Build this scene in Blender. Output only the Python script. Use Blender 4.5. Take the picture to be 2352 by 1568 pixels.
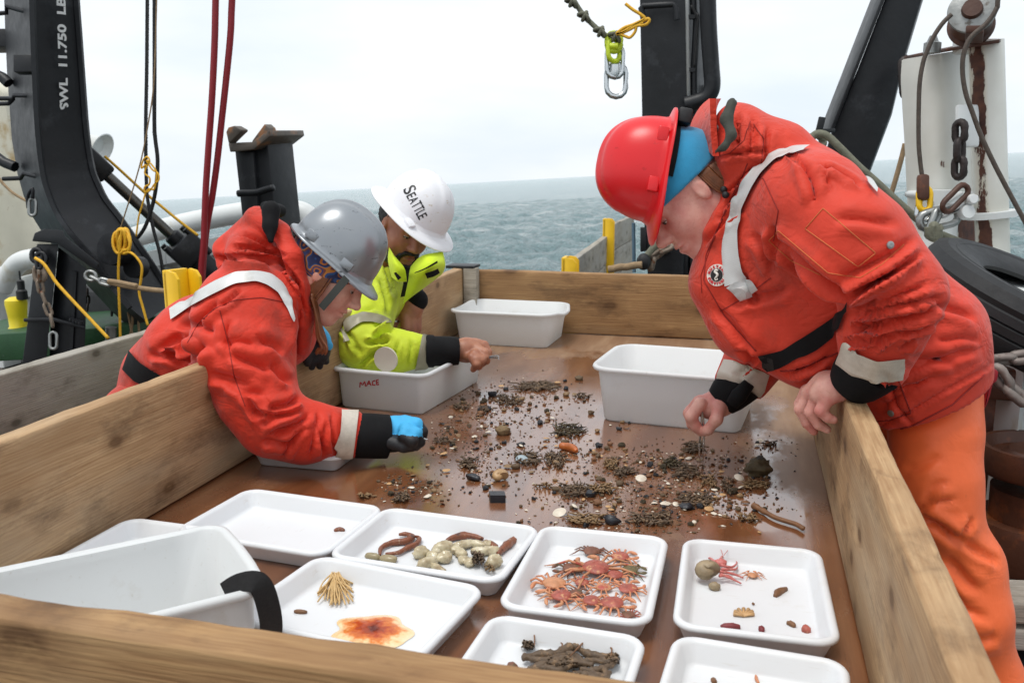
import bpy, bmesh, math, random
import numpy as np
from mathutils import Vector, Matrix, noise
from mathutils.bvhtree import BVHTree

for o in list(bpy.data.objects):
    bpy.data.objects.remove(o)
scene = bpy.context.scene
COL = scene.collection

# ------------------------------------------------------------------ camera
F_PX = 2055.84                       # focal length in pixels of a 2352 x 1568 frame
YAW, PITCH, ROLL = -.2570, .1996, -.0044
CAM = np.array([1.171, -.0396, .7246])
_f = np.array([math.sin(YAW)*math.cos(PITCH), math.cos(YAW)*math.cos(PITCH), -math.sin(PITCH)])
_r = np.array([math.cos(YAW), -math.sin(YAW), 0.])
_u = np.cross(_r, _f)
R_ = _r*math.cos(ROLL)+_u*math.sin(ROLL)
U_ = -_r*math.sin(ROLL)+_u*math.cos(ROLL)
FW = _f
cd = bpy.data.cameras.new('camera')
cam = bpy.data.objects.new('camera', cd)
COL.objects.link(cam)
m = Matrix.Identity(4)
for i in range(3):
    m[i][0], m[i][1], m[i][2], m[i][3] = R_[i], U_[i], -FW[i], CAM[i]
cam.matrix_world = m
cd.sensor_width = 36
cd.lens = 36*F_PX/2352
cd.clip_start = .02
cd.clip_end = 30000
cd.dof.use_dof = True
cd.dof.focus_distance = 2.1
cd.dof.aperture_fstop = 10
scene.camera = cam

# ------------------------------------------------------------------ sky and sun (overcast)
SUN_EL, SUN_AZ = math.radians(72), math.radians(215)   # azimuth measured from +y clockwise
w = bpy.data.worlds.new('World')
scene.world = w
w.use_nodes = True
nt = w.node_tree
nt.nodes.clear()
N = nt.nodes.new
L = nt.links.new
out = N('ShaderNodeOutputWorld')
bg = N('ShaderNodeBackground')
sky = N('ShaderNodeTexSky')
sky.sky_type = 'NISHITA'
sky.sun_disc = False
sky.sun_elevation = SUN_EL
sky.sun_rotation = SUN_AZ
sky.air_density = 1.0
sky.dust_density = 2.0
sc = N('ShaderNodeVectorMath'); sc.operation = 'SCALE'; sc.inputs['Scale'].default_value = .1
L(sky.outputs[0], sc.inputs[0])
tc = N('ShaderNodeTexCoord')
mp = N('ShaderNodeMapping'); mp.inputs['Scale'].default_value = (1., 1., 3.6)
L(tc.outputs['Generated'], mp.inputs[0])
n1 = N('ShaderNodeTexNoise'); n1.inputs['Scale'].default_value = 2.1; n1.inputs['Detail'].default_value = 6; n1.inputs['Roughness'].default_value = .5
L(mp.outputs[0], n1.inputs['Vector'])
rp = N('ShaderNodeValToRGB')
rp.color_ramp.elements[0].position = .34; rp.color_ramp.elements[0].color = (.655, .725, .79, 1)
rp.color_ramp.elements[1].position = .66; rp.color_ramp.elements[1].color = (.85, .86, .865, 1)
L(n1.outputs['Fac'], rp.inputs[0])
mx = N('ShaderNodeMix'); mx.data_type = 'RGBA'; mx.inputs[0].default_value = .93
L(sc.outputs[0], mx.inputs[6]); L(rp.outputs[0], mx.inputs[7])
L(mx.outputs[2], bg.inputs[0]); bg.inputs[1].default_value = 1.0
L(bg.outputs[0], out.inputs[0])

sl = bpy.data.lights.new('sun', 'SUN')
sl.energy = 1.5
sl.angle = math.radians(22)
sl.color = (1, .97, .92)
so = bpy.data.objects.new('sun', sl)
COL.objects.link(so)
sd = Vector((math.sin(SUN_AZ)*math.cos(SUN_EL), math.cos(SUN_AZ)*math.cos(SUN_EL), math.sin(SUN_EL)))
so.rotation_euler = sd.to_track_quat('Z', 'Y').to_euler()
so.location = (0, 0, 6)
scene.render.engine = 'CYCLES'
vs = scene.view_settings
vs.view_transform = 'Standard'; vs.look = 'None'; vs.gamma = 1; vs.use_curve_mapping = False
vs.exposure = 0.42

# ------------------------------------------------------------------ pixels to places
def ray(x, y):
    return FW + R_*((x-1176)/F_PX) - U_*((y-784)/F_PX)
def PZ(x, y, z):
    d = ray(x, y); return CAM + d*((z-CAM[2])/d[2])
def PY(x, y, Y):
    d = ray(x, y); return CAM + d*((Y-CAM[1])/d[1])
def PX(x, y, X):
    d = ray(x, y); return CAM + d*((X-CAM[0])/d[0])
def mpp(P):
    return float((np.asarray(P)-CAM) @ FW)/F_PX
def proj(V):
    d = np.asarray(V)-CAM; w_ = d @ FW
    return np.stack([1176+F_PX*(d @ R_)/w_, 784-F_PX*(d @ U_)/w_], -1)
def Z1(x, y): return (.498*x, .498*y)
def Z2(x, y): return (188.2+.48*x, 376.3+.48*y)
def Z3(x, y): return (1298+.5698*x, 188+.5698*y)
def Z4(x, y): return (1270+.46*x, .46*y)
def ZA(x, y): return (1787.5+.49*x, 799.7+.49*y)
def ZB(x, y): return (.27*x, 470.4+.27*y)
def ZE(x, y): return (1270+.172*x, 470.4+.172*y)
def ZG(x, y): return (2069.8+.57*x, 517.4+.57*y)
def ZR(x, y): return (1975.7+.42*x, .42*y)
def path(zf, pts, Y):
    """picture polyline to points on planes y = Y (or a Y per point)"""
    o = []
    for i, p in enumerate(pts):
        yy = p[2] if len(p) > 2 else Y
        o.append(PY(*zf(p[0], p[1]), yy))
    return o
def smooth_path(P, n=6):
    P = [np.asarray(p, float) for p in P]
    if len(P) < 3: return P
    o = []
    for i in range(len(P)-1):
        p0 = P[max(i-1, 0)]; p1 = P[i]; p2 = P[i+1]; p3 = P[min(i+2, len(P)-1)]
        for k in range(n):
            t = k/n
            o.append(.5*((2*p1)+(-p0+p2)*t+(2*p0-5*p1+4*p2-p3)*t*t+(-p0+3*p1-3*p2+p3)*t**3))
    o.append(P[-1])
    return o

# ------------------------------------------------------------------ materials
def srgb(r, g, b):
    f = lambda c: (c/255)/12.92 if c <= 10 else ((c/255+.055)/1.055)**2.4
    return (f(r), f(g), f(b), 1)
MATS = {}
def mul(c, k): return (c[0]*k, c[1]*k, c[2]*k, 1)
class NT:
    def __init__(s, name):
        s.m = bpy.data.materials.new(name); s.m.use_nodes = True
        s.t = s.m.node_tree; s.t.nodes.clear()
        s.o = s.n('ShaderNodeOutputMaterial'); s.b = s.n('ShaderNodeBsdfPrincipled')
        s.l(s.b.outputs[0], s.o.inputs[0])
        s.tc = s.n('ShaderNodeTexCoord')
    def n(s, t, **k):
        q = s.t.nodes.new(t)
        for a, b in k.items(): setattr(q, a, b)
        return q
    def l(s, a, b): s.t.links.new(a, b)
    def map(s, scale=(1, 1, 1), src='Object', loc=(0, 0, 0), vec=None, rot=(0, 0, 0)):
        q = s.n('ShaderNodeMapping'); q.inputs['Scale'].default_value = scale; q.inputs['Location'].default_value = loc
        q.inputs['Rotation'].default_value = rot
        s.l(vec if vec is not None else s.tc.outputs[src], q.inputs[0]); return q.outputs[0]
    def noise(s, scale, vec=None, detail=4, rough=.55, dist=0):
        q = s.n('ShaderNodeTexNoise'); q.inputs['Scale'].default_value = scale; q.inputs['Detail'].default_value = detail
        q.inputs['Roughness'].default_value = rough; q.inputs['Distortion'].default_value = dist
        s.l(vec if vec is not None else s.tc.outputs['Object'], q.inputs['Vector']); return q.outputs['Fac']
    def ramp(s, fac, stops):
        q = s.n('ShaderNodeValToRGB'); e = q.color_ramp.elements
        while len(e) < len(stops): e.new(.5)
        for i, (p, c) in enumerate(stops):
            e[i].position = p; e[i].color = c if hasattr(c, '__len__') else (c, c, c, 1)
        s.l(fac, q.inputs[0]); return q.outputs[0]
    def mix(s, fac, a, b, mode='MIX'):
        q = s.n('ShaderNodeMix', data_type='RGBA', blend_type=mode)
        for v, i in ((fac, 0), (a, 6), (b, 7)):
            if hasattr(v, 'links') or isinstance(v, bpy.types.NodeSocket): s.l(v, q.inputs[i])
            else: q.inputs[i].default_value = v
        return q.outputs[2]
    def math(s, op, a, b=0, clamp=False):
        q = s.n('ShaderNodeMath', operation=op); q.use_clamp = clamp
        for v, i in ((a, 0), (b, 1)):
            if isinstance(v, bpy.types.NodeSocket): s.l(v, q.inputs[i])
            else: q.inputs[i].default_value = v
        return q.outputs[0]
    def set(s, key, v):
        if isinstance(v, bpy.types.NodeSocket): s.l(v, s.b.inputs[key])
        else: s.b.inputs[key].default_value = v
    def bump(s, h, strength=.3, dist=.01, nrm=None):
        q = s.n('ShaderNodeBump'); q.inputs['Strength'].default_value = strength; q.inputs['Distance'].default_value = dist
        s.l(h, q.inputs['Height'])
        if nrm is not None: s.l(nrm, q.inputs['Normal'])
        return q.outputs[0]

def pm(name, base, rough=.5, var=.18, scale=6, bump=.15, bscale=60, bdist=.004, metal=0, spec=.5, spot=None, coat=0, sheen=0, weave=0):
    """plain painted / plastic / cloth surface: colour variation, fine relief, optional patches of a second colour"""
    if name in MATS: return MATS[name]
    s = NT(name)
    nz = s.noise(scale, detail=6)
    c = s.mix(s.ramp(nz, [(.3, 0.), (.7, 1.)]), mul(base, 1-var), mul(base, 1+var*.6))
    r = s.math('ADD', s.math('MULTIPLY', s.noise(scale*3.1), .25), rough-.12)
    if spot:
        for (sc_col, amt, ss) in spot:
            k = s.ramp(s.noise(ss, detail=8, rough=.62), [(1-amt-.04, 0.), (1-amt+.05, 1.)])
            c = s.mix(k, c, sc_col)
    s.set('Base Color', c); s.set('Roughness', r); s.set('Metallic', metal)
    s.set('Specular IOR Level', spec)
    if coat: s.set('Coat Weight', coat); s.set('Coat Roughness', .2)
    if sheen: s.set('Sheen Weight', sheen)
    nrm = None
    if weave:
        wv = s.n('ShaderNodeTexChecker'); wv.inputs['Scale'].default_value = weave
        s.l(s.tc.outputs['Object'], wv.inputs[0])
        nrm = s.bump(wv.outputs['Fac'], .25, .0008)
    if bump: nrm = s.bump(s.noise(bscale, detail=5), bump, bdist, nrm)
    if nrm is not None: s.set('Normal', nrm)
    MATS[name] = s.m
    return s.m

def wood(name, light, dark, grey=None, greyamt=.4, rough=.7, knots=1., stain=None):
    if name in MATS: return MATS[name]
    s = NT(name)
    oi = s.n('ShaderNodeObjectInfo')
    off = s.n('ShaderNodeVectorMath', operation='SCALE'); off.inputs['Scale'].default_value = 37.
    cb = s.n('ShaderNodeCombineXYZ'); s.l(oi.outputs['Random'], cb.inputs[0]); s.l(oi.outputs['Random'], cb.inputs[2])
    s.l(cb.outputs[0], off.inputs[0])
    ad = s.n('ShaderNodeVectorMath', operation='ADD'); s.l(s.tc.outputs['Object'], ad.inputs[0]); s.l(off.outputs[0], ad.inputs[1])
    v = ad.outputs[0]
    big = s.noise(3.0, s.map((1.0, 1, 3.2), vec=v), detail=3)
    # growth rings: warped bands across the board
    wv = s.n('ShaderNodeTexWave', wave_type='BANDS', bands_direction='Z', wave_profile='SIN')
    wv.inputs['Scale'].default_value = 48; wv.inputs['Distortion'].default_value = 9.
    wv.inputs['Detail'].default_value = 3; wv.inputs['Detail Scale'].default_value = .8
    s.l(s.map((.16, 1, 1), vec=v), wv.inputs['Vector'])
    fine = s.noise(95, s.map((.035, 1, 1), vec=v), detail=5, rough=.7)
    saw = s.noise(240, s.map((.02, 1, 1), vec=v), detail=2, rough=.6)
    g = s.math('ADD', s.math('ADD', s.math('MULTIPLY', wv.outputs['Fac'], .10), s.math('MULTIPLY', fine, .5)), s.math('MULTIPLY', saw, .40))
    c = s.mix(s.ramp(g, [(.32, 0.), (.66, 1.)]), dark, light)
    c = s.mix(s.ramp(big, [(.40, .0), (.68, .6)]), c, mul(dark, .85))
    if grey:
        gm = s.ramp(s.noise(2.3, s.map((.7, 1, 2.2), vec=v), detail=5), [(.62-greyamt*.5, 0.), (.78-greyamt*.3, .8)])
        c = s.mix(gm, c, grey)
    # knots
    vo = s.n('ShaderNodeTexVoronoi', feature='F1', voronoi_dimensions='2D'); vo.inputs['Scale'].default_value = 4.4
    s.l(s.map((.85, 1, 1.5), vec=v, rot=(-math.pi/2, 0, 0)), vo.inputs['Vector'])
    keep = s.ramp(vo.outputs['Color'], [(.42, 0.), (.46, 1.)])
    kn = s.ramp(s.math('ADD', vo.outputs['Distance'], s.math('MULTIPLY', s.math('SUBTRACT', fine, .5), .05)), [(.05*knots, 1.), (.09*knots+.001, 0.)])
    c = s.mix(s.math('MULTIPLY', kn, keep), c, mul(dark, .3))
    halo = s.ramp(vo.outputs['Distance'], [(.08*knots, .55), (.2*knots+.001, 0.)])
    c = s.mix(s.math('MULTIPLY', halo, keep), c, mul(dark, .75))
    # scratches and hairline cracks
    for (rz, ln, th) in ((.5, .05, .010), (-.75, .06, .009), (1.1, .05, .008)):
        sc_ = s.math('ABSOLUTE', s.math('SUBTRACT', s.noise(7, s.map((ln*4, .2, 9), rot=(0, rz, 0), vec=v), detail=0), .5))
        km = s.math('MULTIPLY', s.ramp(sc_, [(0., 1.), (th, 0.)]), s.ramp(s.noise(2.5, s.map((1, 1, 1), loc=(rz*9, 3, 1), vec=v), detail=2), [(.56, 0.), (.66, .5)]))
        c = s.mix(km, c, mul(dark, .45))
    # smears and scuffs of dirt, and pale rubbed places
    st = s.ramp(s.noise(6, s.map((.6, 1, 1.6), vec=v), detail=8, rough=.7), [(.52, 0.), (.70, .75)])
    c = s.mix(st, c, stain or mul(dark, .45))
    rub = s.ramp(s.noise(11, s.map((.5, 1, 2.), loc=(3, 1, 2), vec=v), detail=7, rough=.65), [(.58, 0.), (.74, .5)])
    c = s.mix(rub, c, mul(light, 1.25))
    s.set('Base Color', c)
    s.set('Roughness', s.math('ADD', s.math('MULTIPLY', fine, .3), rough-.15))
    s.set('Specular IOR Level', .35)
    h = s.math('ADD', s.math('MULTIPLY', wv.outputs['Fac'], .15), s.math('ADD', fine, s.math('MULTIPLY', saw, .5)))
    s.set('Normal', s.bump(h, .55, .0022))
    MATS[name] = s.m
    return s.m

# ------------------------------------------------------------------ objects
def tag(o, label=None, cat=None, group=None, kind=None):
    if label: o['label'] = label
    if cat: o['category'] = cat
    if group: o['group'] = group
    if kind: o['kind'] = kind
    return o
def thing(name, label, cat, loc=(0, 0, 0), group=None, rot=None):
    o = bpy.data.objects.new(name, None); COL.objects.link(o)
    o.empty_display_size = .05
    o.matrix_world = Matrix.Translation(Vector(loc)) @ (rot.to_4x4() if rot is not None else Matrix.Identity(4))
    return tag(o, label, cat, group)
def adopt(o, parent):
    """parent without moving"""
    o.parent = parent
    o.matrix_parent_inverse = WORLD[parent.name].inverted() if parent.name in WORLD else world_of(parent).inverted()
WORLD = {}
def world_of(o):
    mtx = o.matrix_basis.copy()
    if o.parent: mtx = world_of(o.parent) @ o.matrix_parent_inverse @ mtx
    return mtx
def link_mesh(name, me, mat, parent=None, mtx=None, smooth=40):
    o = bpy.data.objects.new(name, me); COL.objects.link(o)
    if mat is not None and not me.materials: me.materials.append(mat)
    if mtx is not None: o.matrix_basis = mtx
    if parent is not None:
        o.parent = parent; o.matrix_parent_inverse = world_of(parent).inverted()
    return o
def mesh_from(name, V, Fc, smooth=40):
    me = bpy.data.meshes.new(name)
    me.from_pydata([tuple(map(float, v)) for v in V], [], [tuple(map(int, f)) for f in Fc])
    me.update()
    if smooth:
        me.polygons.foreach_set('use_smooth', [True]*len(me.polygons))
        if smooth < 180: me.set_sharp_from_angle(angle=math.radians(smooth))
    return me
def frame(d, up=None):
    d = np.asarray(d, float); d = d/np.linalg.norm(d)
    up = np.array([0, 0, 1.]) if up is None else np.asarray(up, float)
    if abs(d @ up)/np.linalg.norm(up) > .97: up = np.array([1., 0, 0])
    s = np.cross(d, up); s /= np.linalg.norm(s); u = np.cross(s, d)
    return d, s, u
class MB:
    def __init__(s): s.v = []; s.f = []
    def add(s, V, Fc):
        b = len(s.v); s.v += [np.asarray(v, float) for v in V]; s.f += [[i+b for i in f] for f in Fc]; return s
    def hexa(s, c):
        """8 corners: bottom ring 0-3 then top ring 4-7"""
        return s.add(c, [(3, 2, 1, 0), (4, 5, 6, 7), (0, 1, 5, 4), (1, 2, 6, 5), (2, 3, 7, 6), (3, 0, 4, 7)])
    def box(s, a, b):
        (x0, y0, z0), (x1, y1, z1) = a, b
        return s.hexa([(x0, y0, z0), (x1, y0, z0), (x1, y1, z0), (x0, y1, z0), (x0, y0, z1), (x1, y0, z1), (x1, y1, z1), (x0, y1, z1)])
    def obox(s, c, ax, ay, az):
        """oriented box, half axes as vectors"""
        c, ax, ay, az = map(lambda q: np.asarray(q, float), (c, ax, ay, az))
        return s.hexa([c-ax-ay-az, c+ax-ay-az, c+ax+ay-az, c-ax+ay-az, c-ax-ay+az, c+ax-ay+az, c+ax+ay+az, c-ax+ay+az])
    def beam(s, a, b, w, h, up=None):
        a, b = np.asarray(a, float), np.asarray(b, float)
        d, sd_, u = frame(b-a, up)
        return s.obox((a+b)/2, (b-a)/2, sd_*w/2, u*h/2)
    def tube(s, P, r, n=8, caps=True, closed=False):
        P = [np.asarray(p, float) for p in P]; m_ = len(P)
        rr = r if hasattr(r, '__len__') else [r]*m_
        base = len(s.v); u = None
        for i in range(m_):
            if closed: d = P[(i+1) % m_]-P[i-1]
            else: d = P[min(i+1, m_-1)]-P[max(i-1, 0)]
            d = d/(np.linalg.norm(d)+1e-12)
            if u is None: _, sdv, u = frame(d)
            u = u-d*(u @ d); u /= np.linalg.norm(u)+1e-12
            sv = np.cross(d, u)
            for k in range(n):
                t = 2*math.pi*k/n
                s.v.append(P[i]+rr[i]*(math.cos(t)*u+math.sin(t)*sv))
        for i in range(m_ if closed else m_-1):
            a = base+i*n; b = base+((i+1) % m_)*n
            for k in range(n):
                s.f.append([a+k, a+(k+1) % n, b+(k+1) % n, b+k])
        if caps and not closed:
            s.f.append([base+k for k in range(n)][::-1]); s.f.append([base+(m_-1)*n+k for k in range(n)])
        return s
    def cyl(s, a, b, r, r2=None, n=20): return s.tube([a, b], [r, r if r2 is None else r2], n)
    def lathe(s, prof, c=(0, 0, 0), ax=(0, 0, 1), n=32, caps=True):
        """prof: list of (radius, height)"""
        d, sv, u = frame(ax); c = np.asarray(c, float); base = len(s.v)
        for r, h in prof:
            for k in range(n):
                t = 2*math.pi*k/n
                s.v.append(c+d*h+r*(math.cos(t)*sv+math.sin(t)*u))
        for i in range(len(prof)-1):
            a = base+i*n; b = a+n
            for k in range(n): s.f.append([a+k, b+k, b+(k+1) % n, a+(k+1) % n])
        if caps:
            s.f.append([base+k for k in range(n)]); s.f.append([base+(len(prof)-1)*n+k for k in range(n)][::-1])
        return s
    def ball(s, c, r, n=10, sq=(1, 1, 1)):
        prof = [(max(1e-4, math.sin(math.pi*i/n)), -math.cos(math.pi*i/n)) for i in range(n+1)]
        b = len(s.v); s.lathe(prof, n=max(8, n))
        c = np.asarray(c, float)
        for i in range(b, len(s.v)): s.v[i] = c+s.v[i]*r*np.asarray(sq)
        return s
    def prism(s, poly, d):
        """closed polygon of 3d points extruded by vector d"""
        n = len(poly); d = np.asarray(d, float)
        V = [np.asarray(p, float) for p in poly]+[np.asarray(p, float)+d for p in poly]
        return s.add(V, [list(range(n))[::-1], list(range(n, 2*n))]+[[i, (i+1) % n, (i+1) % n+n, i+n] for i in range(n)])
    def loft(s, rings, closed_ring=True, caps=True):
        n = len(rings[0]); b = len(s.v)
        for r in rings: s.v += [np.asarray(p, float) for p in r]
        for i in range(len(rings)-1):
            for k in range(n if closed_ring else n-1):
                s.f.append([b+i*n+k, b+i*n+(k+1) % n, b+(i+1)*n+(k+1) % n, b+(i+1)*n+k])
        if caps and closed_ring:
            s.f.append([b+k for k in range(n)][::-1]); s.f.append([b+(len(rings)-1)*n+k for k in range(n)])
        return s
    def link(s, c, d, w, length, width, r, n=6):
        """one chain link: oval ring in the plane of d (long) and w (wide)"""
        c = np.asarray(c, float); d = np.asarray(d, float)/np.linalg.norm(d); w = np.asarray(w, float); w = w-d*(w @ d); w /= np.linalg.norm(w)
        R1 = width/2-r; hl = length/2-r-R1; P = []
        for k in range(7): t = math.pi*k/6; P.append(c+d*(hl+R1*math.sin(t))+w*R1*math.cos(t))
        for k in range(7): t = math.pi+math.pi*k/6; P.append(c+d*(-hl+R1*math.sin(t))+w*R1*math.cos(t))
        return s.tube(P, r, n, closed=True)
    def build(s, name, mat, parent=None, bevel=0, smooth=40, mtx=None, fixn=True, seg=2):
        me = mesh_from(name, s.v, s.f, 0)
        if fixn or bevel:
            bm = bmesh.new(); bm.from_mesh(me)
            bmesh.ops.recalc_face_normals(bm, faces=bm.faces)
            if bevel:
                es = [e for e in bm.edges if len(e.link_faces) == 2 and e.calc_face_angle(0) > .5]
                bmesh.ops.bevel(bm, geom=es, offset=bevel, segments=seg, affect='EDGES', profile=.5)
            bm.to_mesh(me); bm.free()
        if smooth:
            me.polygons.foreach_set('use_smooth', [True]*len(me.polygons))
            if smooth < 180: me.set_sharp_from_angle(angle=math.radians(smooth))
        return link_mesh(name, me, mat, parent, mtx)
def chain(parent_mat, pts, length, width, r, name='chain', label=None, cat='chain', group=None):
    """a hanging chain: one thing, each link a part"""
    P = smooth_path(pts, 8); cum = [0]
    for a, b in zip(P, P[1:]): cum.append(cum[-1]+np.linalg.norm(b-a))
    step = length-2*r*1.15; n = max(1, int(cum[-1]/step))
    root = thing(name, label, cat, tuple(P[0]), group)
    def ev(t):
        i = max(0, min(len(P)-2, int(np.searchsorted(cum, t))-1)); q = (t-cum[i])/max(1e-9, cum[i+1]-cum[i]); return P[i]*(1-q)+P[i+1]*q
    for k in range(n):
        t = (k+.5)*step; a, b = ev(max(0, t-step/2)), ev(min(cum[-1], t+step/2))
        d = b-a; side = np.cross(d, FW); side /= np.linalg.norm(side)
        w_ = side*.8+FW*.6 if k % 2 else side*.55-FW*.85
        MB().link((a+b)/2, d, w_, length, width, r).build('chain_link', parent_mat, root, smooth=180)
    return root

# ------------------------------------------------------------------ palette
M_black = pm('black_paint', srgb(24, 26, 30), .45, .25, 5, .35, 26, .004, spec=.4, spot=[(srgb(44, 46, 50), .38, 6), (srgb(84, 64, 50), .26, 23), (srgb(120, 120, 122), .2, 34)])
M_blackrub = pm('black_rubber', srgb(24, 25, 27), .6, .2, 9, .2, 90)
M_white = pm('white_ship_paint', srgb(216, 219, 218), .4, .1, 3, .1, 20, spot=[(srgb(190, 184, 168), .36, 3.2), (srgb(150, 120, 84), .24, 9)])
M_cream = pm('stained_cream_paint', srgb(205, 200, 182), .5, .12, 3, .1, 25, spot=[(srgb(172, 150, 110), .42, 2.6), (srgb(140, 118, 84), .32, 9)])
M_yellow = pm('yellow_paint', srgb(238, 190, 22), .45, .12, 8, .15, 40, spot=[(srgb(70, 58, 40), .27, 26)])
M_yplas = pm('yellow_plastic', srgb(236, 212, 40), .35, .08, 8, .05, 40)
M_green = pm('green_deck_paint', srgb(30, 74, 40), .55, .25, 7, .4, 60, spot=[(srgb(140, 145, 135), .27, 8)])
M_rust = pm('rusty_steel', srgb(72, 40, 24), .5, .35, 5, .5, 30, .004, spot=[(srgb(116, 62, 28), .42, 6), (srgb(40, 26, 22), .4, 3)])
M_steel = pm('galvanised_steel', srgb(150, 152, 150), .38, .2, 14, .2, 60, metal=.75, spot=[(srgb(120, 96, 70), .3, 30)])
M_bright = pm('bright_steel', srgb(200, 204, 205), .22, .08, 20, .05, 60, metal=1)
M_chain = pm('weathered_chain', srgb(132, 118, 104), .6, .3, 30, .3, 120, metal=.3, spot=[(srgb(108, 66, 40), .42, 40)])
M_dchain = pm('dark_chain', srgb(52, 44, 42), .5, .3, 20, .3, 80, metal=.3)
M_rope = pm('manila_rope', srgb(150, 126, 96), .85, .25, 60, .6, 160, .003)
M_grope = pm('old_green_rope', srgb(112, 112, 96), .85, .25, 50, .6, 160, .003)
M_yrope = pm('yellow_rope', srgb(226, 172, 34), .6, .2, 50, .4, 200, .002)
M_wire = pm('wire_rope', srgb(84, 74, 66), .6, .3, 80, .8, 220, .002, metal=.2)
M_hose = pm('red_hose', srgb(140, 22, 34), .4, .12, 8, .05, 60)
M_plank = wood('sorting_table_timber', srgb(196, 164, 124), srgb(150, 114, 78), srgb(178, 158, 130), .3, stain=srgb(84, 62, 44))
M_plank2 = wood('brown_table_timber', srgb(178, 142, 98), srgb(130, 94, 60), srgb(148, 122, 92), .2, knots=1.5, stain=srgb(74, 52, 36))
M_grey = wood('weathered_grey_timber', srgb(176, 168, 154), srgb(128, 120, 106), srgb(160, 156, 148), .5, rough=.8, stain=srgb(96, 88, 76))
def plastic(name, base, rough, dirt, trans=.3):
    s = NT(name); c = s.mix(s.ramp(s.noise(3, detail=5), [(.3, 0.), (.7, 1.)]), mul(base, .96), base)
    k_ = s.ramp(s.noise(6, detail=9, rough=.72), [(.60, 0.), (.74, .45)]); c = s.mix(k_, c, dirt)
    sc_ = s.ramp(s.noise(160, s.map((1, .12, 1)), detail=3), [(.66, 0.), (.74, .3)]); c = s.mix(sc_, c, mul(dirt, .95))
    s.set('Base Color', c); s.set('Roughness', s.math('ADD', s.math('MULTIPLY', s.noise(9, detail=6), .3), rough-.12)); s.set('Specular IOR Level', .45); s.set('Normal', s.bump(s.noise(50, detail=4), .05, .002))
    t = s.n('ShaderNodeBsdfTranslucent'); s.l(c, t.inputs[0]); mx_ = s.n('ShaderNodeMixShader'); mx_.inputs[0].default_value = trans
    s.l(s.b.outputs[0], mx_.inputs[1]); s.l(t.outputs[0], mx_.inputs[2]); s.l(mx_.outputs[0], s.o.inputs[0]); MATS[name] = s.m; return s.m
M_plastic = plastic('white_plastic', srgb(238, 240, 242), .32, srgb(214, 208, 198), .16)
M_tub = plastic('white_tub_plastic', srgb(236, 238, 238), .36, srgb(206, 200, 190), .3)
M_skin = None

# ================================================================== SETTING
random.seed(4); rng = np.random.default_rng(7)
SEA_N = np.array([-.054, .008, .998]); SEA_N /= np.linalg.norm(SEA_N)     # the ship heels a little against the sea
SEA_P = np.array([1.17, 0, -3.3])
DECK = -.75

def make_sea():
    ex = np.array([1, 0, 0.]); ex -= SEA_N*(ex @ SEA_N); ex /= np.linalg.norm(ex); ey = np.cross(SEA_N, ex)
    # fine towards the stern view, coarse elsewhere
    ang = np.concatenate([np.radians(np.linspace(-120, 50, 60)[:-1]), np.radians(np.linspace(50, 152, 680)), np.radians(np.linspace(152, 240, 40)[1:])])
    rad = np.concatenate([7*np.power(13/7, np.linspace(0, 1, 16))[:-1], 13*np.power(170/13, np.linspace(0, 1, 500))[:-1], 170*np.power(9000/170, np.linspace(0, 1, 70))]); na, nr = len(ang), len(rad)
    A, Rr = np.meshgrid(ang, rad)
    X = Rr*np.cos(A); Y = Rr*np.sin(A); Zh = np.zeros_like(X)
    for i in range(150):
        lam = .45*np.power(15, rng.random()**1.1); th = rng.normal(math.radians(35), .8); amp = .0078*(lam if lam < 2.2 else 2.2+.35*(lam-2.2))
        kk = 2*math.pi/lam; ph = rng.random()*6.28
        fade = np.clip((lam/(Rr*np.where(Rr < 170, .0052, .055))-2.5)/3, 0, 1)
        arg = kk*(X*math.cos(th)+Y*math.sin(th))+ph
        Zh += amp*fade*(np.sin(arg)+.35*np.sin(2*arg+1.4))
    V = SEA_P+X[..., None]*ex+Y[..., None]*ey+Zh[..., None]*SEA_N
    V = V.reshape(-1, 3)
    I = np.arange(na*nr).reshape(nr, na)
    Fq = np.stack([I[:-1, :-1], I[:-1, 1:], I[1:, 1:], I[1:, :-1]], -1).reshape(-1, 4)
    me = bpy.data.meshes.new('sea'); me.from_pydata(V.tolist(), [], Fq.tolist()); me.update()
    me.polygons.foreach_set('use_smooth', [True]*len(me.polygons))
    s = NT('sea_water')
    v = s.map((1, 1, 1))
    n_a = s.noise(.55, s.map((1.3, .75, 1), rot=(0, 0, .6)), detail=9, rough=.66)
    n_b = s.noise(3.4, s.map((1.2, .7, 1), rot=(0, 0, .5)), detail=6, rough=.6)
    foam = s.ramp(s.noise(.16, s.map((.55, 1.5, 1), rot=(0, 0, .4)), detail=10, rough=.74), [(.54, 0.), (.66, .75)])
    s.set('Base Color', s.mix(foam, srgb(134, 160, 163), srgb(222, 228, 228)))
    s.set('Roughness', .12); s.set('Specular IOR Level', .5); s.set('IOR', 1.33)
    b = s.bump(n_a, 1., 1.9)
    s.set('Normal', s.bump(n_b, 1., .26, b))
    o = link_mesh('sea', me, s.m); tag(o, 'grey green choppy sea reaching to the horizon', kind='structure')
make_sea()

dk = MB().box((-5.2, -4, DECK-.2), (3.2, 8.6, DECK))
M_deck = pm('wet_steel_deck', srgb(70, 62, 54), .5, .3, 3, .4, 30, spot=[(srgb(96, 60, 38), .4, 2.5), (srgb(50, 50, 50), .4, 1.4)])
tag(dk.build('ship_deck', M_deck), 'dark wet steel deck of the ship', kind='structure')

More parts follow.
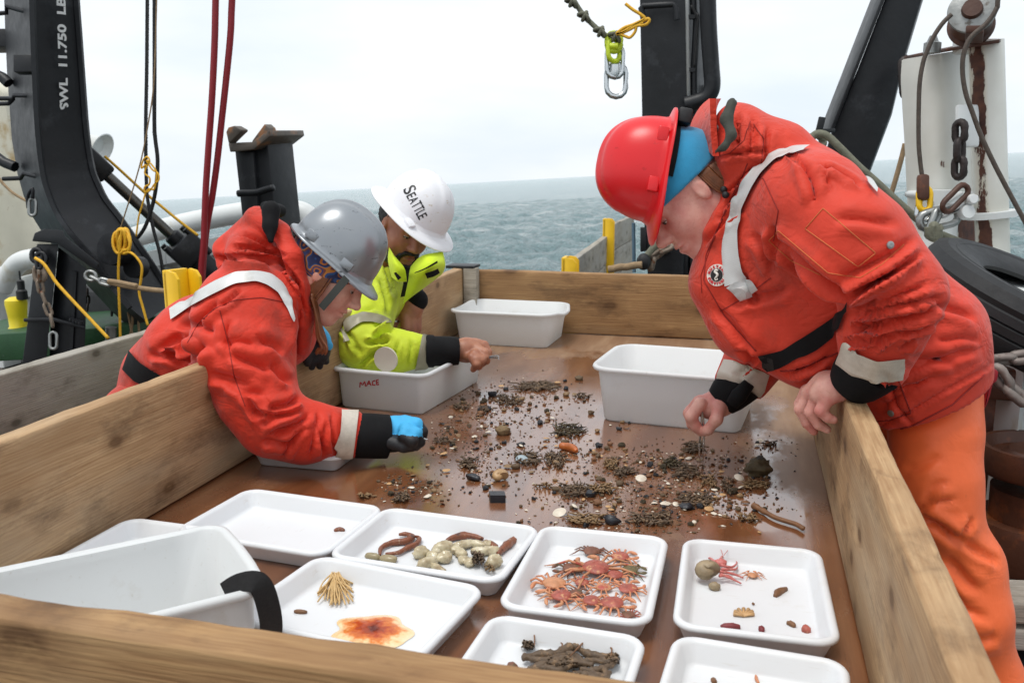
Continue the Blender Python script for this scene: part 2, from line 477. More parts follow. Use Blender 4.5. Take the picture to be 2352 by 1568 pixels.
# ------------------------------------------------------------------ sorting table
TW, TL, TF, TH, TT = 1.365, 3.637, .676, .27, .042
def board(length, height, thick, seed=0, rough=.0012, chip=0, n=None):
    """a worn plank: length along local x, height along z, rounded arrises, uneven surface"""
    r = .006; n = n or max(8, int(length/.03)); prof = []
    for cx, cz, a0 in ((thick/2-r, r, -90), (thick/2-r, height-r, 0), (-thick/2+r, height-r, 90), (-thick/2+r, r, 180)):
        for k in range(4):
            a = math.radians(a0+k*30); prof.append((cx+r*math.cos(a), cz+r*math.sin(a)))
    # extra points along the tall faces
    full = []
    for i, p in enumerate(prof):
        full.append(p); q = prof[(i+1) % len(prof)]
        if abs(q[1]-p[1]) > height*.5:
            for t in (.2, .4, .6, .8): full.append((p[0]+(q[0]-p[0])*t, p[1]+(q[1]-p[1])*t))
    rings = []
    for i in range(n+1):
        x = -length/2+length*i/n; ring = []
        for (yy, zz) in full:
            nz = noise.noise(Vector((x*4+seed*9.1, yy*20, zz*6)))*rough*1.6+noise.noise(Vector((x*22+seed*3.3, yy*50, zz*30)))*rough
            dz = 0
            if zz > height*.85:
                c_ = noise.noise(Vector((x*9+seed*5.7, 3.1, yy*14)))
                dz = nz*1.5-chip*max(0, c_-.15)*.03
            ring.append((x, yy*(1+nz/thick*1.2), zz+dz))
        rings.append(ring)
    mb = MB().loft(rings)
    me = mesh_from('board', mb.v, mb.f, 50)
    return me
tbl = thing('sorting_table', 'long wooden sorting table with raised plank sides and wet brown plywood top', 'table', (TW/2, (TL+TF)/2, DECK))
def put_board(name, me, mat, c, rz, parent, lab=None):
    o = link_mesh(name, me, mat, parent, Matrix.Translation(Vector(c)) @ Matrix.Rotation(rz, 4, 'Z'))
    if lab: o['label'] = lab
    return o
ln = TL-TF
put_board('side_board', board(ln+.09, TH, TT, 1), M_plank, (-TT/2, (TL+TF)/2, .003), math.pi/2, tbl, 'pale grained side board the two people lean over')
put_board('side_board', board(ln+.09, TH, TT, 2), M_plank, (TW+TT/2, (TL+TF)/2, .003), -math.pi/2, tbl, 'side board under the hand of the woman in the red helmet')
put_board('end_board', board(TW-.004, TH-.012, TT, 3), M_plank2, (TW/2, TL+TT/2, .003), math.pi, tbl, 'knotty brown end board behind the white tubs')
put_board('end_board', board(TW+.6, TH+.005, .05, 4, chip=.3), M_plank2, (TW/2-.12, TF-.026, .003), 0, tbl, 'chipped end board in front of the trays')

def floor_mat():
    s = NT('wet_brown_plywood')
    v = s.tc.outputs['Object']
    sx = s.n('ShaderNodeSeparateXYZ'); s.l(v, sx.inputs[0])
    grain = s.noise(60, s.map((1, .05, 1)), detail=6, rough=.7)
    grain2 = s.noise(5, s.map((2.2, .35, 1)), detail=6)
    base = s.ramp(grain2, [(.25, srgb(88, 54, 32)), (.5, srgb(126, 80, 50)), (.75, srgb(152, 108, 74))])
    base = s.mix(s.ramp(grain, [(.35, .0), (.75, .6)]), base, srgb(92, 56, 38))
    # rubbed bare, dry grey wood: far end and along the right board, with ragged borders
    rag = s.noise(4.5, s.map((1.2, .7, 1)), detail=9, rough=.68)
    far = s.math('MULTIPLY', s.math('SUBTRACT', sx.outputs[1], 2.95), 1.6)
    right = s.math('MULTIPLY', s.math('SUBTRACT', sx.outputs[0], 1.06), 2.6)
    nearcut = s.math('MULTIPLY', s.math('SUBTRACT', sx.outputs[1], 1.75), 2.5, clamp=True)
    right = s.math('MULTIPLY', right, nearcut)
    dr = s.math('MAXIMUM', far, right)
    dry = s.ramp(s.math('ADD', dr, s.math('MULTIPLY', s.math('SUBTRACT', rag, .5), 2.6)), [(.28, 0.), (.60, .85)])
    drycol = s.ramp(s.noise(9, s.map((1, .15, 1)), detail=7, rough=.65), [(.3, srgb(120, 92, 70)), (.5, srgb(142, 112, 86)), (.7, srgb(172, 144, 116))])
    c = s.mix(dry, base, drycol)
    # scattered bare scars in the varnish
    scar = s.ramp(s.noise(3.2, s.map((1, .6, 1), loc=(5, 2, 0)), detail=10, rough=.72), [(.63, 0.), (.68, .55)])
    c = s.mix(scar, c, srgb(150, 112, 84))
    s.set('Base Color', c)
    film = s.noise(7, s.map((1, .7, 1), loc=(1, 7, 0)), detail=6, rough=.6)
    rw = s.ramp(film, [(.3, .10), (.5, .2), (.7, .34)])
    # standing water: a pool by the right board
    dx = s.math('SUBTRACT', sx.outputs[0], 1.20); dy = s.math('MULTIPLY', s.math('SUBTRACT', sx.outputs[1], 1.82), .62)
    dd = s.math('SQRT', s.math('ADD', s.math('POWER', dx, 2.), s.math('POWER', dy, 2.)))
    pool = s.ramp(s.math('ADD', dd, s.math('MULTIPLY', s.math('SUBTRACT', rag, .5), .26)), [(.085, 1.), (.115, 0.)])
    pool2 = s.ramp(s.noise(2.6, s.map((1, .8, 1), loc=(2, 4, 0)), detail=8, rough=.6), [(.60, 0.), (.66, 1.)])
    pool = s.mix(s.math('MULTIPLY', s.math('SUBTRACT', 1., dry), .8), pool, s.math('MAXIMUM', pool, pool2))
    r = s.mix(dry, rw, (.55, .55, .55, 1)); r = s.mix(pool, r, (.05, .05, .05, 1))
    s.set('Roughness', r)
    s.set('Specular IOR Level', s.ramp(dry, [(0, .85), (1, .4)])); s.set('Coat Weight', s.ramp(dry, [(0, .7), (1, 0.)])); s.set('Coat Roughness', s.ramp(pool, [(0, .16), (1, .05)])); s.set('Coat IOR', 1.75)
    h = s.math('ADD', s.math('MULTIPLY', grain, .5), s.math('MULTIPLY', film, .8))
    bs = s.n('ShaderNodeBump'); bs.inputs['Distance'].default_value = .0016
    s.l(h, bs.inputs['Height']); s.l(s.ramp(pool, [(0, .45), (1, .05)]), bs.inputs['Strength'])
    s.set('Normal', bs.outputs[0])
    return s.m
M_floor = floor_mat()
fl = MB().box((-.02, TF-.02, -.02), (TW+.02, TL+.02, 0))
fl.build('plywood_top', M_floor, tbl)
cb_ = MB().box((.004, TL-.052, .003), (.062, TL-.004, TH+.004))
cb_.build('corner_post', M_grey, tbl, bevel=.003)
MB().box((-.075, TL-.05, TH+.002), (.05, TL+.05, TH+.014)).build('corner_bracket', M_black, tbl, bevel=.002)
for (x, y) in ((.06, TF+.1), (TW-.06, TF+.1), (.06, TL-.1), (TW-.06, TL-.1)):
    MB().box((x-.045, y-.045, DECK), (x+.045, y+.045, -.02)).build('leg', M_grey, tbl, bevel=.004)
for x in (.03, TW-.03):
    MB().box((x-.02, TF+.05, -.14), (x+.02, TL-.05, -.0205)).build('rail', M_grey, tbl, bevel=.004)

# ------------------------------------------------------------------ trays and tubs
def rrect(a, b, rc, n=6):
    P = []
    rc = max(rc, .002)
    for cx, cy, a0 in ((a-rc, b-rc, 0), (-a+rc, b-rc, 90), (-a+rc, -b+rc, 180), (a-rc, -b+rc, 270)):
        for k in range(n+1):
            t = math.radians(a0+90*k/n); P.append((cx+rc*math.cos(t), cy+rc*math.sin(t)))
    # points along the straight sides so rims can dip
    Q = []
    for i, p in enumerate(P):
        Q.append(p); q = P[(i+1) % len(P)]
        if i % (n+1) == n:
            for t in (.125, .25, .375, .5, .625, .75, .875): Q.append((p[0]+(q[0]-p[0])*t, p[1]+(q[1]-p[1])*t))
    return Q
def vessel(lx, ly, prof, rc, dip=0, lip=0, h=None):
    rings = []
    for ins, z in prof:
        ring = []
        for (x, y) in rrect(lx/2-ins, ly/2-ins, max(.004, rc-ins)):
            zz = z
            if (dip or lip) and z > h*.86:
                e = max(0, min(1, (abs(x)-(lx/2-.05))/.04)); wv = math.exp(-(y/(ly*.27))**4)*e
                x += math.copysign(lip*wv, x); zz = z-dip*wv
            ring.append((x, y, zz))
        rings.append(ring)
    return MB().loft(rings)
TRAY = [(.022, 0), (.017, .003), (.006, .029), (.002, .0305), (-.001, .033), (-.0012, .037), (.0015, .0405), (.006, .0418), (.010, .0405), (.0135, .036), (.0205, .012), (.0235, .0075), (.029, .0055)]
def binprof(h, fl=.03):
    return [(fl, 0), (fl-.006, .005), (.006, h-.014), (-.008, h-.012), (-.011, h-.006), (-.009, h-.001), (-.002, h+.001), (.006, h-.003), (fl-.004, .012), (fl+.004, .006), (fl+.014, .005)]
_tm = vessel(.328, .24, TRAY, .035)
tray_me = mesh_from('tray', _tm.v, _tm.f, 60)
bm = bmesh.new(); bm.from_mesh(tray_me); bmesh.ops.recalc_face_normals(bm, faces=bm.faces); bm.to_mesh(tray_me); bm.free()
tray_me.polygons.foreach_set('use_smooth', [True]*len(tray_me.polygons)); tray_me.set_sharp_from_angle(angle=math.radians(60))
tray_me.materials.append(M_plastic)
TRAYS = {}
for key, x, y, rz, lab in (
    ('empty', .316, 1.44, -5, 'white tray holding only one small brown scrap'),
    ('tunicate', .645, 1.415, -4, 'white tray of pale sea squirts and brown worms'),
    ('coral', .606, 1.166, -8, 'white tray with a tan coral sprig and an orange jelly blob'),
    ('crab', .936, 1.37, 90, 'white tray heaped with small red crabs'),
    ('hermit', 1.206, 1.378, 91, 'white tray with a hermit crab, a tiny crab and scraps'),
    ('weed', .928, 1.012, 87, 'white tray holding a tangle of brown weed and worms'),
    ('specks', 1.203, 1.018, 86, 'white tray with only a few tiny specks in it, beside the tray of brown weed'),
    ('wall', .135, 1.205, 88, 'white tray wedged between the plank side and the white tub with the black strap'),
    ('arm', .145, 1.958, 91, 'white tray under the sleeve of the woman in the grey helmet')):
    o = link_mesh('tray', tray_me, None, None, Matrix.Translation((x, y, .0005)) @ Matrix.Rotation(math.radians(rz), 4, 'Z'))
    tag(o, lab, 'tray', 'white trays laid out on the sorting table'); TRAYS[key] = o
def tub(name, lx, ly, h, x, y, rz, lab, dip=.012, lip=.016, rc=.055, fl=.03):
    o = vessel(lx, ly, binprof(h, fl), rc, dip, lip, h).build(name, M_tub, None, smooth=60, mtx=Matrix.Translation((x, y, .0005)) @ Matrix.Rotation(math.radians(rz), 4, 'Z'))
    return tag(o, lab, 'tub', 'white plastic tubs on the sorting table')
tub('tub', .42, .31, .14, .25, 3.455, -2, 'white plastic tub standing against the far end board')
tub('tub', .43, .34, .16, 1.0, 2.515, -6, 'white plastic tub beside the hand with tweezers of the woman in the red helmet')
mace = tub('tub', .455, .30, .125, .168, 2.545, 84, 'white plastic tub with red handwriting under the yellow sleeve', dip=0, lip=.004, rc=.03, fl=.02)
btub = tub('tub', .41, .25, .15, .312, .922, 46, 'white plastic tub with a black strap over its rim', dip=0, lip=.003, rc=.03, fl=.018)
# its moulded step inside

# ================================================================== SHIP'S GEAR BEHIND THE TABLE
# ---- outer plank pens
M_bolt = M_steel
def plank_wall(name, lab, a, b, z1, hts, mat, thick=.05, posts=()):
    a, b = np.asarray(a, float), np.asarray(b, float); d = b-a; ln_ = np.linalg.norm(d[:2]); ang = math.atan2(d[1], d[0])
    root = thing(name, lab, 'plank wall', ((a[0]+b[0])/2, (a[1]+b[1])/2, DECK)); z = z1
    for i, h_ in enumerate(hts):
        put_board('plank', board(ln_, h_-.006, thick, i+11+ln_), mat, ((a[0]+b[0])/2, (a[1]+b[1])/2, z-h_), ang, root); z -= h_
    return root
pw = plank_wall('plank_wall', 'low weathered grey plank wall running behind the woman in the grey helmet', (-1.0, .9), (-1.0, 3.7), .108, (.235, .24, .24), M_grey)
for yy in (1.2, 2.4): MB().box((-1.07, yy-.03, DECK), (-1.026, yy+.03, .05)).build('post', M_grey, pw, bevel=.004)
# far pen on the right of the view
q0, q1, q2 = PZ(*ZE(180, 775), .09), PZ(*ZE(690, 410), .09), PZ(*ZE(1050, 190), .13)
plank_wall('plank_wall', 'far grey plank wall ending beside the black column', q0[:2], q1[:2], .09, (.24, .24, .24), M_grey)
plank_wall('plank_wall', 'upper grey plank wall between the tall yellow bracket and the black column', q1[:2]+(q2-q1)[:2]*.04, q2[:2], .17, (.24, .24, .24), M_grey)
def bracket(c, w_, h_, top, lab, dirv):
    root = thing('plank_bracket', lab, 'bracket', (c[0], c[1], DECK), 'yellow brackets holding the planks')
    d, s_, u = frame(np.array([dirv[0], dirv[1], 0.]))
    c = np.array([c[0], c[1], 0.])
    MB().obox(c+np.array([0, 0, (top+DECK)/2]), d*w_*.5, s_*.012, np.array([0, 0, (top-DECK)/2])).build('channel_web', M_yellow, root, bevel=.003)
    for sg in (-1, 1):
        n_ = 7; poly = []
        cc = c+s_*.03*1.0+d*sg*w_*.5
        P = [cc-s_*.035+np.array([0, 0, DECK]), cc+s_*.05+np.array([0, 0, DECK]), cc+s_*.05+np.array([0, 0, top-.03]), cc+s_*.03+np.array([0, 0, top-.006]), cc-s_*.01+np.array([0, 0, top]), cc-s_*.035+np.array([0, 0, top-.012])]
        MB().prism(P, d*.012).build('channel_flange', M_yellow, root, bevel=.002)
dirw = (q1-q0)[:2]/np.linalg.norm((q1-q0)[:2])
bracket(q1[:2], .09, 0, .235, 'tall yellow steel bracket between the far plank walls', dirw)
bracket(q0[:2]-dirw*.06, .13, 0, .135, 'short yellow steel bracket at the near end of the far plank wall', dirw)
bl = PX(*Z1(812, 1310), -1.0)
bracket((-1.0, bl[1]), .10, 0, PX(*Z1(812, 1240), -1.0)[2], 'yellow steel bracket behind the shoulder of the woman in the grey helmet', (.35, 1.))

# ---- curved gantry arm on the left
gl = thing('stern_gantry', 'tall black curved gantry arm with white stencilled load limit', 'gantry arm', tuple(PY(*Z1(560, 1500), 4.3)))
Lp = [(138, -900), (150, -40), (155, 150), (162, 330), (176, 600), (200, 800), (228, 900), (265, 985), (330, 1080), (420, 1180), (470, 1260), (600, 1420), (700, 1500)]
Rp = [(300, -900), (352, -40), (366, 150), (384, 400), (402, 620), (428, 780), (455, 850), (490, 920), (560, 1010), (640, 1125), (700, 1215), (775, 1330), (800, 1420)]
Sp = [(-10, -900), (18, -40), (24, 150), (32, 330), (54, 640), (80, 800), (108, 900), (150, 1000), (200, 1080), (300, 1200), (380, 1290), (520, 1440), (620, 1530)]
rings = []
for i in range(len(Lp)-1):
    for k in range(4):
        t = k/4
        g = lambda A: (A[i][0]*(1-t)+A[i+1][0]*t, A[i][1]*(1-t)+A[i+1][1]*t)
        l, r, s_ = PY(*Z1(*g(Lp)), 4.0), PY(*Z1(*g(Rp)), 4.25), PY(*Z1(*g(Sp)), 4.28)
        rings.append([l, r, r+s_-l, s_])
MB().loft(rings).build('leg_box', M_black, gl, smooth=30)
# raised flange lips along the text face
for A, dY in ((Lp, 3.985), (Rp, 4.24)):
    P = smooth_path([PY(*Z1(*p), dY) for p in A[:-1]], 3)
    mb = MB()
    rr = []
    for i, p in enumerate(P):
        d = P[min(i+1, len(P)-1)]-P[max(i-1, 0)]; d /= np.linalg.norm(d); sd_ = np.cross(d, FW); sd_ /= np.linalg.norm(sd_)
        rr.append([p-sd_*.012-FW*.012, p+sd_*.012-FW*.012, p+sd_*.012+FW*.01, p-sd_*.012+FW*.01])
    mb.loft(rr).build('edge_flange', M_black, gl, smooth=30)
def rungs(pts, Y, r, name, mat, parent):
    MB().tube(path(Z1, pts, Y), r, 8).build(name, mat, parent, smooth=60)
rungs([(-20, 455), (60, 455), (65, 440), (155, 442)], 4.1, .012, 'step_rung', M_black, gl)
rungs([(-20, 480), (40, 478), (62, 455)], 4.15, .012, 'step_rung', M_black, gl)
rungs([(15, 825), (95, 822), (110, 800), (185, 818)], 4.1, .012, 'step_rung', M_black, gl)
rungs([(-20, 65), (30, 60), (30, 30), (130, 58)], 4.1, .012, 'step_rung', M_black, gl)
rungs([(-20, 345), (15, 360), (40, 385)], 4.2, .03, 'grab_pipe', M_black, gl)
rungs([(-20, 720), (20, 750), (70, 770)], 4.2, .03, 'grab_pipe', M_black, gl)
MB().obox(PY(*Z1(120, 300), 4.02), R_*.05, FW*.03, U_*.045).build('lamp_bracket', M_black, gl, bevel=.004)
MB().obox(PY(*Z1(0, 190), 4.35), R_*.08, FW*.06, U_*.05).build('pivot_lug', M_black, gl, bevel=.004)
pc = PY(*Z1(528, 1150), 4.0)
MB().lathe([(.02, -.03), (.085, -.03), (.085, .05), (.02, .05)], pc, FW+R_*.25, 28).build('pivot_pin', M_black, gl)
MB().lathe([(.02, -.01), (.06, -.01), (.06, .05), (.02, .05)], PY(*Z1(618, 1230), 4.05), FW+R_*.25, 24).build('pivot_boss', M_black, gl)
mb = MB(); mb.link(PY(*Z1(150, 955), 3.97), U_, R_, .11, .055, .009); mb.build('snap_hook', M_steel, gl, smooth=180)
mb = MB(); mb.tube(smooth_path(path(Z1, [(130, 960), (128, 905), (150, 870), (150, 915)], 3.97), 4), .009, 8); mb.build('hook_eye', M_black, gl, smooth=180)

# text helper: font outline as a thin mesh in a plane
def text_mesh(body, size, bold=0., extrude=.001):
    cu = bpy.data.curves.new('lettering', 'FONT'); cu.body = body; cu.size = size; cu.offset = bold; cu.extrude = extrude
    cu.resolution_u = 3
    o = bpy.data.objects.new('lettering', cu); COL.objects.link(o)
    dg = bpy.context.evaluated_depsgraph_get(); dg.update()
    me = bpy.data.meshes.new_from_object(o.evaluated_get(dg))
    bpy.data.objects.remove(o)
    return me
M_lett = pm('white_stencil_paint', srgb(226, 228, 228), .5, .08, 30, 0, spot=[(srgb(110, 110, 112), .3, 40)])
def text_on(body, p0, p1, height, face_up, name, mat, parent, bold=0., sx=1., lift=.006):
    """letters along p0 to p1, letter tops towards face_up"""
    me = text_mesh(body, 1., bold, .001)
    V = np.array([v.co[:] for v in me.vertices]); w0, w1 = V[:, 0].min(), V[:, 0].max(); hh = V[:, 1].max()
    p0, p1 = np.asarray(p0, float), np.asarray(p1, float); ex = p1-p0; ln_ = np.linalg.norm(ex); ex /= ln_
    ey = np.asarray(face_up, float); ey = ey-ex*(ey @ ex); ey /= np.linalg.norm(ey); ez = np.cross(ex, ey)
    Q = p0+((V[:, :1]-w0)/(w1-w0))*ln_*ex+(V[:, 1:2]/hh)*height*ey+(V[:, 2:3]+lift)*ez
    # one object for each letter: follow connected faces
    fs = [list(p.vertices) for p in me.polygons]; par = list(range(len(V)))
    def root_(i):
        while par[i] != i: par[i] = par[par[i]]; i = par[i]
        return i
    for f in fs:
        for i in f[1:]: par[root_(i)] = root_(f[0])
    grp_ = {}
    for f in fs: grp_.setdefault(root_(f[0]), []).append(f)
    # front, back and sides of one letter may be loose sheets: join those that overlap along the line
    boxes = sorted(((min(V[i, 0] for f in g_ for i in f), max(V[i, 0] for f in g_ for i in f), g_) for g_ in grp_.values()), key=lambda t: t[0]); merged = []
    for lo_, hi_, g_ in boxes:
        if merged and lo_ < merged[-1][1]-.01: merged[-1][1] = max(hi_, merged[-1][1]); merged[-1][2] += g_
        else: merged.append([lo_, hi_, list(g_)])
    for lo_, hi_, g_ in merged:
        ids = sorted({i for f in g_ for i in f}); mp2 = {i: j for j, i in enumerate(ids)}
        link_mesh('letter', mesh_from('letter', [Q[i] for i in ids], [[mp2[i] for i in f] for f in g_], 0), mat, parent)
a, b = PY(*Z1(304, 505), 4.08), PY(*Z1(262, -64), 4.08)
l_, r_ = PY(*Z1(170, 300), 4.0), PY(*Z1(380, 300), 4.25)
fx = (r_-l_)/np.linalg.norm(r_-l_)
a = PY(*Z1(170, 505), 4.0); 
def on_face(x, y):
    # point on the text face of the leg (between its two long edges)
    n_ = np.cross(r_-l_, PY(*Z1(160, 600), 4.0)-l_); d = ray(*Z1(x, y)); return CAM+d*(((l_-CAM) @ n_)/(d @ n_))
ta, tb = on_face(303, 505), on_face(288, -12)
text_on('SWL  11.750  LB', ta, tb, np.linalg.norm(on_face(262, 400)-on_face(300, 400)), -fx, 'lettering', M_lett, gl, bold=.032, lift=.02)

# ---- pedestal below the leg
ped = thing('gantry_pedestal', 'black steel pedestal carrying the curved gantry arm', 'pedestal', tuple(PY(*Z1(250, 1700), 3.9)))
def quadloft(cs, Yn, dvec, name, parent, mat=M_black, bevel=.004):
    P = [PY(*Z1(*c), Yn) for c in cs]; dvec = (sum(P)/len(P)-CAM)*dvec/4.
    return MB().prism(P, dvec).build(name, mat, parent, bevel=bevel)
quadloft([(170, 1125), (268, 1125), (262, 1200), (230, 1500), (190, 1900), (75, 1900), (125, 1500)], 3.75, .16, 'column', ped)
quadloft([(148, 1112), (160, 1075), (205, 1055), (290, 1062), (300, 1090), (458, 1215), (440, 1245), (262, 1122)], 3.7, .2, 'top_plate', ped)
quadloft([(270, 1140), (400, 1240), (395, 1500), (380, 1900), (225, 1900), (232, 1500)], 3.80, .12, 'gusset', ped)
quadloft([(108, 1468), (240, 1462), (392, 1505), (388, 1520), (240, 1480), (110, 1484)], 3.7, .16, 'flange_ring', ped)
for (x, y) in ((170, 1178), (190, 1195)):
    MB().link(PY(*Z1(x, y), 3.7), U_, R_, .09, .075, .012).build('pad_eye', M_black, ped, smooth=180)
for k in range(4):
    MB().cyl(PY(*Z1(330+14*k, 1478+5*k), 3.69), PY(*Z1(330+14*k, 1466+5*k), 3.69), .012).build('bolt', M_black, ped)
MB().beam(PY(*Z1(352, 1250), 3.8), PY(*Z1(318, 1900), 3.8), .02, .02).build('conduit', M_black, ped)

chain(M_chain, path(Z1, [(178, 1240), (186, 1330), (215, 1410), (240, 1480), (248, 1545)], 3.6), .078, .04, .0085, 'hanging_chain', 'rusty link chain hanging down the black pedestal', 'chain')
hk = thing('chain_hook', 'rusty hook joining the hanging chain to the pedestal', 'hook', tuple(PY(*Z1(180, 1290), 3.62)))
MB().tube(smooth_path(path(Z1, [(190, 1235), (206, 1270), (195, 1292), (170, 1290), (162, 1255), (168, 1230)], 3.61), 5), [.014]*26, 10).build('hook_bend', M_chain, hk, smooth=180)
MB().link(PY(*Z1(180, 1215), 3.6), U_, R_, .07, .04, .009).build('hook_eye', M_black, hk, smooth=180)
mb = MB().link(PY(*Z1(246, 1570), 3.6), U_, R_, .1, .05, .008); mb.build('carabiner', M_steel, None, smooth=180)['label'] = 'steel carabiner at the end of the hanging chain'
bpy.data.objects['carabiner']['category'] = 'carabiner'

# ---- hydraulic ram
ram = thing('hydraulic_ram', 'black hydraulic ram with a polished rod propping the gantry arm', 'hydraulic ram', tuple(PY(*Z1(960, 1240), 4.9)))
a, b = PY(*Z1(440, 760), 4.45), PY(*Z1(850, 1140), 4.75)
MB().cyl(a, b, .031, n=20).build('rod', pm('ram_rod', srgb(92, 90, 86), .25, .15, 4, .05, 20, metal=.7), ram)
dv = (b-a)/np.linalg.norm(b-a)
_, sv, uv = frame(dv)
MB().obox(b+dv*.02, dv*.075, sv*.105, uv*.10).build('gland_block', M_black, ram, bevel=.015)
for s1 in (-1, 1):
    for s2 in (-1, 1): MB().cyl(b+sv*s1*.085+uv*s2*.08-dv*.085, b+sv*s1*.085+uv*s2*.08+dv*.12, .018).build('tie_bolt', M_black, ram)
MB().lathe([(.04, -.11), (.05, -.10), (.05, -.04)], b, dv, 20).build('rod_seal', M_black, ram)
MB().cyl(b+dv*.08, b+dv*.95, .075, n=24).build('barrel', M_black, ram)
MB().obox(a-dv*.0, dv*.09, sv*.05, uv*.06).build('clevis', M_black, ram, bevel=.02)

# ---- bulwark, rails, stained plating
bw = thing('bulwark', 'white painted ship bulwark with a pipe handrail behind the black ram', 'bulwark', tuple(PY(300, 800, 6.2)))
MB().tube(smooth_path(path(Z1, [(560, 1120), (640, 1088), (760, 1055), (900, 1022), (1100, 985), (1260, 972), (1370, 974), (1420, 1000), (1450, 1060)], 6.2), 6), .083, 14).build('handrail', M_white, bw, smooth=180)
P = path(Z1, [(540, 1195), (760, 1140), (1060, 1080), (1500, 1030)], 6.3)
for i in range(3): MB().hexa([P[i]+np.array([0, 0, -.14]), P[i+1]+np.array([0, 0, -.14]), P[i+1]+np.array([0, .5, -.14]), P[i]+np.array([0, .5, -.14]), P[i], P[i+1], P[i+1]+np.array([0, .5, 0]), P[i]+np.array([0, .5, 0])]).build('cap_plate', M_white, bw, bevel=.01)
for i in range(3): MB().hexa([P[i]+np.array([0, .2, -1.6]), P[i+1]+np.array([0, .2, -1.6]), P[i+1]+np.array([0, .3, -1.6]), P[i]+np.array([0, .3, -1.6]), P[i]+np.array([0, .2, -.1405]), P[i+1]+np.array([0, .2, -.1405]), P[i+1]+np.array([0, .3, -.1405]), P[i]+np.array([0, .3, -.1405])]).build('side_plate', M_white, bw)
for x in (700, 905): 
    a = PY(*Z1(x, 1150 if x < 800 else 1108), 6.28); MB().box(a+np.array([-.04, -.05, -1.4]), a+np.array([.04, .17, -.145])).build('stanchion', M_white, bw, bevel=.01)
bw2 = thing('bulwark', 'white painted bulwark with a bent pipe rail behind the yellow can', 'bulwark', tuple(PY(40, 800, 5.2)))
MB().tube(smooth_path(path(Z1, [(10, 1330), (30, 1290), (60, 1240), (100, 1205), (170, 1190), (300, 1170)], 5.2), 6), .07, 14).build('handrail', M_white, bw2, smooth=180)
P = path(Z1, [(-120, 1330), (165, 1258), (420, 1210)], 5.3)
for i in range(2):
    MB().hexa([P[i]+np.array([0, 0, -.16]), P[i+1]+np.array([0, 0, -.16]), P[i+1]+np.array([0, .5, -.16]), P[i]+np.array([0, .5, -.16]), P[i], P[i+1], P[i+1]+np.array([0, .5, 0]), P[i]+np.array([0, .5, 0])]).build('cap_plate', M_white, bw2, bevel=.01)
    MB().hexa([P[i]+np.array([0, .1, -1.6]), P[i+1]+np.array([0, .1, -1.6]), P[i+1]+np.array([0, .2, -1.6]), P[i]+np.array([0, .2, -1.6]), P[i]+np.array([0, .1, -.1605]), P[i+1]+np.array([0, .1, -.1605]), P[i+1]+np.array([0, .2, -.1605]), P[i]+np.array([0, .2, -.1605])]).build('side_plate', M_white, bw2)
a = PY(*Z1(-10, 1500), 5.25); MB().box(a+np.array([-.06, -.05, -1.]), a+np.array([.06, .12, .42])).build('stanchion', M_white, bw2, bevel=.01)

sp = thing('stained_housing', 'cream painted housing streaked with brown stains behind the gantry arm', 'housing', tuple(PY(-60, 700, 6.)))
cs = [(-300, 330), (-20, 395), (20, 430), (60, 700), (110, 880), (185, 1080), (170, 1180), (120, 1200), (40, 1290), (60, 1800), (-300, 1800)]
MB().prism([PY(*Z1(*c), 6.) for c in cs], np.array([-.3, 1.2, 0])).build('housing_shell', M_cream, sp, bevel=.03)
MB().tube(smooth_path(path(Z1, [(-40, 760), (0, 830), (60, 890), (130, 930)], 5.9), 5), .012, 6).build('lashing', M_rope, sp, smooth=180)
lb = thing('ventilator_cowl', 'white flared ventilator cowl behind the gantry arm', 'ventilator', tuple(PY(*Z1(430, 720), 7.5)))
c0, c1 = PY(*Z1(400, 655), 7.5), PY(*Z1(500, 710), 7.5)
MB().lathe([(.075, -.05), (.085, .03), (.11, .12), (.15, .17), (.16, .18), (.15, .185), (.09, .12)], c0, R_*.75-U_*.35-FW*.1, 28).build('cowl', M_white, lb)
MB().cyl(c0-R_*.05, c0-R_*.3-U_*.6, .08).build('trunk', M_white, lb)

# ---- mooring post with saddle top
mp_ = thing('roller_post', 'black steel post with a saddle shaped rusty top standing in front of the sea', 'post', tuple(PY(*Z1(1190, 1050), 5.2)))
def ring4(pts, Ya, dY):
    A = [PY(*Z1(*p), Ya) for p in pts]; return [A[0], A[1], A[1]+np.array([.04, dY, 0]), A[0]+np.array([.04, dY, 0])]
MB().loft([ring4([(1082, 690), (1165, 700)], 5.2, .28), ring4([(1115, 985), (1188, 975)], 5.2, .28), ring4([(1215, 1900), (1290, 1890)], 5.2, .28)]).build('post_face', M_black, mp_, bevel=.006)
MB().loft([ring4([(1166, 690), (1232, 645)], 5.22, .26), ring4([(1189, 965), (1262, 925)], 5.22, .26), ring4([(1291, 1890), (1365, 1850)], 5.22, .26)]).build('post_side', M_black, mp_, bevel=.006)
M_rtop = pm('worn_steel_top', srgb(104, 96, 88), .5, .3, 9, .3, 40, metal=.2, spot=[(srgb(150, 108, 76), .42, 8), (srgb(52, 46, 44), .36, 14)])
MB().prism([PY(*Z1(*c), 5.12) for c in [(1052, 660), (1060, 702), (1168, 690), (1246, 628), (1240, 600), (1160, 655)]], np.array([.03, .4, .012])).build('saddle_plate', M_rtop, mp_, bevel=.006)
MB().prism([PY(*Z1(*c), 5.1) for c in [(1042, 610), (1052, 588), (1080, 580), (1112, 598), (1112, 606), (1054, 662)]], np.array([.02, .05, 0])).build('saddle_horn', M_rtop, mp_, bevel=.004)
MB().prism([PY(*Z1(*c), 5.16) for c in [(1162, 650), (1220, 572), (1240, 590), (1248, 622), (1170, 688)]], np.array([.02, .05, 0])).build('saddle_horn', M_rtop, mp_, bevel=.004)
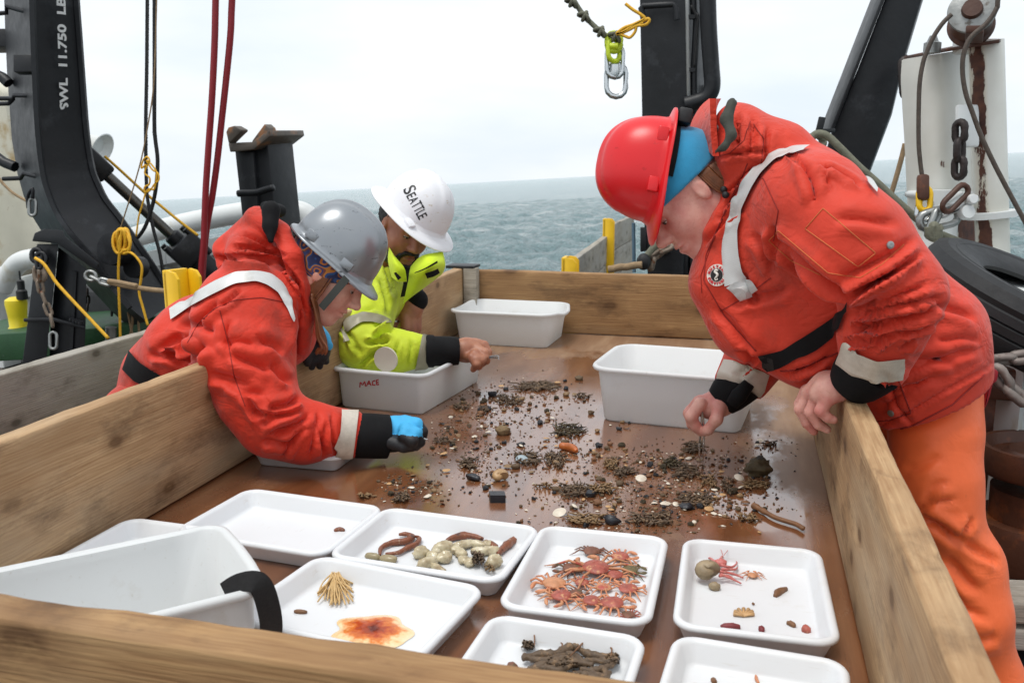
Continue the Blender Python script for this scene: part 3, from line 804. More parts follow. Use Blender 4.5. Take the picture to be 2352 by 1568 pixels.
MB().tube(smooth_path(path(Z1, [(1098, 893), (1130, 890), (1185, 887), (1225, 875), (1262, 865)], 5.08), 4), .022, 8).build('weld_band', M_black, mp_, smooth=180)

# ---- hoses, cables and lines hanging on the left
def line(name, lab, cat, zf, pts, Y, r, mat, group=None, n=8, sm=6, kind=None):
    o = MB().tube(smooth_path(path(zf, pts, Y), sm), r, n).build(name, mat, None, smooth=180); return tag(o, lab, cat, group, kind)
line('hose', 'straight dark red hose hanging behind the woman in the grey helmet', 'hose', Z1, [(1016, -900), (996, -60), (990, 200), (978, 450), (964, 650), (950, 860), (944, 1000), (940, 1120), (930, 1230), (925, 1400)], 4.0, .0165, M_hose, 'red hoses hanging from the gantry')
line('hose', 'slanting dark red hose meeting the straight one lower down', 'hose', Z1, [(1130, -900), (1074, -60), (1064, 150), (1045, 350), (1022, 560), (1002, 740), (980, 900), (958, 1020), (946, 1120), (936, 1230), (930, 1400)], 4.04, .0165, M_hose, 'red hoses hanging from the gantry')
line('cable', 'black fringed cable hanging straight down past the ram', 'cable', Z1, [(688, -900), (680, -60), (677, 300), (672, 600), (676, 860), (688, 960), (708, 1060), (735, 1160), (758, 1290)], 4.3, .0095, M_blackrub, 'black cables hanging by the ram')
line('cable', 'black cable bending down to the pivot of the gantry arm', 'cable', Z1, [(715, -900), (713, -60), (713, 300), (712, 560), (716, 640), (727, 740), (720, 860), (700, 960), (672, 1040), (640, 1090), (600, 1128)], 4.25, .0105, M_blackrub, 'black cables hanging by the ram')
# the fringe (fairing hairs) on the cables
mb = MB()
for cx0, lo in (((680, 677, 672, 676), 900), ((713, 713, 712, 716), 620)):
    for k in range(150):
        y = -40+k*(lo+40)/150; x = np.interp(y, [-60, 300, 600, 860], cx0)
        sg = 1 if cx0[0] > 700 else (-1 if k % 4 else 1)
        p = PY(*Z1(x, y), 4.26); q = PY(*Z1(x+(5+random.random()*5)*(-1 if cx0[0] > 700 else 1), y+6+random.random()*8), 4.26); mb.tube([p, q], .0016, 4)
tag(mb.build('cable_fringe', M_blackrub, None), 'short dark fringe hairs along the hanging black cables', 'fringe', kind='stuff')
line('cord', 'thin tan cord slanting beside the black cables', 'cord', Z1, [(748, -900), (724, -60), (716, 250), (705, 430), (682, 580), (655, 720), (620, 850), (585, 960), (560, 1040), (545, 1090)], 4.2, .004, M_rope, n=6)
line('yellow_line', 'taut yellow line running down to the white handrail', 'rope', Z1, [(484, 722), (560, 790), (660, 882), (740, 948), (830, 1022), (912, 1085)], 4.6, .009, M_yrope, n=6)
line('yellow_line', 'knotted tangle of thin yellow cord round the black cables', 'rope', Z1, [(672, 760), (652, 775), (660, 740), (680, 724), (690, 745), (676, 770), (668, 800), (690, 820), (688, 850), (668, 862), (668, 885), (690, 880), (712, 850), (732, 830), (728, 800), (700, 780), (676, 740), (700, 760), (722, 800), (712, 870), (690, 872), (672, 890), (655, 950), (640, 1000), (628, 1090)], 4.15, .005, M_yrope, n=6)
coil = []
for k in range(120):
    t = k/119; a_ = t*11*2*math.pi
    coil.append((562+(24+5*math.sin(a_*.37))*math.sin(a_)+14*math.sin(t*9), 1112+50*math.cos(a_+.25*math.sin(a_*.5))+8*math.sin(t*14), 3.93+.03*math.sin(a_*.63)))
line('rope_coil', 'bundle of yellow rope coiled on the pivot pin', 'rope coil', Z1, coil, 3.95, .008, M_yrope, n=6, sm=2)
line('yellow_line', 'yellow cord dropping straight down from the coil', 'rope', Z1, [(562, 1060), (552, 1150), (546, 1250), (548, 1350), (552, 1450), (556, 1600)], 3.9, .007, M_yrope, n=6)
line('yellow_line', 'yellow cord curving out and down from the coil', 'rope', Z1, [(570, 1170), (600, 1164), (632, 1190), (654, 1230), (650, 1290), (642, 1350), (660, 1420), (682, 1500)], 3.9, .007, M_yrope, n=6)
line('yellow_strap', 'yellow lashing line from the pedestal eye down to the planks', 'rope', Z1, [(162, 1190), (200, 1215), (235, 1265), (262, 1305), (330, 1380), (420, 1475), (500, 1560)], 3.5, .0085, M_yrope, n=6)
line('tan_rope', 'tan rope stretched from a steel eye to the yellow bracket', 'rope', Z1, [(500, 1300), (560, 1315), (640, 1328), (720, 1338), (830, 1346)], 3.5, .012, M_rope, n=6)
line('tan_rope', 'doubled tan rope end spliced at the steel eye', 'rope', Z1, [(500, 1296), (540, 1300), (600, 1312), (632, 1318)], 3.46, .011, M_rope, n=6)
mb = MB(); mb.link(PY(*Z1(418, 1272), 3.6), R_-U_*.4, U_, .07, .06, .008); mb.link(PY(*Z1(452, 1290), 3.58), R_-U_*.5, FW, .09, .04, .008); mb.link(PY(*Z1(484, 1300), 3.55), R_-U_*.3, U_, .07, .04, .008)
tag(mb.build('rope_shackle', M_steel, None, smooth=180), 'steel eye and links holding the tan rope', 'shackle')
chain(M_dchain, path(Z1, [(402, 1330), (404, 1400), (400, 1460)], 4.3), .06, .032, .007, 'hanging_chain', 'dark chain hanging behind the pedestal', 'chain')
chain(M_dchain, path(Z1, [(505, 1350), (515, 1410), (515, 1470)], 4.3), .06, .032, .007, 'hanging_chain', 'thin dark chain hanging under the gantry pivot', 'chain')
for i, pp in enumerate(([(590, 1430), (600, 1490), (615, 1560)], [(606, 1425), (612, 1480), (600, 1550)], [(640, 1460), (640, 1500), (645, 1560)])):
    line('frayed_cord', 'pale frayed cord hanging by the yellow cords', 'cord', Z1, pp, 4.1, .007, M_rope, 'frayed cords behind the planks', n=5)

# ---- green bench, yellow can
gb = thing('green_bench', 'green painted bench carrying the yellow can behind the plank wall', 'bench', tuple(PY(60, 800, 4.2)+np.array([0, .3, -.4])))
A = [PY(*ZB(*c), Y) for c, Y in (((-60, 1185), 4.1), ((1090, 1030), 4.1))]
z_ = .5*(A[0][2]+A[1][2])
MB().hexa([A[0]+np.array([-.6, 0, -.16]), A[1]+np.array([0, 0, -.16]), A[1]+np.array([0, .8, -.16]), A[0]+np.array([-.6, .8, -.16]), A[0]+np.array([-.6, 0, 0]), A[1], A[1]+np.array([0, .8, 0]), A[0]+np.array([-.6, .8, 0])]).build('bench_top', M_green, gb, bevel=.008)
for t in (.05, .5, .95):
    c = A[0]*(1-t)+A[1]*t; MB().box((c[0]-.05, c[1]+.05, DECK), (c[0]+.05, c[1]+.6, c[2]-.161)).build('bench_leg', M_black, gb)
MB().cyl(PY(*ZB(945, 1040), 4.05), PY(*ZB(945, 1200), 4.05), .03).build('pipe_leg', M_steel, gb)
cn = PY(*ZB(165, 1085), 4.35); hgt = np.linalg.norm(PY(*ZB(165, 790), 4.35)-cn); rad = 88*.27*mpp(cn)
yc = thing('yellow_can', 'yellow plastic spray can with a black nozzle on the green bench', 'can', tuple(cn))
MB().lathe([(rad*.8, 0), (rad*.92, .006), (rad*.92, .03), (rad*.8, .04), (rad*.86, hgt*.5), (rad, hgt*.82), (rad*.96, hgt*.93), (rad*.6, hgt)], cn, (0, 0, 1), 28).build('can_body', M_yplas, yc)
c2 = cn+np.array([.07, 0, hgt])
MB().lathe([(rad*.52, 0), (rad*.5, .05), (rad*.34, .06), (rad*.34, .11), (rad*.1, .12), (rad*.08, .17)], c2-np.array([.02, 0, .01]), (0, 0, 1), 20).build('nozzle', M_blackrub, yc)
tb_ = MB().box((-3.2, 4.9, DECK), (-1.35, 5.15, -.1)); tag(tb_.build('tyre_fender_row', M_blackrub, None, bevel=.05), 'dark rubber fender behind the gantry pedestal', 'fender')

# ================================================================== RIGHT SIDE
col = thing('gantry_column', 'thick black square gantry column standing behind the table', 'column', tuple(PY(1525, 700, 5.6)))
A = [PY(1458, -520, 5.6), PY(1577, -520, 5.6)]; B = [PY(1487, 640, 5.6), PY(1568, 640, 5.6)]; Cc = [PY(1473, 250, 5.6), PY(1580, 250, 5.6)]
mb = MB()
def r4(p): return [p[0], p[1], p[1]+np.array([.12, .4, 0]), p[0]+np.array([.1, .4, 0])]
lowp = [B[0]+(B[0]-Cc[0])*1.5, B[1]+(B[1]-Cc[1])*1.5]
for q_ in lowp: q_[2] = DECK
mb.loft([r4(A), r4(Cc), r4([PY(1476, 480, 5.6), PY(1576, 480, 5.6)]), r4(B), r4(lowp)]).build('column_box', M_black, col, bevel=.012)
MB().tube(path(Z4, [(452, 95), (440, 40), (450, 32), (600, 22), (612, 35), (620, 100)], 5.5), .018, 8).build('rung', M_black, col, smooth=60)
MB().tube(smooth_path(path(Z4, [(740, -1100), (772, -30), (778, 150), (790, 330), (796, 420), (785, 465), (755, 495), (700, 515), (660, 525)], 5.55), 5), .048, 12).build('guard_pipe', M_black, col, smooth=180)
MB().tube(smooth_path(path(Z4, [(690, -1100), (702, -30), (712, 70), (718, 110), (706, 350), (706, 480), (700, 620)], 5.62), 5), .022, 8).build('conduit', M_black, col, smooth=180)
MB().tube(smooth_path(path(Z4, [(690, 30), (720, 90), (722, 140), (705, 350)], 5.6), 5), .009, 6).build('conduit', M_blackrub, col, smooth=180)
MB().tube(path(Z4, [(655, -1100), (678, 480)], 5.6), .012, 6).build('conduit', M_white, col, smooth=180)
for y in (85, 350): MB().box(PY(*Z4(676, y), 5.6)-np.array([0, .01, .012]), PY(*Z4(712, y), 5.6)+np.array([0, .03, .012])).build('clamp', M_black, col)
MB().obox(PY(*Z4(732, 478), 5.9), R_*.085, FW*.05, U_*.055).build('junction_box', pm('grey_box', srgb(150, 150, 146), .5), col, bevel=.005)
MB().prism([PY(*ZE(*c), 5.45) for c in [(1165, 300), (1250, 320), (1250, 620), (1165, 628)]], np.array([0, .06, 0])).build('guide_bar', M_black, col, bevel=.004)
for x0, x1 in ((1735, 1800), (1830, 1960)):
    MB().prism([PY(*ZE(*c), 5.62) for c in [(x0, 380), (x1, 380), (x1, 1000), (x0, 1000)]], np.array([.05, .15, 0])).build('guide_bar', M_black, col, bevel=.004)
MB().obox(PY(*ZE(1460, 545), 5.5), R_*.045, FW*.08, U_*.05).build('hook_plate', M_black, col, bevel=.004)
MB().tube(path(ZE, [(1075, 240), (1085, 900)], 5.9), .012, 6).build('corner_rod', pm('blue_grey_paint', srgb(90, 120, 140), .5), col)

line('tackle_rope', 'grey green rope lying behind the chin of the woman in the red helmet', 'rope', ZE, [(1500, 430), (1400, 520), (1300, 640), (1220, 740), (1170, 800)], 5.0, .024, M_grope)
line('tackle_rope', 'frayed tan rope lying along the far end board', 'rope', ZE, [(1190, 800), (1080, 810), (980, 830), (900, 830), (820, 850), (740, 862)], 4.9, .02, M_rope)
chain(M_chain, path(ZE, [(1580, 560), (1560, 600), (1480, 630), (1400, 610), (1340, 690), (1310, 800), (1290, 880), (1280, 930)], 5.0), .1, .058, .014, 'deck_chain', 'rusty chain hooked on the black column', 'chain')
mb = MB(); mb.ball(PY(*ZE(1210, 760), 4.95), .04, 8, (1, .8, 1.2)); tag(mb.build('rope_knot', M_blackrub, None), 'dark taped knot in the rope by the black column', 'knot')

# swivel and knotted rope
line('knotted_rope', 'grey knotted rope slanting in from above to the black column', 'rope', Z4, [(-160, -300), (60, -20), (100, 0), (130, 45), (160, 85), (200, 125), (240, 160), (275, 185), (300, 195)], 5.0, .0135, M_grope)
for k, (x, y) in enumerate(((95, 10), (158, 82), (238, 158), (310, 182))):
    mb = MB(); c = PY(*Z4(x, y), 4.99)
    for j in range(3):
        P = [c+.024*(math.cos(t)*(R_*math.cos(j*1.1)+U_*math.sin(j*1.1))+math.sin(t)*FW)+(R_+U_*(-.8))*.010*(j-1) for t in np.linspace(0, 6.28, 12)[:-1]]
        mb.tube(P, .0105, 6, closed=True)
    tag(mb.build('rope_knot', M_grope, None, smooth=180), 'lump of a knot tied in the slanting grey rope', 'knot', 'knots along the slanting grey rope')
line('yellow_line', 'loose yellow rope tying the swivel to the column rung', 'rope', Z4, [(315, 172), (350, 160), (400, 130), (450, 105), (475, 95), (480, 108), (460, 125), (420, 130), (380, 150), (345, 165), (320, 168), (355, 140), (405, 122), (455, 95), (440, 75), (400, 50), (362, 20)], 4.95, .0085, M_yrope, n=6)
line('yellow_line', 'yellow rope loop hanging by the swivel', 'rope', Z4, [(318, 165), (360, 182), (385, 188), (410, 160), (420, 130), (450, 115)], 4.95, .008, M_yrope, n=6)
M_neon = pm('neon_green_shackle', srgb(196, 214, 40), .4, .15, 30, .1, 60, spot=[(srgb(110, 120, 40), .36, 60)])
ns = thing('shackle', 'neon yellow green coupling link above the steel swivel', 'shackle', tuple(PY(*Z4(305, 230), 5)))
MB().link(PY(*Z4(304, 212), 5), U_, R_, .13, .105, .016).build('upper_half', M_neon, ns, smooth=180)
MB().link(PY(*Z4(305, 252), 5), U_, R_+FW*.4, .15, .10, .015).build('lower_half', M_neon, ns, smooth=180)
MB().cyl(PY(*Z4(285, 232), 4.98), PY(*Z4(326, 232), 4.98), .018).build('pin', M_neon, ns)
sw = thing('swivel', 'bright steel swivel hanging from the neon coupling link', 'swivel', tuple(PY(*Z4(313, 350), 5)))
MB().link(PY(*Z4(309, 308), 5), U_, R_, .20, .115, .014).build('upper_eye', M_bright, sw, smooth=180)
MB().link(PY(*Z4(315, 402), 5), U_, R_, .21, .135, .015).build('lower_eye', M_bright, sw, smooth=180)
MB().lathe([(.012, -.04), (.03, -.035), (.034, 0), (.03, .03), (.012, .035)], PY(*Z4(312, 352), 5), (0, 0, 1), 18).build('swivel_body', M_bright, sw)

# ---- slanting brace
dl = thing('slanting_brace', 'broad black slanting steel brace beside the white post', 'brace', tuple(PY(*Z4(1500, 900), 4.6)))
MB().prism([PY(*Z4(*c), 4.6) for c in [(2008, -900), (2125, -900), (1850, -30), (1760, 270), (1690, 560), (1580, 850), (1480, 1100), (1260, 1100), (1390, 660), (1520, 350)]], np.array([.05, .35, 0])).build('leg_plate', M_black, dl, bevel=.01)
MB().prism([PY(*Z4(*c), 4.55) for c in [(1992, -900), (2012, -900), (1400, 655), (1384, 650)]], np.array([-.02, .45, 0])).build('leg_flange', M_black, dl, bevel=.004)
MB().prism([PY(*Z4(*c), 4.4) for c in [(1760, 270), (1812, 300), (1800, 360), (1760, 392), (1715, 388), (1735, 320)]], np.array([.02, .06, 0])).build('lug_plate', M_black, dl, bevel=.006)
MB().link(PY(*Z4(1768, 390), 4.35), U_*1.+R_*-.06, R_, .2, .075, .015).build('lug_shackle', M_dchain, dl, smooth=180)
MB().cyl(PY(*Z4(1748, 350), 4.33), PY(*Z4(1798, 350), 4.33), .025).build('lug_pin', M_rust, dl)
MB().beam(PY(*Z4(1345, 585), 4.4), PY(*Z4(1320, 690), 4.4), .03, .03).build('cleat_horn', M_black, dl, bevel=.004)
MB().beam(PY(*Z4(1330, 655), 4.4), PY(*Z4(1400, 652), 4.45), .03, .02).build('cleat_arm', M_black, dl, bevel=.004)
cl = []
for k in range(70):
    t = k/69*5.3*2*math.pi; cl.append((1312+(38-k*.12)*math.cos(t)+6*math.sin(t*.3), 712+(34+4*math.sin(t*.7))*math.sin(t)-k*.1, 4.3+.05*math.sin(t*.5)))
line('rope_coil', 'dark rope wound round the cleat on the slanting brace', 'rope coil', Z4, cl, 4.3, .014, M_grope, n=6, sm=2)
line('mooring_rope', 'old rope stretched from the cleat down to the rusty white post', 'rope', Z4, [(1290, 690), (1320, 668), (1370, 680), (1440, 745), (1530, 835), (1610, 905), (1740, 1025), (1880, 1142), (1960, 1180), (2050, 1215), (2115, 1238)], 3.4, .0135, M_grope)

# ---- white post with rust
wt = thing('white_post', 'tall white steel post with peeling paint and rust streaks', 'post', tuple(PY(*ZR(540, 1500), 3.6)))
def postmat():
    s = NT('peeling_white_paint')
    v = s.tc.outputs['Generated']
    sx = s.n('ShaderNodeSeparateXYZ'); s.l(v, sx.inputs[0])
    base = s.ramp(s.noise(3, detail=5), [(.3, srgb(205, 203, 192)), (.7, srgb(228, 228, 222))])
    nz = s.noise(26, s.map((1, 1, .35)), detail=9, rough=.72)
    # peeled strip facing the seam between the tube and the plate
    ax = s.n('ShaderNodeAttribute', attribute_name='peel')
    k = s.ramp(s.math('ADD', ax.outputs['Fac'], s.math('MULTIPLY', s.math('SUBTRACT', nz, .5), 1.5)), [(.50, 0.), (.56, 1.)])
    rustc = s.ramp(s.noise(30, detail=6), [(.3, srgb(56, 30, 24)), (.7, srgb(96, 56, 38))])
    c = s.mix(k, base, rustc)
    st = s.ramp(s.math('ADD', ax.outputs['Fac'], s.math('MULTIPLY', s.math('SUBTRACT', s.noise(4, s.map((1, 1, .2)), detail=6), .5), 1.)), [(.22, 0.), (.55, .45)])
    c2 = s.mix(st, base, srgb(176, 158, 126)); c = s.mix(k, c2, rustc)
    s.set('Base Color', c); s.set('Roughness', s.ramp(k, [(0, .38), (1, .75)]))
    s.set('Normal', s.bump(s.math('SUBTRACT', 1., k), .5, .004)); return s.m
M_peel = postmat()
def peel_attr(o, fn):
    me = o.data; a = me.attributes.new('peel', 'FLOAT', 'POINT')
    P = np.array([(o.matrix_basis @ v.co)[:] for v in me.vertices]); uv = proj(P)
    a.data.foreach_set('value', [float(fn((x-1975.7)/.42, y/.42)) for x, y in uv])
# tube
t0, t1 = PY(*ZR(690, 230), 3.55), PY(*ZR(735, 1700), 3.55); rt = 88*.42*mpp(t0)
mb = MB(); nS = 40
dvt = (t1-t0)
mb.tube([t0+dvt*i/nS for i in range(nS+1)], rt, 40); o = mb.build('post_tube', M_peel, wt, smooth=60)
peel_attr(o, lambda x, y: np.exp(-(((x-(630+.033*y)))/46)**2)*(1. if 280 < y < 760 else (.66 if y < 1450 else .2)) + .8*np.exp(-((x-690)/30)**2-((y-1330)/120)**2))
pl, pr = [(235, 325), (228, 430), (250, 800), (262, 1060), (285, 1400), (300, 1700)], [(600, 268), (603, 430), (625, 800), (640, 1060), (660, 1400), (672, 1700)]
rings = []
for k in range(33):
    t = k/32
    row = []
    ly = lambda A: (np.interp(t, [0, .08, .35, .55, .8, 1], [p[0] for p in A]), np.interp(t, [0, .08, .35, .55, .8, 1], [p[1] for p in A]))
    for j in range(15):
        u = j/14; (xa, ya), (xb, yb) = ly(pl), ly(pr)
        row.append(PY(*ZR(xa*(1-u)+xb*u, ya*(1-u)+yb*u), 3.62+.22*(1-math.sin(math.pi*min(1, u*.85+.1)))))
    rings.append(row)
front = MB().loft(rings, closed_ring=False)
back = [[p+np.array([.0, .03, 0]) for p in r] for r in rings]
front.loft([r[::-1] for r in back], closed_ring=False)
o = front.build('post_plate', M_peel, wt, smooth=60, fixn=False)
peel_attr(o, lambda x, y: np.clip((x-455-.06*y)/300, 0, .66)+(.6*np.clip((y-1150)/60, 0, 1)*np.clip((x-505)/25, 0, 1)) + .42*np.exp(-((x-460)/50)**2-((y-900)/50)**2))
MB().tube(smooth_path([PY(*ZR(x, y), Y) for x, y, Y in ((262, 1062, 3.76), (350, 1064, 3.6), (480, 1066, 3.6), (630, 1070, 3.6))], 5), .014, 6).build('weld_seam', M_white, wt, smooth=180)
MB().lathe([(rt, -.01), (rt+.028, -.008), (rt+.028, .014), (rt, .016)], t0+dvt*((1152-230)/1470.), dvt, 40).build('collar', M_white, wt)
MB().prism([PY(*ZR(*c), Y) for c, Y in (((238, 326), 3.9), ((600, 262), 3.45), ((760, 236), 3.42), ((775, 232), 3.6), ((700, 230), 3.9))], np.array([0, 0, .012])).build('top_plate', M_rust, wt, bevel=.002)
MB().obox(PY(*ZR(585, 690), 3.5), R_*.04, FW*.012, U_*.075).build('pad_eye', M_white, wt, bevel=.01)
MB().lathe([(.03, 0), (.03, .035), (.02, .04), (.012, .06)], PY(*ZR(392, 292), 3.6), (0, 0, 1), 12).build('cap_bolt', M_steel, wt)
MB().obox(PY(*ZR(590, 245), 3.6), R_*.045, FW*.03, U_*.03).build('stopper', M_white, wt, bevel=.01)
chain(M_dchain, path(ZR, [(546, 672), (545, 760), (543, 840), (541, 915), (540, 985)], 3.42), .092, .06, .0135, 'heavy_chain', 'heavy dark chain hanging on the white post', 'chain')

# ---- sheave block and wires
sh = thing('sheave_block', 'grey galvanised sheave block hanging above the white post', 'pulley block', tuple(PY(*ZR(640, 80), 3.4)))
cB = PY(*ZR(612, 62), 3.4); rB = 122*.42*mpp(cB); axb = -FW*.88+R_*-.42+U_*.1; axb /= np.linalg.norm(axb)
M_galv = pm('pitted_zinc', srgb(150, 152, 150), .45, .25, 22, .4, 60, metal=.45, spot=[(srgb(104, 98, 90), .4, 26)])
for s_, mt, nm in ((0, M_galv, 'cheek_plate'), (-.115, M_rust, 'cheek_plate')):
    MB().lathe([(.004, .012), (rB*.7, .012), (rB, .006), (rB*1.02, 0), (rB, -.008), (.004, -.008)], cB+axb*s_, axb, 36).build(nm, mt, sh)
MB().lathe([(rB*.9, -.09), (rB*.72, -.05), (rB*.9, -.016)], cB, axb, 32).build('sheave_wheel', M_rust, sh)
MB().lathe([(.004, .03), (.03, .03), (.034, .012)], cB, axb, 18).build('axle_bolt', M_rust, sh)
MB().tube([cB+U_*rB*.6+axb*-.05, cB+U_*.5, cB+U_*2.2], [.03, .02, .02], 10).build('hanger_strap', M_rust, sh)
MB().obox(PY(*ZR(625, 190), 3.38), R_*.03, axb*.045, U_*.014).build('becket', M_rust, sh, bevel=.006)
line('wire_rope', 'wire rope looping from the sheave block down to a thimble', 'wire rope', ZR, [(500, 80), (450, 130), (400, 205), (365, 285), (345, 340), (326, 450), (320, 600), (320, 780), (330, 900), (345, 1000)], 3.35, .0075, M_wire, 'wire ropes on the sheave block')
line('wire_rope', 'dark wire rope running from the sheave block out to the right', 'wire rope', ZR, [(800, -500), (755, -20), (745, 50), (690, 130), (620, 190), (585, 240), (562, 320), (562, 420), (580, 520), (612, 610), (660, 740), (730, 890), (800, 1025), (900, 1210), (1000, 1390)], 3.3, .0078, M_wire, 'wire ropes on the sheave block')
line('tan_rope', 'thin tan rope hanging beside the white post', 'rope', ZR, [(246, 785), (225, 870), (200, 960), (165, 1080), (150, 1150)], 4.2, .011, M_rope, n=6)
th = thing('thimble_shackles', 'rusty thimble and yellow painted shackles at the wire rope end', 'shackle', tuple(PY(*ZR(350, 1080), 3.35)))
MB().obox(PY(*ZR(343, 1025), 3.33), R_*.02, FW*.016, U_*.045).build('socket', M_rust, th, bevel=.012)
MB().link(PY(*ZR(352, 1090), 3.33), U_, R_, .10, .06, .011).build('shackle_bow', M_yellow, th, smooth=180)
MB().link(PY(*ZR(350, 1150), 3.33), U_+R_*.15, R_, .10, .065, .009).build('shackle_bow', M_bright, th, smooth=180)
MB().link(PY(*ZR(430, 1195), 3.3), R_+U_*.25, U_, .16, .085, .013).build('shackle_bow', M_steel, th, smooth=180)
MB().link(PY(*ZR(400, 1220), 3.28), R_*.4+U_, FW+R_, .12, .06, .012).build('shackle_bow', M_steel, th, smooth=180)
ph = thing('pelican_hook', 'white painted quick release hook on the white post', 'hook', tuple(PY(*ZR(540, 1110), 3.36)))
MB().prism([PY(*ZR(*c), 3.34) for c in [(430, 1140), (450, 1105), (500, 1070), (555, 1040), (575, 1055), (520, 1090), (480, 1120), (450, 1155)]], FW*.03).build('hook_arm', M_white, ph, bevel=.006)
MB().prism([PY(*ZR(*c), 3.3) for c in [(440, 1180), (520, 1150), (570, 1110), (600, 1060), (650, 1065), (655, 1100), (610, 1120), (580, 1140), (510, 1170), (460, 1195)]], FW*.03).build('hook_tongue', M_white, ph, bevel=.006)
MB().lathe([(.002, .02), (.014, .02), (.018, .012), (.018, -.02)], PY(*ZR(605, 1092), 3.3), -FW, 18).build('pivot_bolt', M_white, ph)
MB().lathe([(.008, .015), (.022, .015), (.025, .008), (.025, -.015), (.008, -.015)], PY(*ZR(582, 1160), 3.3), -FW, 18).build('release_ring', M_white, ph)
MB().link(PY(*ZR(520, 1085), 3.28), R_+U_*1., FW*.3+R_-U_, .13, .06, .01).build('keeper_link', M_rust, ph, smooth=180)
line('rope_knot', 'hitch of old rope tied round the shackle', 'knot', ZR, [(372, 1240), (380, 1290), (412, 1300), (420, 1250), (400, 1230), (392, 1270), (405, 1305), (430, 1285), (425, 1240), (440, 1260)], 3.25, .013, M_grope)

# ---- white gunwale, tyre, winch
gw = thing('gunwale', 'white rounded gunwale behind the tyre', 'gunwale', tuple(PY(*ZG(300, 300), 3.4)))
rings = []
for k, (x, y, Y) in enumerate(((60, 60, 3.75), (130, 105, 3.6), (230, 140, 3.4), (360, 190, 3.2), (495, 245, 3.0), (680, 320, 2.8))):
    c = PY(*ZG(x, y), Y); rr = .23; ring = []
    for j in range(14):
        a_ = math.pi*(j/13); ring.append(c+np.array([.16*math.cos(a_), .22*math.cos(a_), rr*.6*math.sin(a_)-rr*.6]))
    ring = [ring[0]+np.array([0, 0, -1.2])]+ring+[ring[-1]+np.array([0, 0, -1.2])]
    rings.append(ring)
MB().loft(rings, closed_ring=True).build('gunwale_shell', M_white, gw, smooth=60)
MB().lathe([(.075, 0), (.078, .03), (.06, .05), (.055, .3)], PY(*ZR(425, 1400), 3.55)+np.array([0, 0, -.06]), (0, 0, 1), 20).build('pipe_foot', M_white, gw)

ty = thing('tyre', 'worn black rubber tyre leaning against the white gunwale', 'tyre', tuple(PY(*ZG(400, 420), 2.75)))
cT = PY(2372, 722, 2.80); axT = .36*R_+.93*U_-.46*FW; axT /= np.linalg.norm(axT)
Rt = .34
prof = [(.185, -.05), (.195, -.075), (.30, -.092), (.325, -.08), (.338, -.05), (.340, -.03), (.334, -.026), (.340, -.022), (.342, 0), (.336, .004), (.342, .008), (.340, .03), (.334, .034), (.338, .05), (.325, .08), (.30, .092), (.262, .088), (.2, .075), (.18, .062), (.185, .05), (.21, .045), (.285, .06), (.31, .05), (.315, 0), (.31, -.05), (.285, -.06), (.21, -.045)]
MB().lathe(prof+[prof[0]], cT, axT, 56, caps=False).build('carcass', M_blackrub, ty, smooth=30)
MB().lathe([(.268, .089), (.272, .0915), (.276, .089)], cT, axT, 56, caps=False).build('sidewall_ring', M_blackrub, ty, smooth=180)

wd = thing('winch_drum', 'rusty steel winch drum with broad flanges behind the orange trousers', 'winch', tuple(PY(2480, 1300, 2.45)))
cw = PY(*ZG(560, 900), 2.45); rw_ = abs((PY(*ZG(560, 900), 2.45)-PY(*ZG(318, 900), 2.45))[0])
def disc(yg, prof, nm, mt=M_rust):
    c = cw.copy(); c[2] = PY(*ZG(560, yg), 2.45)[2]
    MB().lathe(prof, c, (0, 0, 1), 64).build(nm, mt, wd, smooth=40)
disc(905, [(.02, .0), (rw_*.5, 0), (rw_*.62, -.015), (rw_*.8, -.015), (rw_*.9, .012), (rw_, .012), (rw_*1.02, .0), (rw_*1.04, -.05), (rw_*1.0, -.06), (rw_*.7, -.06), (.02, -.06)], 'flange')
disc(1060, [(.02, 0), (rw_*.75, 0), (rw_*.72, -.2), (.02, -.2)], 'drum_core')
disc(1180, [(.02, 0), (rw_*.98, 0), (rw_*1.02, -.02), (rw_*1.02, -.12), (rw_*.9, -.13), (.02, -.13)], 'flange')
disc(1400, [(.02, 0), (rw_*.6, 0), (rw_*.6, -.4), (.02, -.4)], 'pedestal')
bmz = PY(*ZG(430, 565), 2.66)
MB().box(bmz+np.array([-.3, -.05, -.09]), bmz+np.array([1.2, .12, 0])).build('frame_beam', M_rust, wd, bevel=.01)
MB().box(bmz+np.array([-.3, .02, -.8]), bmz+np.array([1.2, .1, -.0905])).build('frame_plate', M_rust, wd, bevel=.01)
M_gchain = pm('grey_chain', srgb(132, 122, 116), .6, .25, 30, .3, 100, metal=.35, spot=[(srgb(96, 70, 66), .36, 40)])
chain(M_gchain, path(ZG, [(362, 545), (400, 545), (430, 540), (470, 532), (520, 528), (580, 520)], 2.45), .075, .044, .0105, 'slack_chain', 'upper grey chain stretched out from the hem of the red jacket', 'chain')
chain(M_gchain, path(ZG, [(378, 575), (405, 615), (432, 655), (465, 690), (500, 710), (560, 740)], 2.4), .085, .05, .012, 'slack_chain', 'lower grey chain sagging past the winch drum', 'chain')
for k, (x, y) in enumerate(((455, 1455), (455, 1560))):
    p = PY(*ZG(x, y), 2.05)
    put_board('pallet_board', board(.9, .05, .12, 30+k), M_grey, (p[0]+.2, p[1], p[2]-.05), .1, None)
    bpy.data.objects['pallet_board' if k == 0 else 'pallet_board.001']
for nm, lb in (('pallet_board', 'old timber plank lying below the winch drum'), ('pallet_board.001', 'lower timber plank lying near the boots under the winch')):
    tag(bpy.data.objects[nm], lb, 'plank', 'loose planks under the winch')

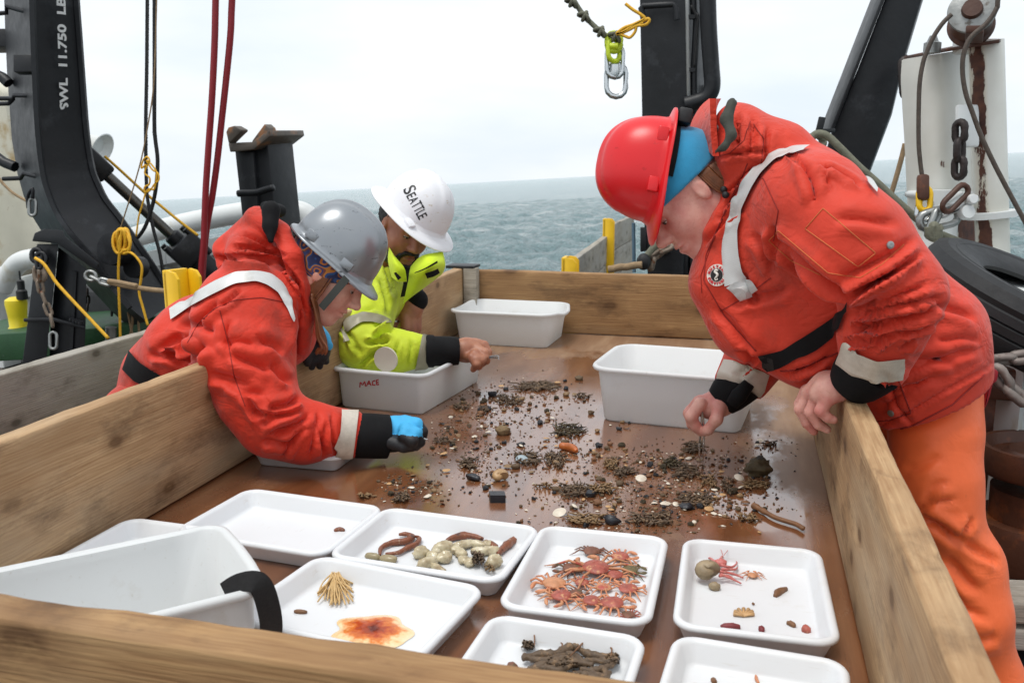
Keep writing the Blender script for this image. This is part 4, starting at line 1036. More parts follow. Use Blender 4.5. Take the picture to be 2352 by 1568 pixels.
# ================================================================== FIGURES
class SDF:
    """smooth union of tapered capsules and ellipsoids, meshed as one closed surface"""
    def __init__(s, h): s.h = h; s.p = []
    def cone(s, a, b, ra, rb, k=.03, st=None, op='u'):
        s.p.append(('c', np.asarray(a, float), np.asarray(b, float), ra, rb, k, st, op)); return s
    def chain(s, nodes, k=.03, st=None, op='u'):
        for (a, ra), (b, rb) in zip(nodes, nodes[1:]): s.cone(a, b, ra, rb, k, st, op)
        return s
    def ell(s, c, r, rot=None, k=.02, op='u'):
        s.p.append(('e', np.asarray(c, float), np.asarray(r, float) if hasattr(r, '__len__') else np.array([r]*3), np.eye(3) if rot is None else np.asarray(rot), None, k, None, op)); return s
    def cut(s, pt, n, k=.004):
        n = np.asarray(n, float); s.p.append(('p', np.asarray(pt, float), n/np.linalg.norm(n), 0, 0, k, None, 'i')); return s
    def sub(s, other, k=.01):
        s.p.append(('g', other, None, 0, 0, k, None, 'u')); return s
    def bounds(s, p):
        if p[0] == 'g':
            B_ = [p[1].bounds(q) for q in p[1].p if q[0] != 'p' and q[7] == 'u']; return np.min([b[0] for b in B_], 0), np.max([b[1] for b in B_], 0)
        if p[0] == 'c':
            f = p[6] if p[6] else 1
            r = max(p[3], p[4]); R3 = np.array([r, r*f, r]); return np.minimum(p[1], p[2])-R3, np.maximum(p[1], p[2])+R3
        if p[0] == 'e': r = p[2].max(); return p[1]-r, p[1]+r
    def mesh(s):
        h = s.h
        lo = np.min([s.bounds(p)[0] for p in s.p if p[0] != 'p' and p[7] == 'u'], 0)-4*h-.02; hi = np.max([s.bounds(p)[1] for p in s.p if p[0] != 'p' and p[7] == 'u'], 0)+4*h+.02
        n = np.ceil((hi-lo)/h).astype(int)+1
        return nets(s.field(lo, n, h), lo, h)
    def field(s, lo, n, h):
        D = np.full(n, 1., np.float32)
        ax = [lo[i]+h*np.arange(n[i]) for i in range(3)]
        for p in s.p:
            k = p[5]
            if p[0] == 'g':
                d = p[1].field(lo, n, h); hh = np.clip(.5+.5*(D-d)/k, 0, 1); D = D*(1-hh)+d*hh-k*hh*(1-hh); continue
            if p[0] == 'p':
                d = ((ax[0]-p[1][0])*p[2][0])[:, None, None]+((ax[1]-p[1][1])*p[2][1])[None, :, None]+((ax[2]-p[1][2])*p[2][2])[None, None, :]
                D = np.maximum(D, d.astype(np.float32)); continue
            a, b = s.bounds(p); m_ = k*1.3+3*h
            i0 = np.clip(np.floor((a-m_-lo)/h).astype(int), 0, n-1); i1 = np.clip(np.ceil((b+m_-lo)/h).astype(int)+1, 1, n)
            X, Y, Z = np.meshgrid(*[ax[i][i0[i]:i1[i]] for i in range(3)], indexing='ij', sparse=True)
            if p[0] == 'c':
                A, B, ra, rb, st = p[1], p[2], p[3], p[4], p[6]
                ba = B-A; px_, py_, pz_ = X-A[0], Y-A[1], Z-A[2]
                l2 = max(1e-12, float(ba @ ba))
                t = np.clip((px_*ba[0]+py_*ba[1]+pz_*ba[2])/l2, 0, 1)
                qy = (py_-t*ba[1])/(st or 1)
                d = np.sqrt((px_-t*ba[0])**2+qy**2+(pz_-t*ba[2])**2)-(ra+(rb-ra)*t)
            else:
                c, r, M_ = p[1], p[2], p[3]
                q = [((X-c[0])*M_[0][j]+(Y-c[1])*M_[1][j]+(Z-c[2])*M_[2][j])/r[j] for j in range(3)]   # columns of M_ are the local axes
                d = (np.sqrt(q[0]**2+q[1]**2+q[2]**2)-1)*r.min()
            sl_ = tuple(slice(i0[i], i1[i]) for i in range(3)); E = D[sl_]; d = d.astype(np.float32)
            if p[7] == 'u':
                hh = np.clip(.5+.5*(E-d)/k, 0, 1); D[sl_] = E*(1-hh)+d*hh-k*hh*(1-hh)
            else:
                hh = np.clip(.5-.5*(E+d)/k, 0, 1); D[sl_] = E*(1-hh)-d*hh+k*hh*(1-hh)
        return D
def nets(D, lo, h):
    S = D < 0
    n = np.array(D.shape)-1
    cnt = np.zeros(n, np.int8)
    offs = [(i, j, k) for i in (0, 1) for j in (0, 1) for k in (0, 1)]
    for (i, j, k) in offs: cnt += S[i:n[0]+i, j:n[1]+j, k:n[2]+k]
    act = (cnt > 0) & (cnt < 8)
    ijk = np.argwhere(act); idx = np.full(n, -1, np.int64); idx[act] = np.arange(len(ijk))
    cv = np.stack([D[ijk[:, 0]+i, ijk[:, 1]+j, ijk[:, 2]+k] for (i, j, k) in offs], 1)
    acc = np.zeros((len(ijk), 3)); c = np.zeros(len(ijk)); of = np.array(offs, float)
    for a in range(8):
        for b in range(a+1, 8):
            if np.abs(of[a]-of[b]).sum() != 1: continue
            m_ = (cv[:, a] < 0) != (cv[:, b] < 0); t = cv[:, a]/(cv[:, a]-cv[:, b]+1e-20)
            pt = of[a]+(of[b]-of[a])*t[:, None]; acc[m_] += pt[m_]; c[m_] += 1
    V = lo+h*(ijk+acc/c[:, None]); Fq = []
    for ax in range(3):
        o1, o2 = [(1, 2), (2, 0), (0, 1)][ax]
        sh = [0, 0, 0]; sh[ax] = 1
        A = S[tuple(slice(0, -1) if q == ax else slice(None) for q in range(3))]; B = S[tuple(slice(1, None) if q == ax else slice(None) for q in range(3))]
        e = np.argwhere(A != B)
        e = e[(e[:, o1] > 0) & (e[:, o2] > 0) & (e[:, o1] < n[o1]) & (e[:, o2] < n[o2])]
        sgn = A[tuple(e.T)]
        def g(d1, d2):
            q = e.copy(); q[:, o1] += d1; q[:, o2] += d2; return idx[tuple(q.T)]
        q = np.stack([g(-1, -1), g(0, -1), g(0, 0), g(-1, 0)], 1)
        q[~sgn] = q[~sgn][:, ::-1]; Fq.append(q)
    Fq = np.concatenate(Fq); Fq = Fq[(Fq >= 0).all(1)]
    return V, Fq
def vnormals(V, Fq):
    a, b, c, d = (V[Fq[:, i]] for i in range(4)); nn = np.cross(c-a, d-b); N_ = np.zeros_like(V)
    for i in range(4): np.add.at(N_, Fq[:, i], nn)
    return N_/(np.linalg.norm(N_, axis=1, keepdims=True)+1e-12)
def relax(V, Fq, it=2, lam=.5):
    E_ = np.concatenate([Fq[:, [0, 1]], Fq[:, [1, 2]], Fq[:, [2, 3]], Fq[:, [3, 0]]]); E_ = np.concatenate([E_, E_[:, ::-1]])
    deg = np.bincount(E_[:, 0], minlength=len(V))[:, None]+1e-9
    for _ in range(it):
        A = np.zeros_like(V); np.add.at(A, E_[:, 0], V[E_[:, 1]]); V = V+lam*(A/deg-V)
    return V
def noise3(V, sc, seed=0):
    o = np.empty(len(V)); q = V*sc+seed
    for i, p in enumerate(q): o[i] = noise.noise(p)
    return o
def folds(V, Fq, zf, lst, zs, amp=1.):
    """creases: each is a picture-space segment (x0,y0,x1,y1,width,depth_mm); pushes a groove with a raised lip into the facing cloth"""
    N_ = vnormals(V, Fq); uv = proj(V); off = np.zeros(len(V)); facing = np.clip(((CAM-V)*N_).sum(1)/np.linalg.norm(CAM-V, axis=1)*2.5+.15, 0, 1)
    for (x0, y0, x1, y1, w_, dp) in lst:
        a = np.array(zf(x0, y0)); b = np.array(zf(x1, y1)); d = b-a; ln_ = np.linalg.norm(d); d /= ln_; nn = np.array([-d[1], d[0]])
        t = (uv-a) @ d/ln_; s_ = (uv-a) @ nn/(w_*zs)
        s_ = s_+.5*np.sin(t*5+x0)*.5
        tp = np.clip(np.minimum(t+.12, 1.12-t)/.3, 0, 1); tp = tp*tp*(3-2*tp)
        off += amp*dp*.0021*tp*(-np.exp(-(s_/.62)**2)+.62*np.exp(-((s_-1.3)/.9)**2)+.3*np.exp(-((s_+1.6)/1.2)**2))
    return V+N_*(off*facing)[:, None]
def flesh(name, V, Fq, mat, parent, smooth=180):
    me = bpy.data.meshes.new(name); me.from_pydata(V.tolist(), [], Fq.tolist()); me.update()
    me.polygons.foreach_set('use_smooth', [True]*len(me.polygons))
    return link_mesh(name, me, mat, parent)
def merge(parts):
    V, Fq, b = [], [], 0
    for v, f in parts: V.append(v); Fq.append(f+b); b += len(v)
    return np.concatenate(V), np.concatenate(Fq)
class Px:
    """figure node from picture coordinates: k(x, y, depth, radius)"""
    def __init__(s, zf, sc): s.zf = zf; s.s = sc
    def __call__(s, x, y, Y, r): P = PY(*s.zf(x, y), Y); return (P, r*s.s*mpp(P))
def bvh_of(V, Fq): return BVHTree.FromPolygons([Vector(v) for v in V], [list(map(int, f)) for f in Fq])
def ribbon(bv, zf, up, lo, name, mat, parent, lift=.008, nx=48, ny=5, thick=.0025, fall=2.):
    """strip of cloth lying on a surface: edges given as picture polylines, dropped on the surface"""
    def samp(P, n):
        P = np.array([zf(*p) for p in P]); c = np.concatenate([[0], np.cumsum(np.linalg.norm(np.diff(P, axis=0), axis=1))]); t = np.linspace(0, c[-1], n)
        return np.stack([np.interp(t, c, P[:, 0]), np.interp(t, c, P[:, 1])], 1)
    A, B = samp(up, nx), samp(lo, nx); G = np.zeros((nx, ny, 3)); last = None
    cvec = Vector(CAM); ok = np.zeros((nx, ny), bool)
    for i in range(nx):
        for j in range(ny):
            t = j/(ny-1); q = A[i]*(1-t)+B[i]*t; d = Vector(ray(*q)).normalized()
            hit, nr, _, dist = bv.ray_cast(cvec, d)
            if hit is not None: G[i, j] = np.array(hit+nr*lift); ok[i, j] = True
            else: G[i, j] = np.nan
    # keep the stretch that landed; drop samples that jump to another surface behind
    dist = np.linalg.norm(G-CAM, axis=2); med = np.nanmedian(dist)
    ok &= np.abs(dist-med) < .3
    for i in range(nx):
        for j in range(ny):
            if not ok[i, j]:
                q = np.argwhere(ok); b_ = q[np.argmin(((q-[i, j])**2 @ np.array([1, 4])))]; t = j/(ny-1); p2 = A[i]*(1-t)+B[i]*t
                dd = ray(*p2); G[i, j] = CAM+dd/np.linalg.norm(dd)*dist[b_[0], b_[1]]
    # light smoothing along the strip
    for _ in range(2): G[1:-1] = .5*G[1:-1]+.25*(G[2:]+G[:-2])
    G2 = G+FW*thick
    mb = MB(); rings = []
    for i in range(nx): rings.append(list(G[i])+list(G2[i][::-1]))
    mb.loft(rings)
    return mb.build(name, mat, parent, smooth=50)
def seam(bv, zf, pts, name, mat, parent, r=.0011, n=40, lift=.0006):
    P = np.array([zf(*p) for p in pts]); c = np.concatenate([[0], np.cumsum(np.linalg.norm(np.diff(P, axis=0), axis=1))]); t = np.linspace(0, c[-1], n)
    Q = np.stack([np.interp(t, c, P[:, 0]), np.interp(t, c, P[:, 1])], 1); o = []
    for q in Q:
        h_, nr, _, _ = bv.ray_cast(Vector(CAM), Vector(ray(*q)).normalized())
        if h_ is not None: o.append(np.array(h_+nr*lift))
    if len(o) > 2: return MB().tube(o, r, 5).build(name, mat, parent, smooth=180)

# ---- cloth and skin
def cloth(name, base, dirt, rough=.62, amt=.42, fold=.5):
    s = NT(name)
    c = s.mix(s.ramp(s.noise(7, detail=5), [(.3, 0.), (.7, 1.)]), mul(base, .86), mul(base, 1.06))
    g = s.ramp(s.noise(5.5, s.map((1, 1, 1), loc=(4, 2, 7)), detail=9, rough=.68), [(1-amt, 0.), (1-amt+.2, .75)])
    c = s.mix(g, c, dirt)
    sp = s.ramp(s.noise(60, detail=4, rough=.7), [(.68, 0.), (.76, .4)]); c = s.mix(sp, c, mul(dirt, .5))
    s.set('Base Color', c); s.set('Roughness', rough); s.set('Specular IOR Level', .3); s.set('Sheen Weight', .12)
    cr = s.noise(26, s.map((1, 1, 1), loc=(9, 9, 1)), detail=5, rough=.55, dist=.6); wv = s.noise(900, detail=1)
    rg1 = s.math('ABSOLUTE', s.math('SUBTRACT', s.noise(13, s.map((1, 1, 1.5), loc=(3, 1, 8)), detail=3, rough=.5, dist=.9), .5)); rg2 = s.math('ABSOLUTE', s.math('SUBTRACT', s.noise(31, s.map((1.4, 1, 1), loc=(1, 6, 2)), detail=2, dist=.7), .5))
    r1 = s.ramp(rg1, [(0., 0.), (.09, 1.)]); r2 = s.ramp(rg2, [(0., 0.), (.08, 1.)])
    msk = s.ramp(s.noise(4.5, s.map((1, 1, 1), loc=(7, 7, 3)), detail=2), [(.4, .12), (.62, 1.)])
    b0 = s.bump(s.math('MULTIPLY', r1, msk), .55*fold, .006); b1 = s.bump(s.math('MULTIPLY', r2, msk), .26*fold, .003, b0); b1 = s.bump(cr, .4*fold, .010, b1); b2 = s.bump(s.noise(9, detail=3, dist=1.2), .6*fold, .02, b1)
    s.set('Normal', s.bump(wv, .18, .0006, b2)); return s.m
M_red = cloth('orange_red_shell_cloth', srgb(210, 54, 32), srgb(126, 54, 42), amt=.52)
M_red2 = cloth('worn_orange_red_cloth', srgb(210, 60, 38), srgb(150, 56, 42), amt=.46)
M_orange = cloth('orange_oilskin', srgb(248, 112, 58), srgb(220, 92, 54), rough=.42, amt=.32, fold=.18)
M_hivis = cloth('hi_vis_yellow_cloth', srgb(196, 214, 46), srgb(140, 150, 56), amt=.40)
M_hivis2 = cloth('bright_hi_vis_collar', srgb(206, 232, 40), srgb(150, 170, 50), amt=.3, fold=.3)
M_neo = pm('black_neoprene', srgb(14, 14, 16), .8, .2, 12, .2, 300, .001, spec=.25)
def tapemat(name, base):
    s = NT(name)
    ck = s.n('ShaderNodeTexChecker'); ck.inputs['Scale'].default_value = 420; s.l(s.tc.outputs['Object'], ck.inputs[0])
    c = s.mix(s.math('MULTIPLY', ck.outputs['Fac'], .22), base, mul(base, .72))
    d = s.ramp(s.noise(9, detail=8, rough=.7), [(.5, 0.), (.72, .6)]); c = s.mix(d, c, srgb(150, 140, 124))
    s.set('Base Color', c); s.set('Roughness', .42); s.set('Metallic', .15); s.set('Normal', s.bump(s.noise(30, detail=4), .25, .004)); return s.m
M_tape = tapemat('reflective_tape', srgb(206, 206, 204)); M_tapew = tapemat('dirty_white_tape', srgb(214, 206, 192)); M_tapeg = tapemat('grey_tape', srgb(138, 134, 112))
def skinmat(name, base, blush, rough=.48):
    s = NT(name)
    c = s.mix(s.ramp(s.noise(22, detail=5), [(.35, 0.), (.7, 1.)]), base, blush)
    c = s.mix(s.ramp(s.noise(160, detail=3), [(.56, 0.), (.72, .25)]), c, mul(blush, .7))
    s.set('Base Color', c); s.set('Roughness', rough); s.set('Subsurface Weight', .12); s.set('Subsurface Radius', (.01, .004, .002)); s.set('Subsurface Scale', .5)
    s.set('Normal', s.bump(s.noise(210, detail=4), .22, .0012)); return s.m
M_fair = skinmat('fair_skin', srgb(226, 178, 156), srgb(208, 138, 118))
M_pink = skinmat('cold_pink_skin', srgb(222, 170, 154), srgb(202, 124, 114))
M_tan = skinmat('tan_skin', srgb(172, 118, 90), srgb(146, 90, 68))
M_hairr = pm('auburn_hair', srgb(122, 72, 40), .45, .3, 60, .4, 240, .002)
M_hairb = pm('black_hair', srgb(26, 22, 22), .5, .3, 60, .6, 260, .002)
M_eye = pm('eye_white', srgb(214, 208, 202), .2, .02, 5, 0)
M_iris = pm('dark_iris', srgb(48, 40, 36), .15, .05, 5, 0)
M_lip = pm('lips', srgb(190, 104, 96), .4, .1, 40, .1, 200); M_lipm = pm('dark_lips', srgb(176, 82, 80), .4, .1, 40, .1, 200)
M_brow = pm('brow_hair', srgb(120, 82, 58), .7, .2, 80, .3, 300)

def dirn(r, u, t=0):
    v = R_*r+U_*u-FW*t; return v/np.linalg.norm(v)
def axes(f, u):
    f = np.asarray(f, float); f /= np.linalg.norm(f); u = np.asarray(u, float); u = u-f*(u @ f); u /= np.linalg.norm(u); return np.stack([f, np.cross(u, f), u], 1)   # columns: forward, left, up
def to_world(V, M_, c): return V @ M_.T+c

def head_mesh(sc=1., beard=False, neck=(-.06, -.2)):
    s = SDF(.0028)
    s.ell((-.012, 0, .03), (.098, .077, .09)).ell((.028, 0, -.03), (.064, .058, .088), k=.03)
    for y in (-1, 1):
        s.cone((-.012, .047*y, -.06), (.062, .012*y, -.102), .022, .018, .03)
        s.ell((.055, .036*y, -.036), (.026, .022, .026), k=.028)
        s.ell((-.004, .074*y, -.012), (.015, .008, .027), k=.005); s.ell((.001, .083*y, -.012), (.007, .004, .015), k=.004, op='s')
    s.cone((.074, -.034, .02), (.074, .034, .02), .015, .015, .02)
    s.ell((.069, 0, -.104), (.021, .021, .017), k=.018)
    for y in (-1, 1): s.ell((.098, .031*y, -.002), (.013, .017, .0115), k=.014, op='s')
    s.cone((.088, 0, .012), (.108, 0, -.030), .0075, .0115, .016).ell((.112, 0, -.034), (.0125, .0125, .0105), k=.009)
    for y in (-1, 1): s.ell((.1, .0125*y, -.039), (.0105, .0085, .0085), k=.008)
    s.ell((.080, 0, -.07), (.019, .027, .020), k=.016)
    s.ell((.096, 0, -.063), (.0065, .021, .0055), k=.006).ell((.093, 0, -.077), (.0065, .018, .006), k=.006)
    s.ell((.103, 0, -.0695), (.011, .024, .0016), k=.005, op='s')
    s.cone((-.03, 0, -.05), (neck[0], 0, neck[1]), .054, .058, .03)
    V, Fq = s.mesh(); return relax(V, Fq, 1, .4)*sc, Fq
def face_bits(root_part, M_, c, sc, browmat, lipmat, mouth=True):
    for y in (-1, 1):
        e = to_world(np.array([[.0745, .031*y, -.002]])*sc, M_, c)[0]
        b = MB().ball(e, .0125*sc, 12); ey = b.build('eye', M_eye, root_part, smooth=180)
        i = to_world(np.array([[.0845, .031*y, -.0075]])*sc, M_, c)[0]
        MB().ball(to_world(np.array([[.0742, .031*y, .0022]])*sc, M_, c)[0], .0136*sc, 12).build('eyelid', root_part.data.materials[0], ey, smooth=180)
        MB().ball(i, .0042*sc, 8).build('iris', M_iris, ey, smooth=180)
        # upper lid
        P = [to_world(np.array([[.0868-.004*t*t, .031*y+.0135*t, -.0048-.001*t*t]])*sc, M_, c)[0] for t in np.linspace(-1, 1, 9)]
        MB().tube(P, [.0011*sc]*9, 6).build('eyelashes', browmat, ey, smooth=180)
        P = [to_world(np.array([[.0945-.006*abs(t), y*(.031+.019*t), .0215+.004*(1-t*t)]])*sc, M_, c)[0] for t in np.linspace(-1, 1, 8)]
        MB().tube(P, [.0018*sc, .003*sc, .0035*sc, .0036*sc, .0034*sc, .003*sc, .0024*sc, .0012*sc], 6).build('eyebrow', browmat, root_part, smooth=180)
    if mouth:
        for (x, z, w_, r) in ((.1005, -.0645, .019, .0034), (.0975, -.0755, .017, .0042)):
            P = [to_world(np.array([[x-.011*t*t, w_*t, z+(.0012 if z > -.07 else -.001)*(1-2*t*t)]])*sc, M_, c)[0] for t in np.linspace(-1, 1, 9)]
            MB().tube(P, [.0008*sc, .6*r*sc, .9*r*sc, r*sc, .9*r*sc, r*sc, .9*r*sc, .6*r*sc, .0008*sc], 6).build('lip', lipmat, root_part, smooth=180)

def hat_mesh(front=.05, side=.014, rear=.016, ridges=True, hl=.122, hw=.104, hh=.135, sc=1., flat=0.):
    """hard hat shell, open below: forward +x"""
    nt_, np_ = 96, 22; rings = []
    def rad(th, hl_, hw_): c, s_ = math.cos(th), math.sin(th); return 1/((abs(c)/hl_)**2.3+(abs(s_)/hw_)**2.3)**(1/2.3)
    def brimw(th):
        c = math.cos(th); f = max(0, c)**1.6; b = max(0, -c)**2
        return side+(front-side)*f+(rear-side)*b
    def dz(th): c = math.cos(th); return -.014*max(0, c)**2
    # outside, top to brim
    for i in range(np_+1):
        ph = math.pi/2*(1-i/np_); ring = []
        for j in range(nt_):
            th = 2*math.pi*j/nt_; cr = math.cos(ph)**.82; z = hh*math.sin(ph)**.92
            r = rad(th, hl, hw)*max(cr, .002); x, y = r*math.cos(th), r*math.sin(th)
            if ridges:
                k = math.exp(-(y/.021)**6)*min(1, math.sin(ph)*1.9)*(1 if x < hl*.9 else 0)
                z += .0065*k
                k2 = math.exp(-((abs(y)-.047)/.008)**2)*max(0, math.sin(ph)-.28); z += .003*k2
            ring.append((x, y, z))
        rings.append(ring)
    for (w_, zz) in ((.25, -.004), (.6, -.0055), (.95, -.008), (1.0, -.0105), (.97, -.013), (.6, -.0105), (.2, -.008)):
        ring = []
        for j in range(nt_):
            th = 2*math.pi*j/nt_; r = rad(th, hl, hw)+brimw(th)*w_; ring.append((r*math.cos(th), r*math.sin(th), zz+dz(th)*w_))
        rings.append(ring)
    for i in range(1, 12):
        ph = math.pi/2*i/11; ring = []
        for j in range(nt_):
            th = 2*math.pi*j/nt_; r = (rad(th, hl, hw)-.004)*max(math.cos(ph)**.82, .002); ring.append((r*math.cos(th), r*math.sin(th), (hh-.004)*math.sin(ph)**.92-.004*(1-math.sin(ph))))
        rings.append(ring)
    return [np.array(r)*sc for r in rings]
def hat(name, mat, parent, M_, c, sc=1., lugs=True, **kw):
    rings = [to_world(r, M_, c) for r in hat_mesh(sc=sc, **kw)]
    mb = MB().loft(rings, caps=True); o = mb.build(name, mat, parent, smooth=50)
    hw = kw.get('hw', .104); hl = kw.get('hl', .122)
    if lugs:
        for y in (-1, 1):
            for x in (.055, -.06):
                rr = 1/((abs(x)/hl)**2.3+1e-9)**(1/2.3); yy = y*hw*(1-(abs(x)/hl)**2.3)**(1/2.3)
                p = to_world(np.array([[x, yy*.985, .012]])*sc, M_, c)[0]
                MB().obox(p, M_[:, 0]*.017*sc, M_[:, 1]*.007*sc, M_[:, 2]*.012*sc).build('accessory_slot', mat, o, bevel=.003)
    return o
def hard_plastic(name, base, scr, rough=.3, metal=0.):
    s = NT(name); s.set('Metallic', metal)
    k = s.ramp(s.noise(38, s.map((1, .6, 1.8)), detail=9, rough=.72), [(.60, 0.), (.65, .8)])
    c = s.mix(s.ramp(s.noise(5, detail=4), [(.3, 0.), (.7, 1.)]), mul(base, .92), base)
    c = s.mix(k, c, scr); s.set('Base Color', c); s.set('Roughness', s.ramp(k, [(0, rough), (1, .6)])); s.set('Specular IOR Level', .45)
    s.set('Normal', s.bump(s.noise(60, detail=5), .06, .002)); return s.m
M_hatred = hard_plastic('red_helmet_plastic', srgb(218, 28, 34), srgb(190, 24, 28), .32)
M_hatgrey = hard_plastic('grey_helmet_plastic', srgb(150, 154, 158), srgb(52, 52, 54), .3, .55)
M_hatwhite = hard_plastic('white_helmet_plastic', srgb(232, 233, 236), srgb(196, 184, 166), .32)

def band_mesh(M_, c, sc, grow, zf_, zr_, top=.075):
    """knitted headband: shell round the skull above a slanting lower edge (heights at forehead and nape)"""
    s = SDF(.004); s.ell((-.012, 0, .03), (.098+grow, .077+grow, .09+grow))
    a = np.array([.09, 0, zf_]); b = np.array([-.1, 0, zr_]); d = b-a; n_ = np.array([d[2], 0, -d[0]]); n_ = n_ if n_[2] < 0 else -n_
    s.cut(a, n_); s.cut((0, 0, top), (0, 0, 1)); V, Fq = s.mesh(); return to_world(relax(V, Fq, 1)*sc, M_, c), Fq

def finger(s, nodes, k=.004): s.chain(nodes, k)

# ------------------------------------------------------------------ woman in the grey helmet (left)
def legs(hip, foot, zknee, r, mat, parent, name='trousers', spread=.13, h=.012):
    """pair of trouser legs and boots from a hip point to the deck"""
    s = SDF(h); hip = np.asarray(hip); foot = np.asarray(foot)
    for y in (-1, 1):
        o = np.array([0, spread*y, 0]); kn = hip*(1-zknee)+foot*zknee+o*.9+np.array([.02, 0, 0])
        s.chain([(hip+o*.7, r*1.12), (kn, r*.8), (foot+o+np.array([0, 0, .1]), r*.66)], .05)
    return s
w1 = thing('person', 'person in red coat, grey hard hat and blue gloves leaning over the table', 'person', (-.5, 2.05, DECK))
k = Px(Z2, .48); Y1 = 2.03
s = SDF(.006)
s.chain([k(880, 770, Y1, 225), k(600, 895, Y1, 252), k(430, 1045, Y1+.02, 208), k(375, 1180, Y1+.02, 208)], .06, 1.1)
s.cone(*[q for q in (k(790, 660, 1.88, 1)[0], k(880, 620, 2.18, 1)[0])], k(0, 0, Y1, 190)[1], k(0, 0, Y1, 170)[1], .06)
s.chain([k(940, 600, Y1, 150), k(985, 760, Y1, 105), k(985, 850, Y1, 80)], .04, 1.3)
arm = SDF(.006); arm.chain([k(770, 770, 1.85, 215), k(785, 950, 1.81, 222), k(850, 1132, 1.77, 178), k(905, 1240, 1.765, 150), k(1060, 1282, 1.80, 126), k(1330, 1294, 1.88, 110)], .035)
e0, e1 = k(1060, 1290, 1.80, 1)[0], k(1330, 1298, 1.88, 1)[0]; arm.cut(e1, e1-e0)
s.sub(arm, .07)
s.chain([k(930, 690, 2.2, 150), k(1010, 850, 2.28, 115), k(1090, 850, 2.22, 70)], .04)
# hood and collar
hd = SDF(.006)
hd.chain([k(690, 402, Y1, 58), k(845, 272, Y1, 62)], .02, 1.5)
hd.chain([k(720, 430, Y1, 74), k(940, 470, Y1, 92), k(1000, 590, Y1, 90)], .02, 1.3)
hd.ell(k(850, 400, Y1, 1)[0], [k(0, 0, Y1, 118)[1], .13, k(0, 0, Y1, 112)[1]], k=.02)
hd.chain([k(840, 258, Y1-.02, 58), k(950, 325, Y1-.06, 42), k(1005, 440, Y1-.09, 46), k(1048, 600, Y1-.08, 48), k(1066, 740, Y1-.06, 38), k(1054, 885, Y1-.05, 32)], .012, 1.2)
s.sub(hd, .012)
V, Fq = s.mesh(); V = relax(V, Fq, 2)
V = folds(V, Fq, Z2, [
    (590, 870, 520, 960, 26, 16), (520, 960, 400, 900, 22, 12), (470, 905, 330, 920, 20, 12), (560, 780, 640, 660, 22, 9),
    (650, 690, 760, 610, 16, 6), (500, 850, 560, 970, 26, 18), (900, 1180, 1030, 1130, 24, 15), (860, 1240, 1040, 1180, 22, 12), (900, 1300, 1080, 1210, 22, 12), (960, 1380, 1060, 1260, 20, 9), (1090, 1390, 1120, 1230, 18, 7),
    (720, 900, 900, 1000, 30, 8), (700, 1050, 860, 1110, 30, 8), (840, 820, 960, 900, 26, 7), (700, 760, 700, 900, 26, 7), (780, 1120, 860, 1230, 22, 9), (650, 450, 900, 480, 18, 16), (720, 390, 960, 440, 14, 8), (760, 330, 900, 400, 14, 8), (960, 480, 1050, 620, 16, 9), (1020, 560, 1070, 720, 14, 8), (980, 620, 1040, 800, 16, 9), (1150, 1390, 1160, 1240, 14, 6), (1010, 700, 1020, 900, 22, 12), (620, 1000, 800, 1060, 30, 9), (660, 860, 900, 860, 34, 7), (900, 960, 1000, 1040, 26, 9), (860, 1330, 1000, 1330, 24, 8), (820, 1190, 1000, 1210, 18, 10), (470, 760, 640, 800, 30, 8), (330, 900, 480, 830, 26, 10), (1120, 1200, 1160, 1380, 18, 8), (1190, 1210, 1210, 1390, 14, 6)], .48)
nz = noise3(V, 7, 3.)*.010+noise3(V, 18, 8.)*.0014; V = V+vnormals(V, Fq)*nz[:, None]
BV = bvh_of(V, Fq)
jk = flesh('jacket', V, Fq, M_red, w1)
ribbon(BV, Z2, [(425, 702), (520, 640), (640, 570), (740, 525), (830, 512), (900, 535), (950, 575), (990, 640), (1012, 740)], [(432, 752), (520, 695), (640, 628), (740, 580), (830, 568), (880, 585), (930, 620), (975, 690), (1008, 755)], 'reflective_tape', M_tape, jk, nx=70)
ribbon(BV, Z2, [(236, 900), (290, 950), (385, 1008)], [(206, 985), (262, 1038), (330, 1066)], 'waist_belt', M_neo, jk, nx=24, ny=7)
ribbon(BV, Z2, [(1238, 1186), (1320, 1190)], [(1212, 1412), (1292, 1408)], 'cuff_tape', M_tapew, jk, nx=10, ny=20)
seam(BV, Z2, [(505, 855), (560, 760), (640, 690), (740, 650), (860, 640), (960, 660)], 'seam', pm('red_thread', srgb(140, 30, 22), .8), jk)
seam(BV, Z2, [(660, 700), (700, 860), (730, 1020), (780, 1160)], 'seam', MATS['red_thread'], jk)
# black cuff
a, b = k(1300, 1298, 1.87, 1)[0], k(1462, 1304, 1.915, 1)[0]; rc = k(0, 0, 1.88, 106)[1]
MB().tube([a, a+(b-a)*.1, a+(b-a)*.6, b], [rc*.95, rc, rc*1.0, rc*.98], 28).build('cuff', M_neo, w1, smooth=50)
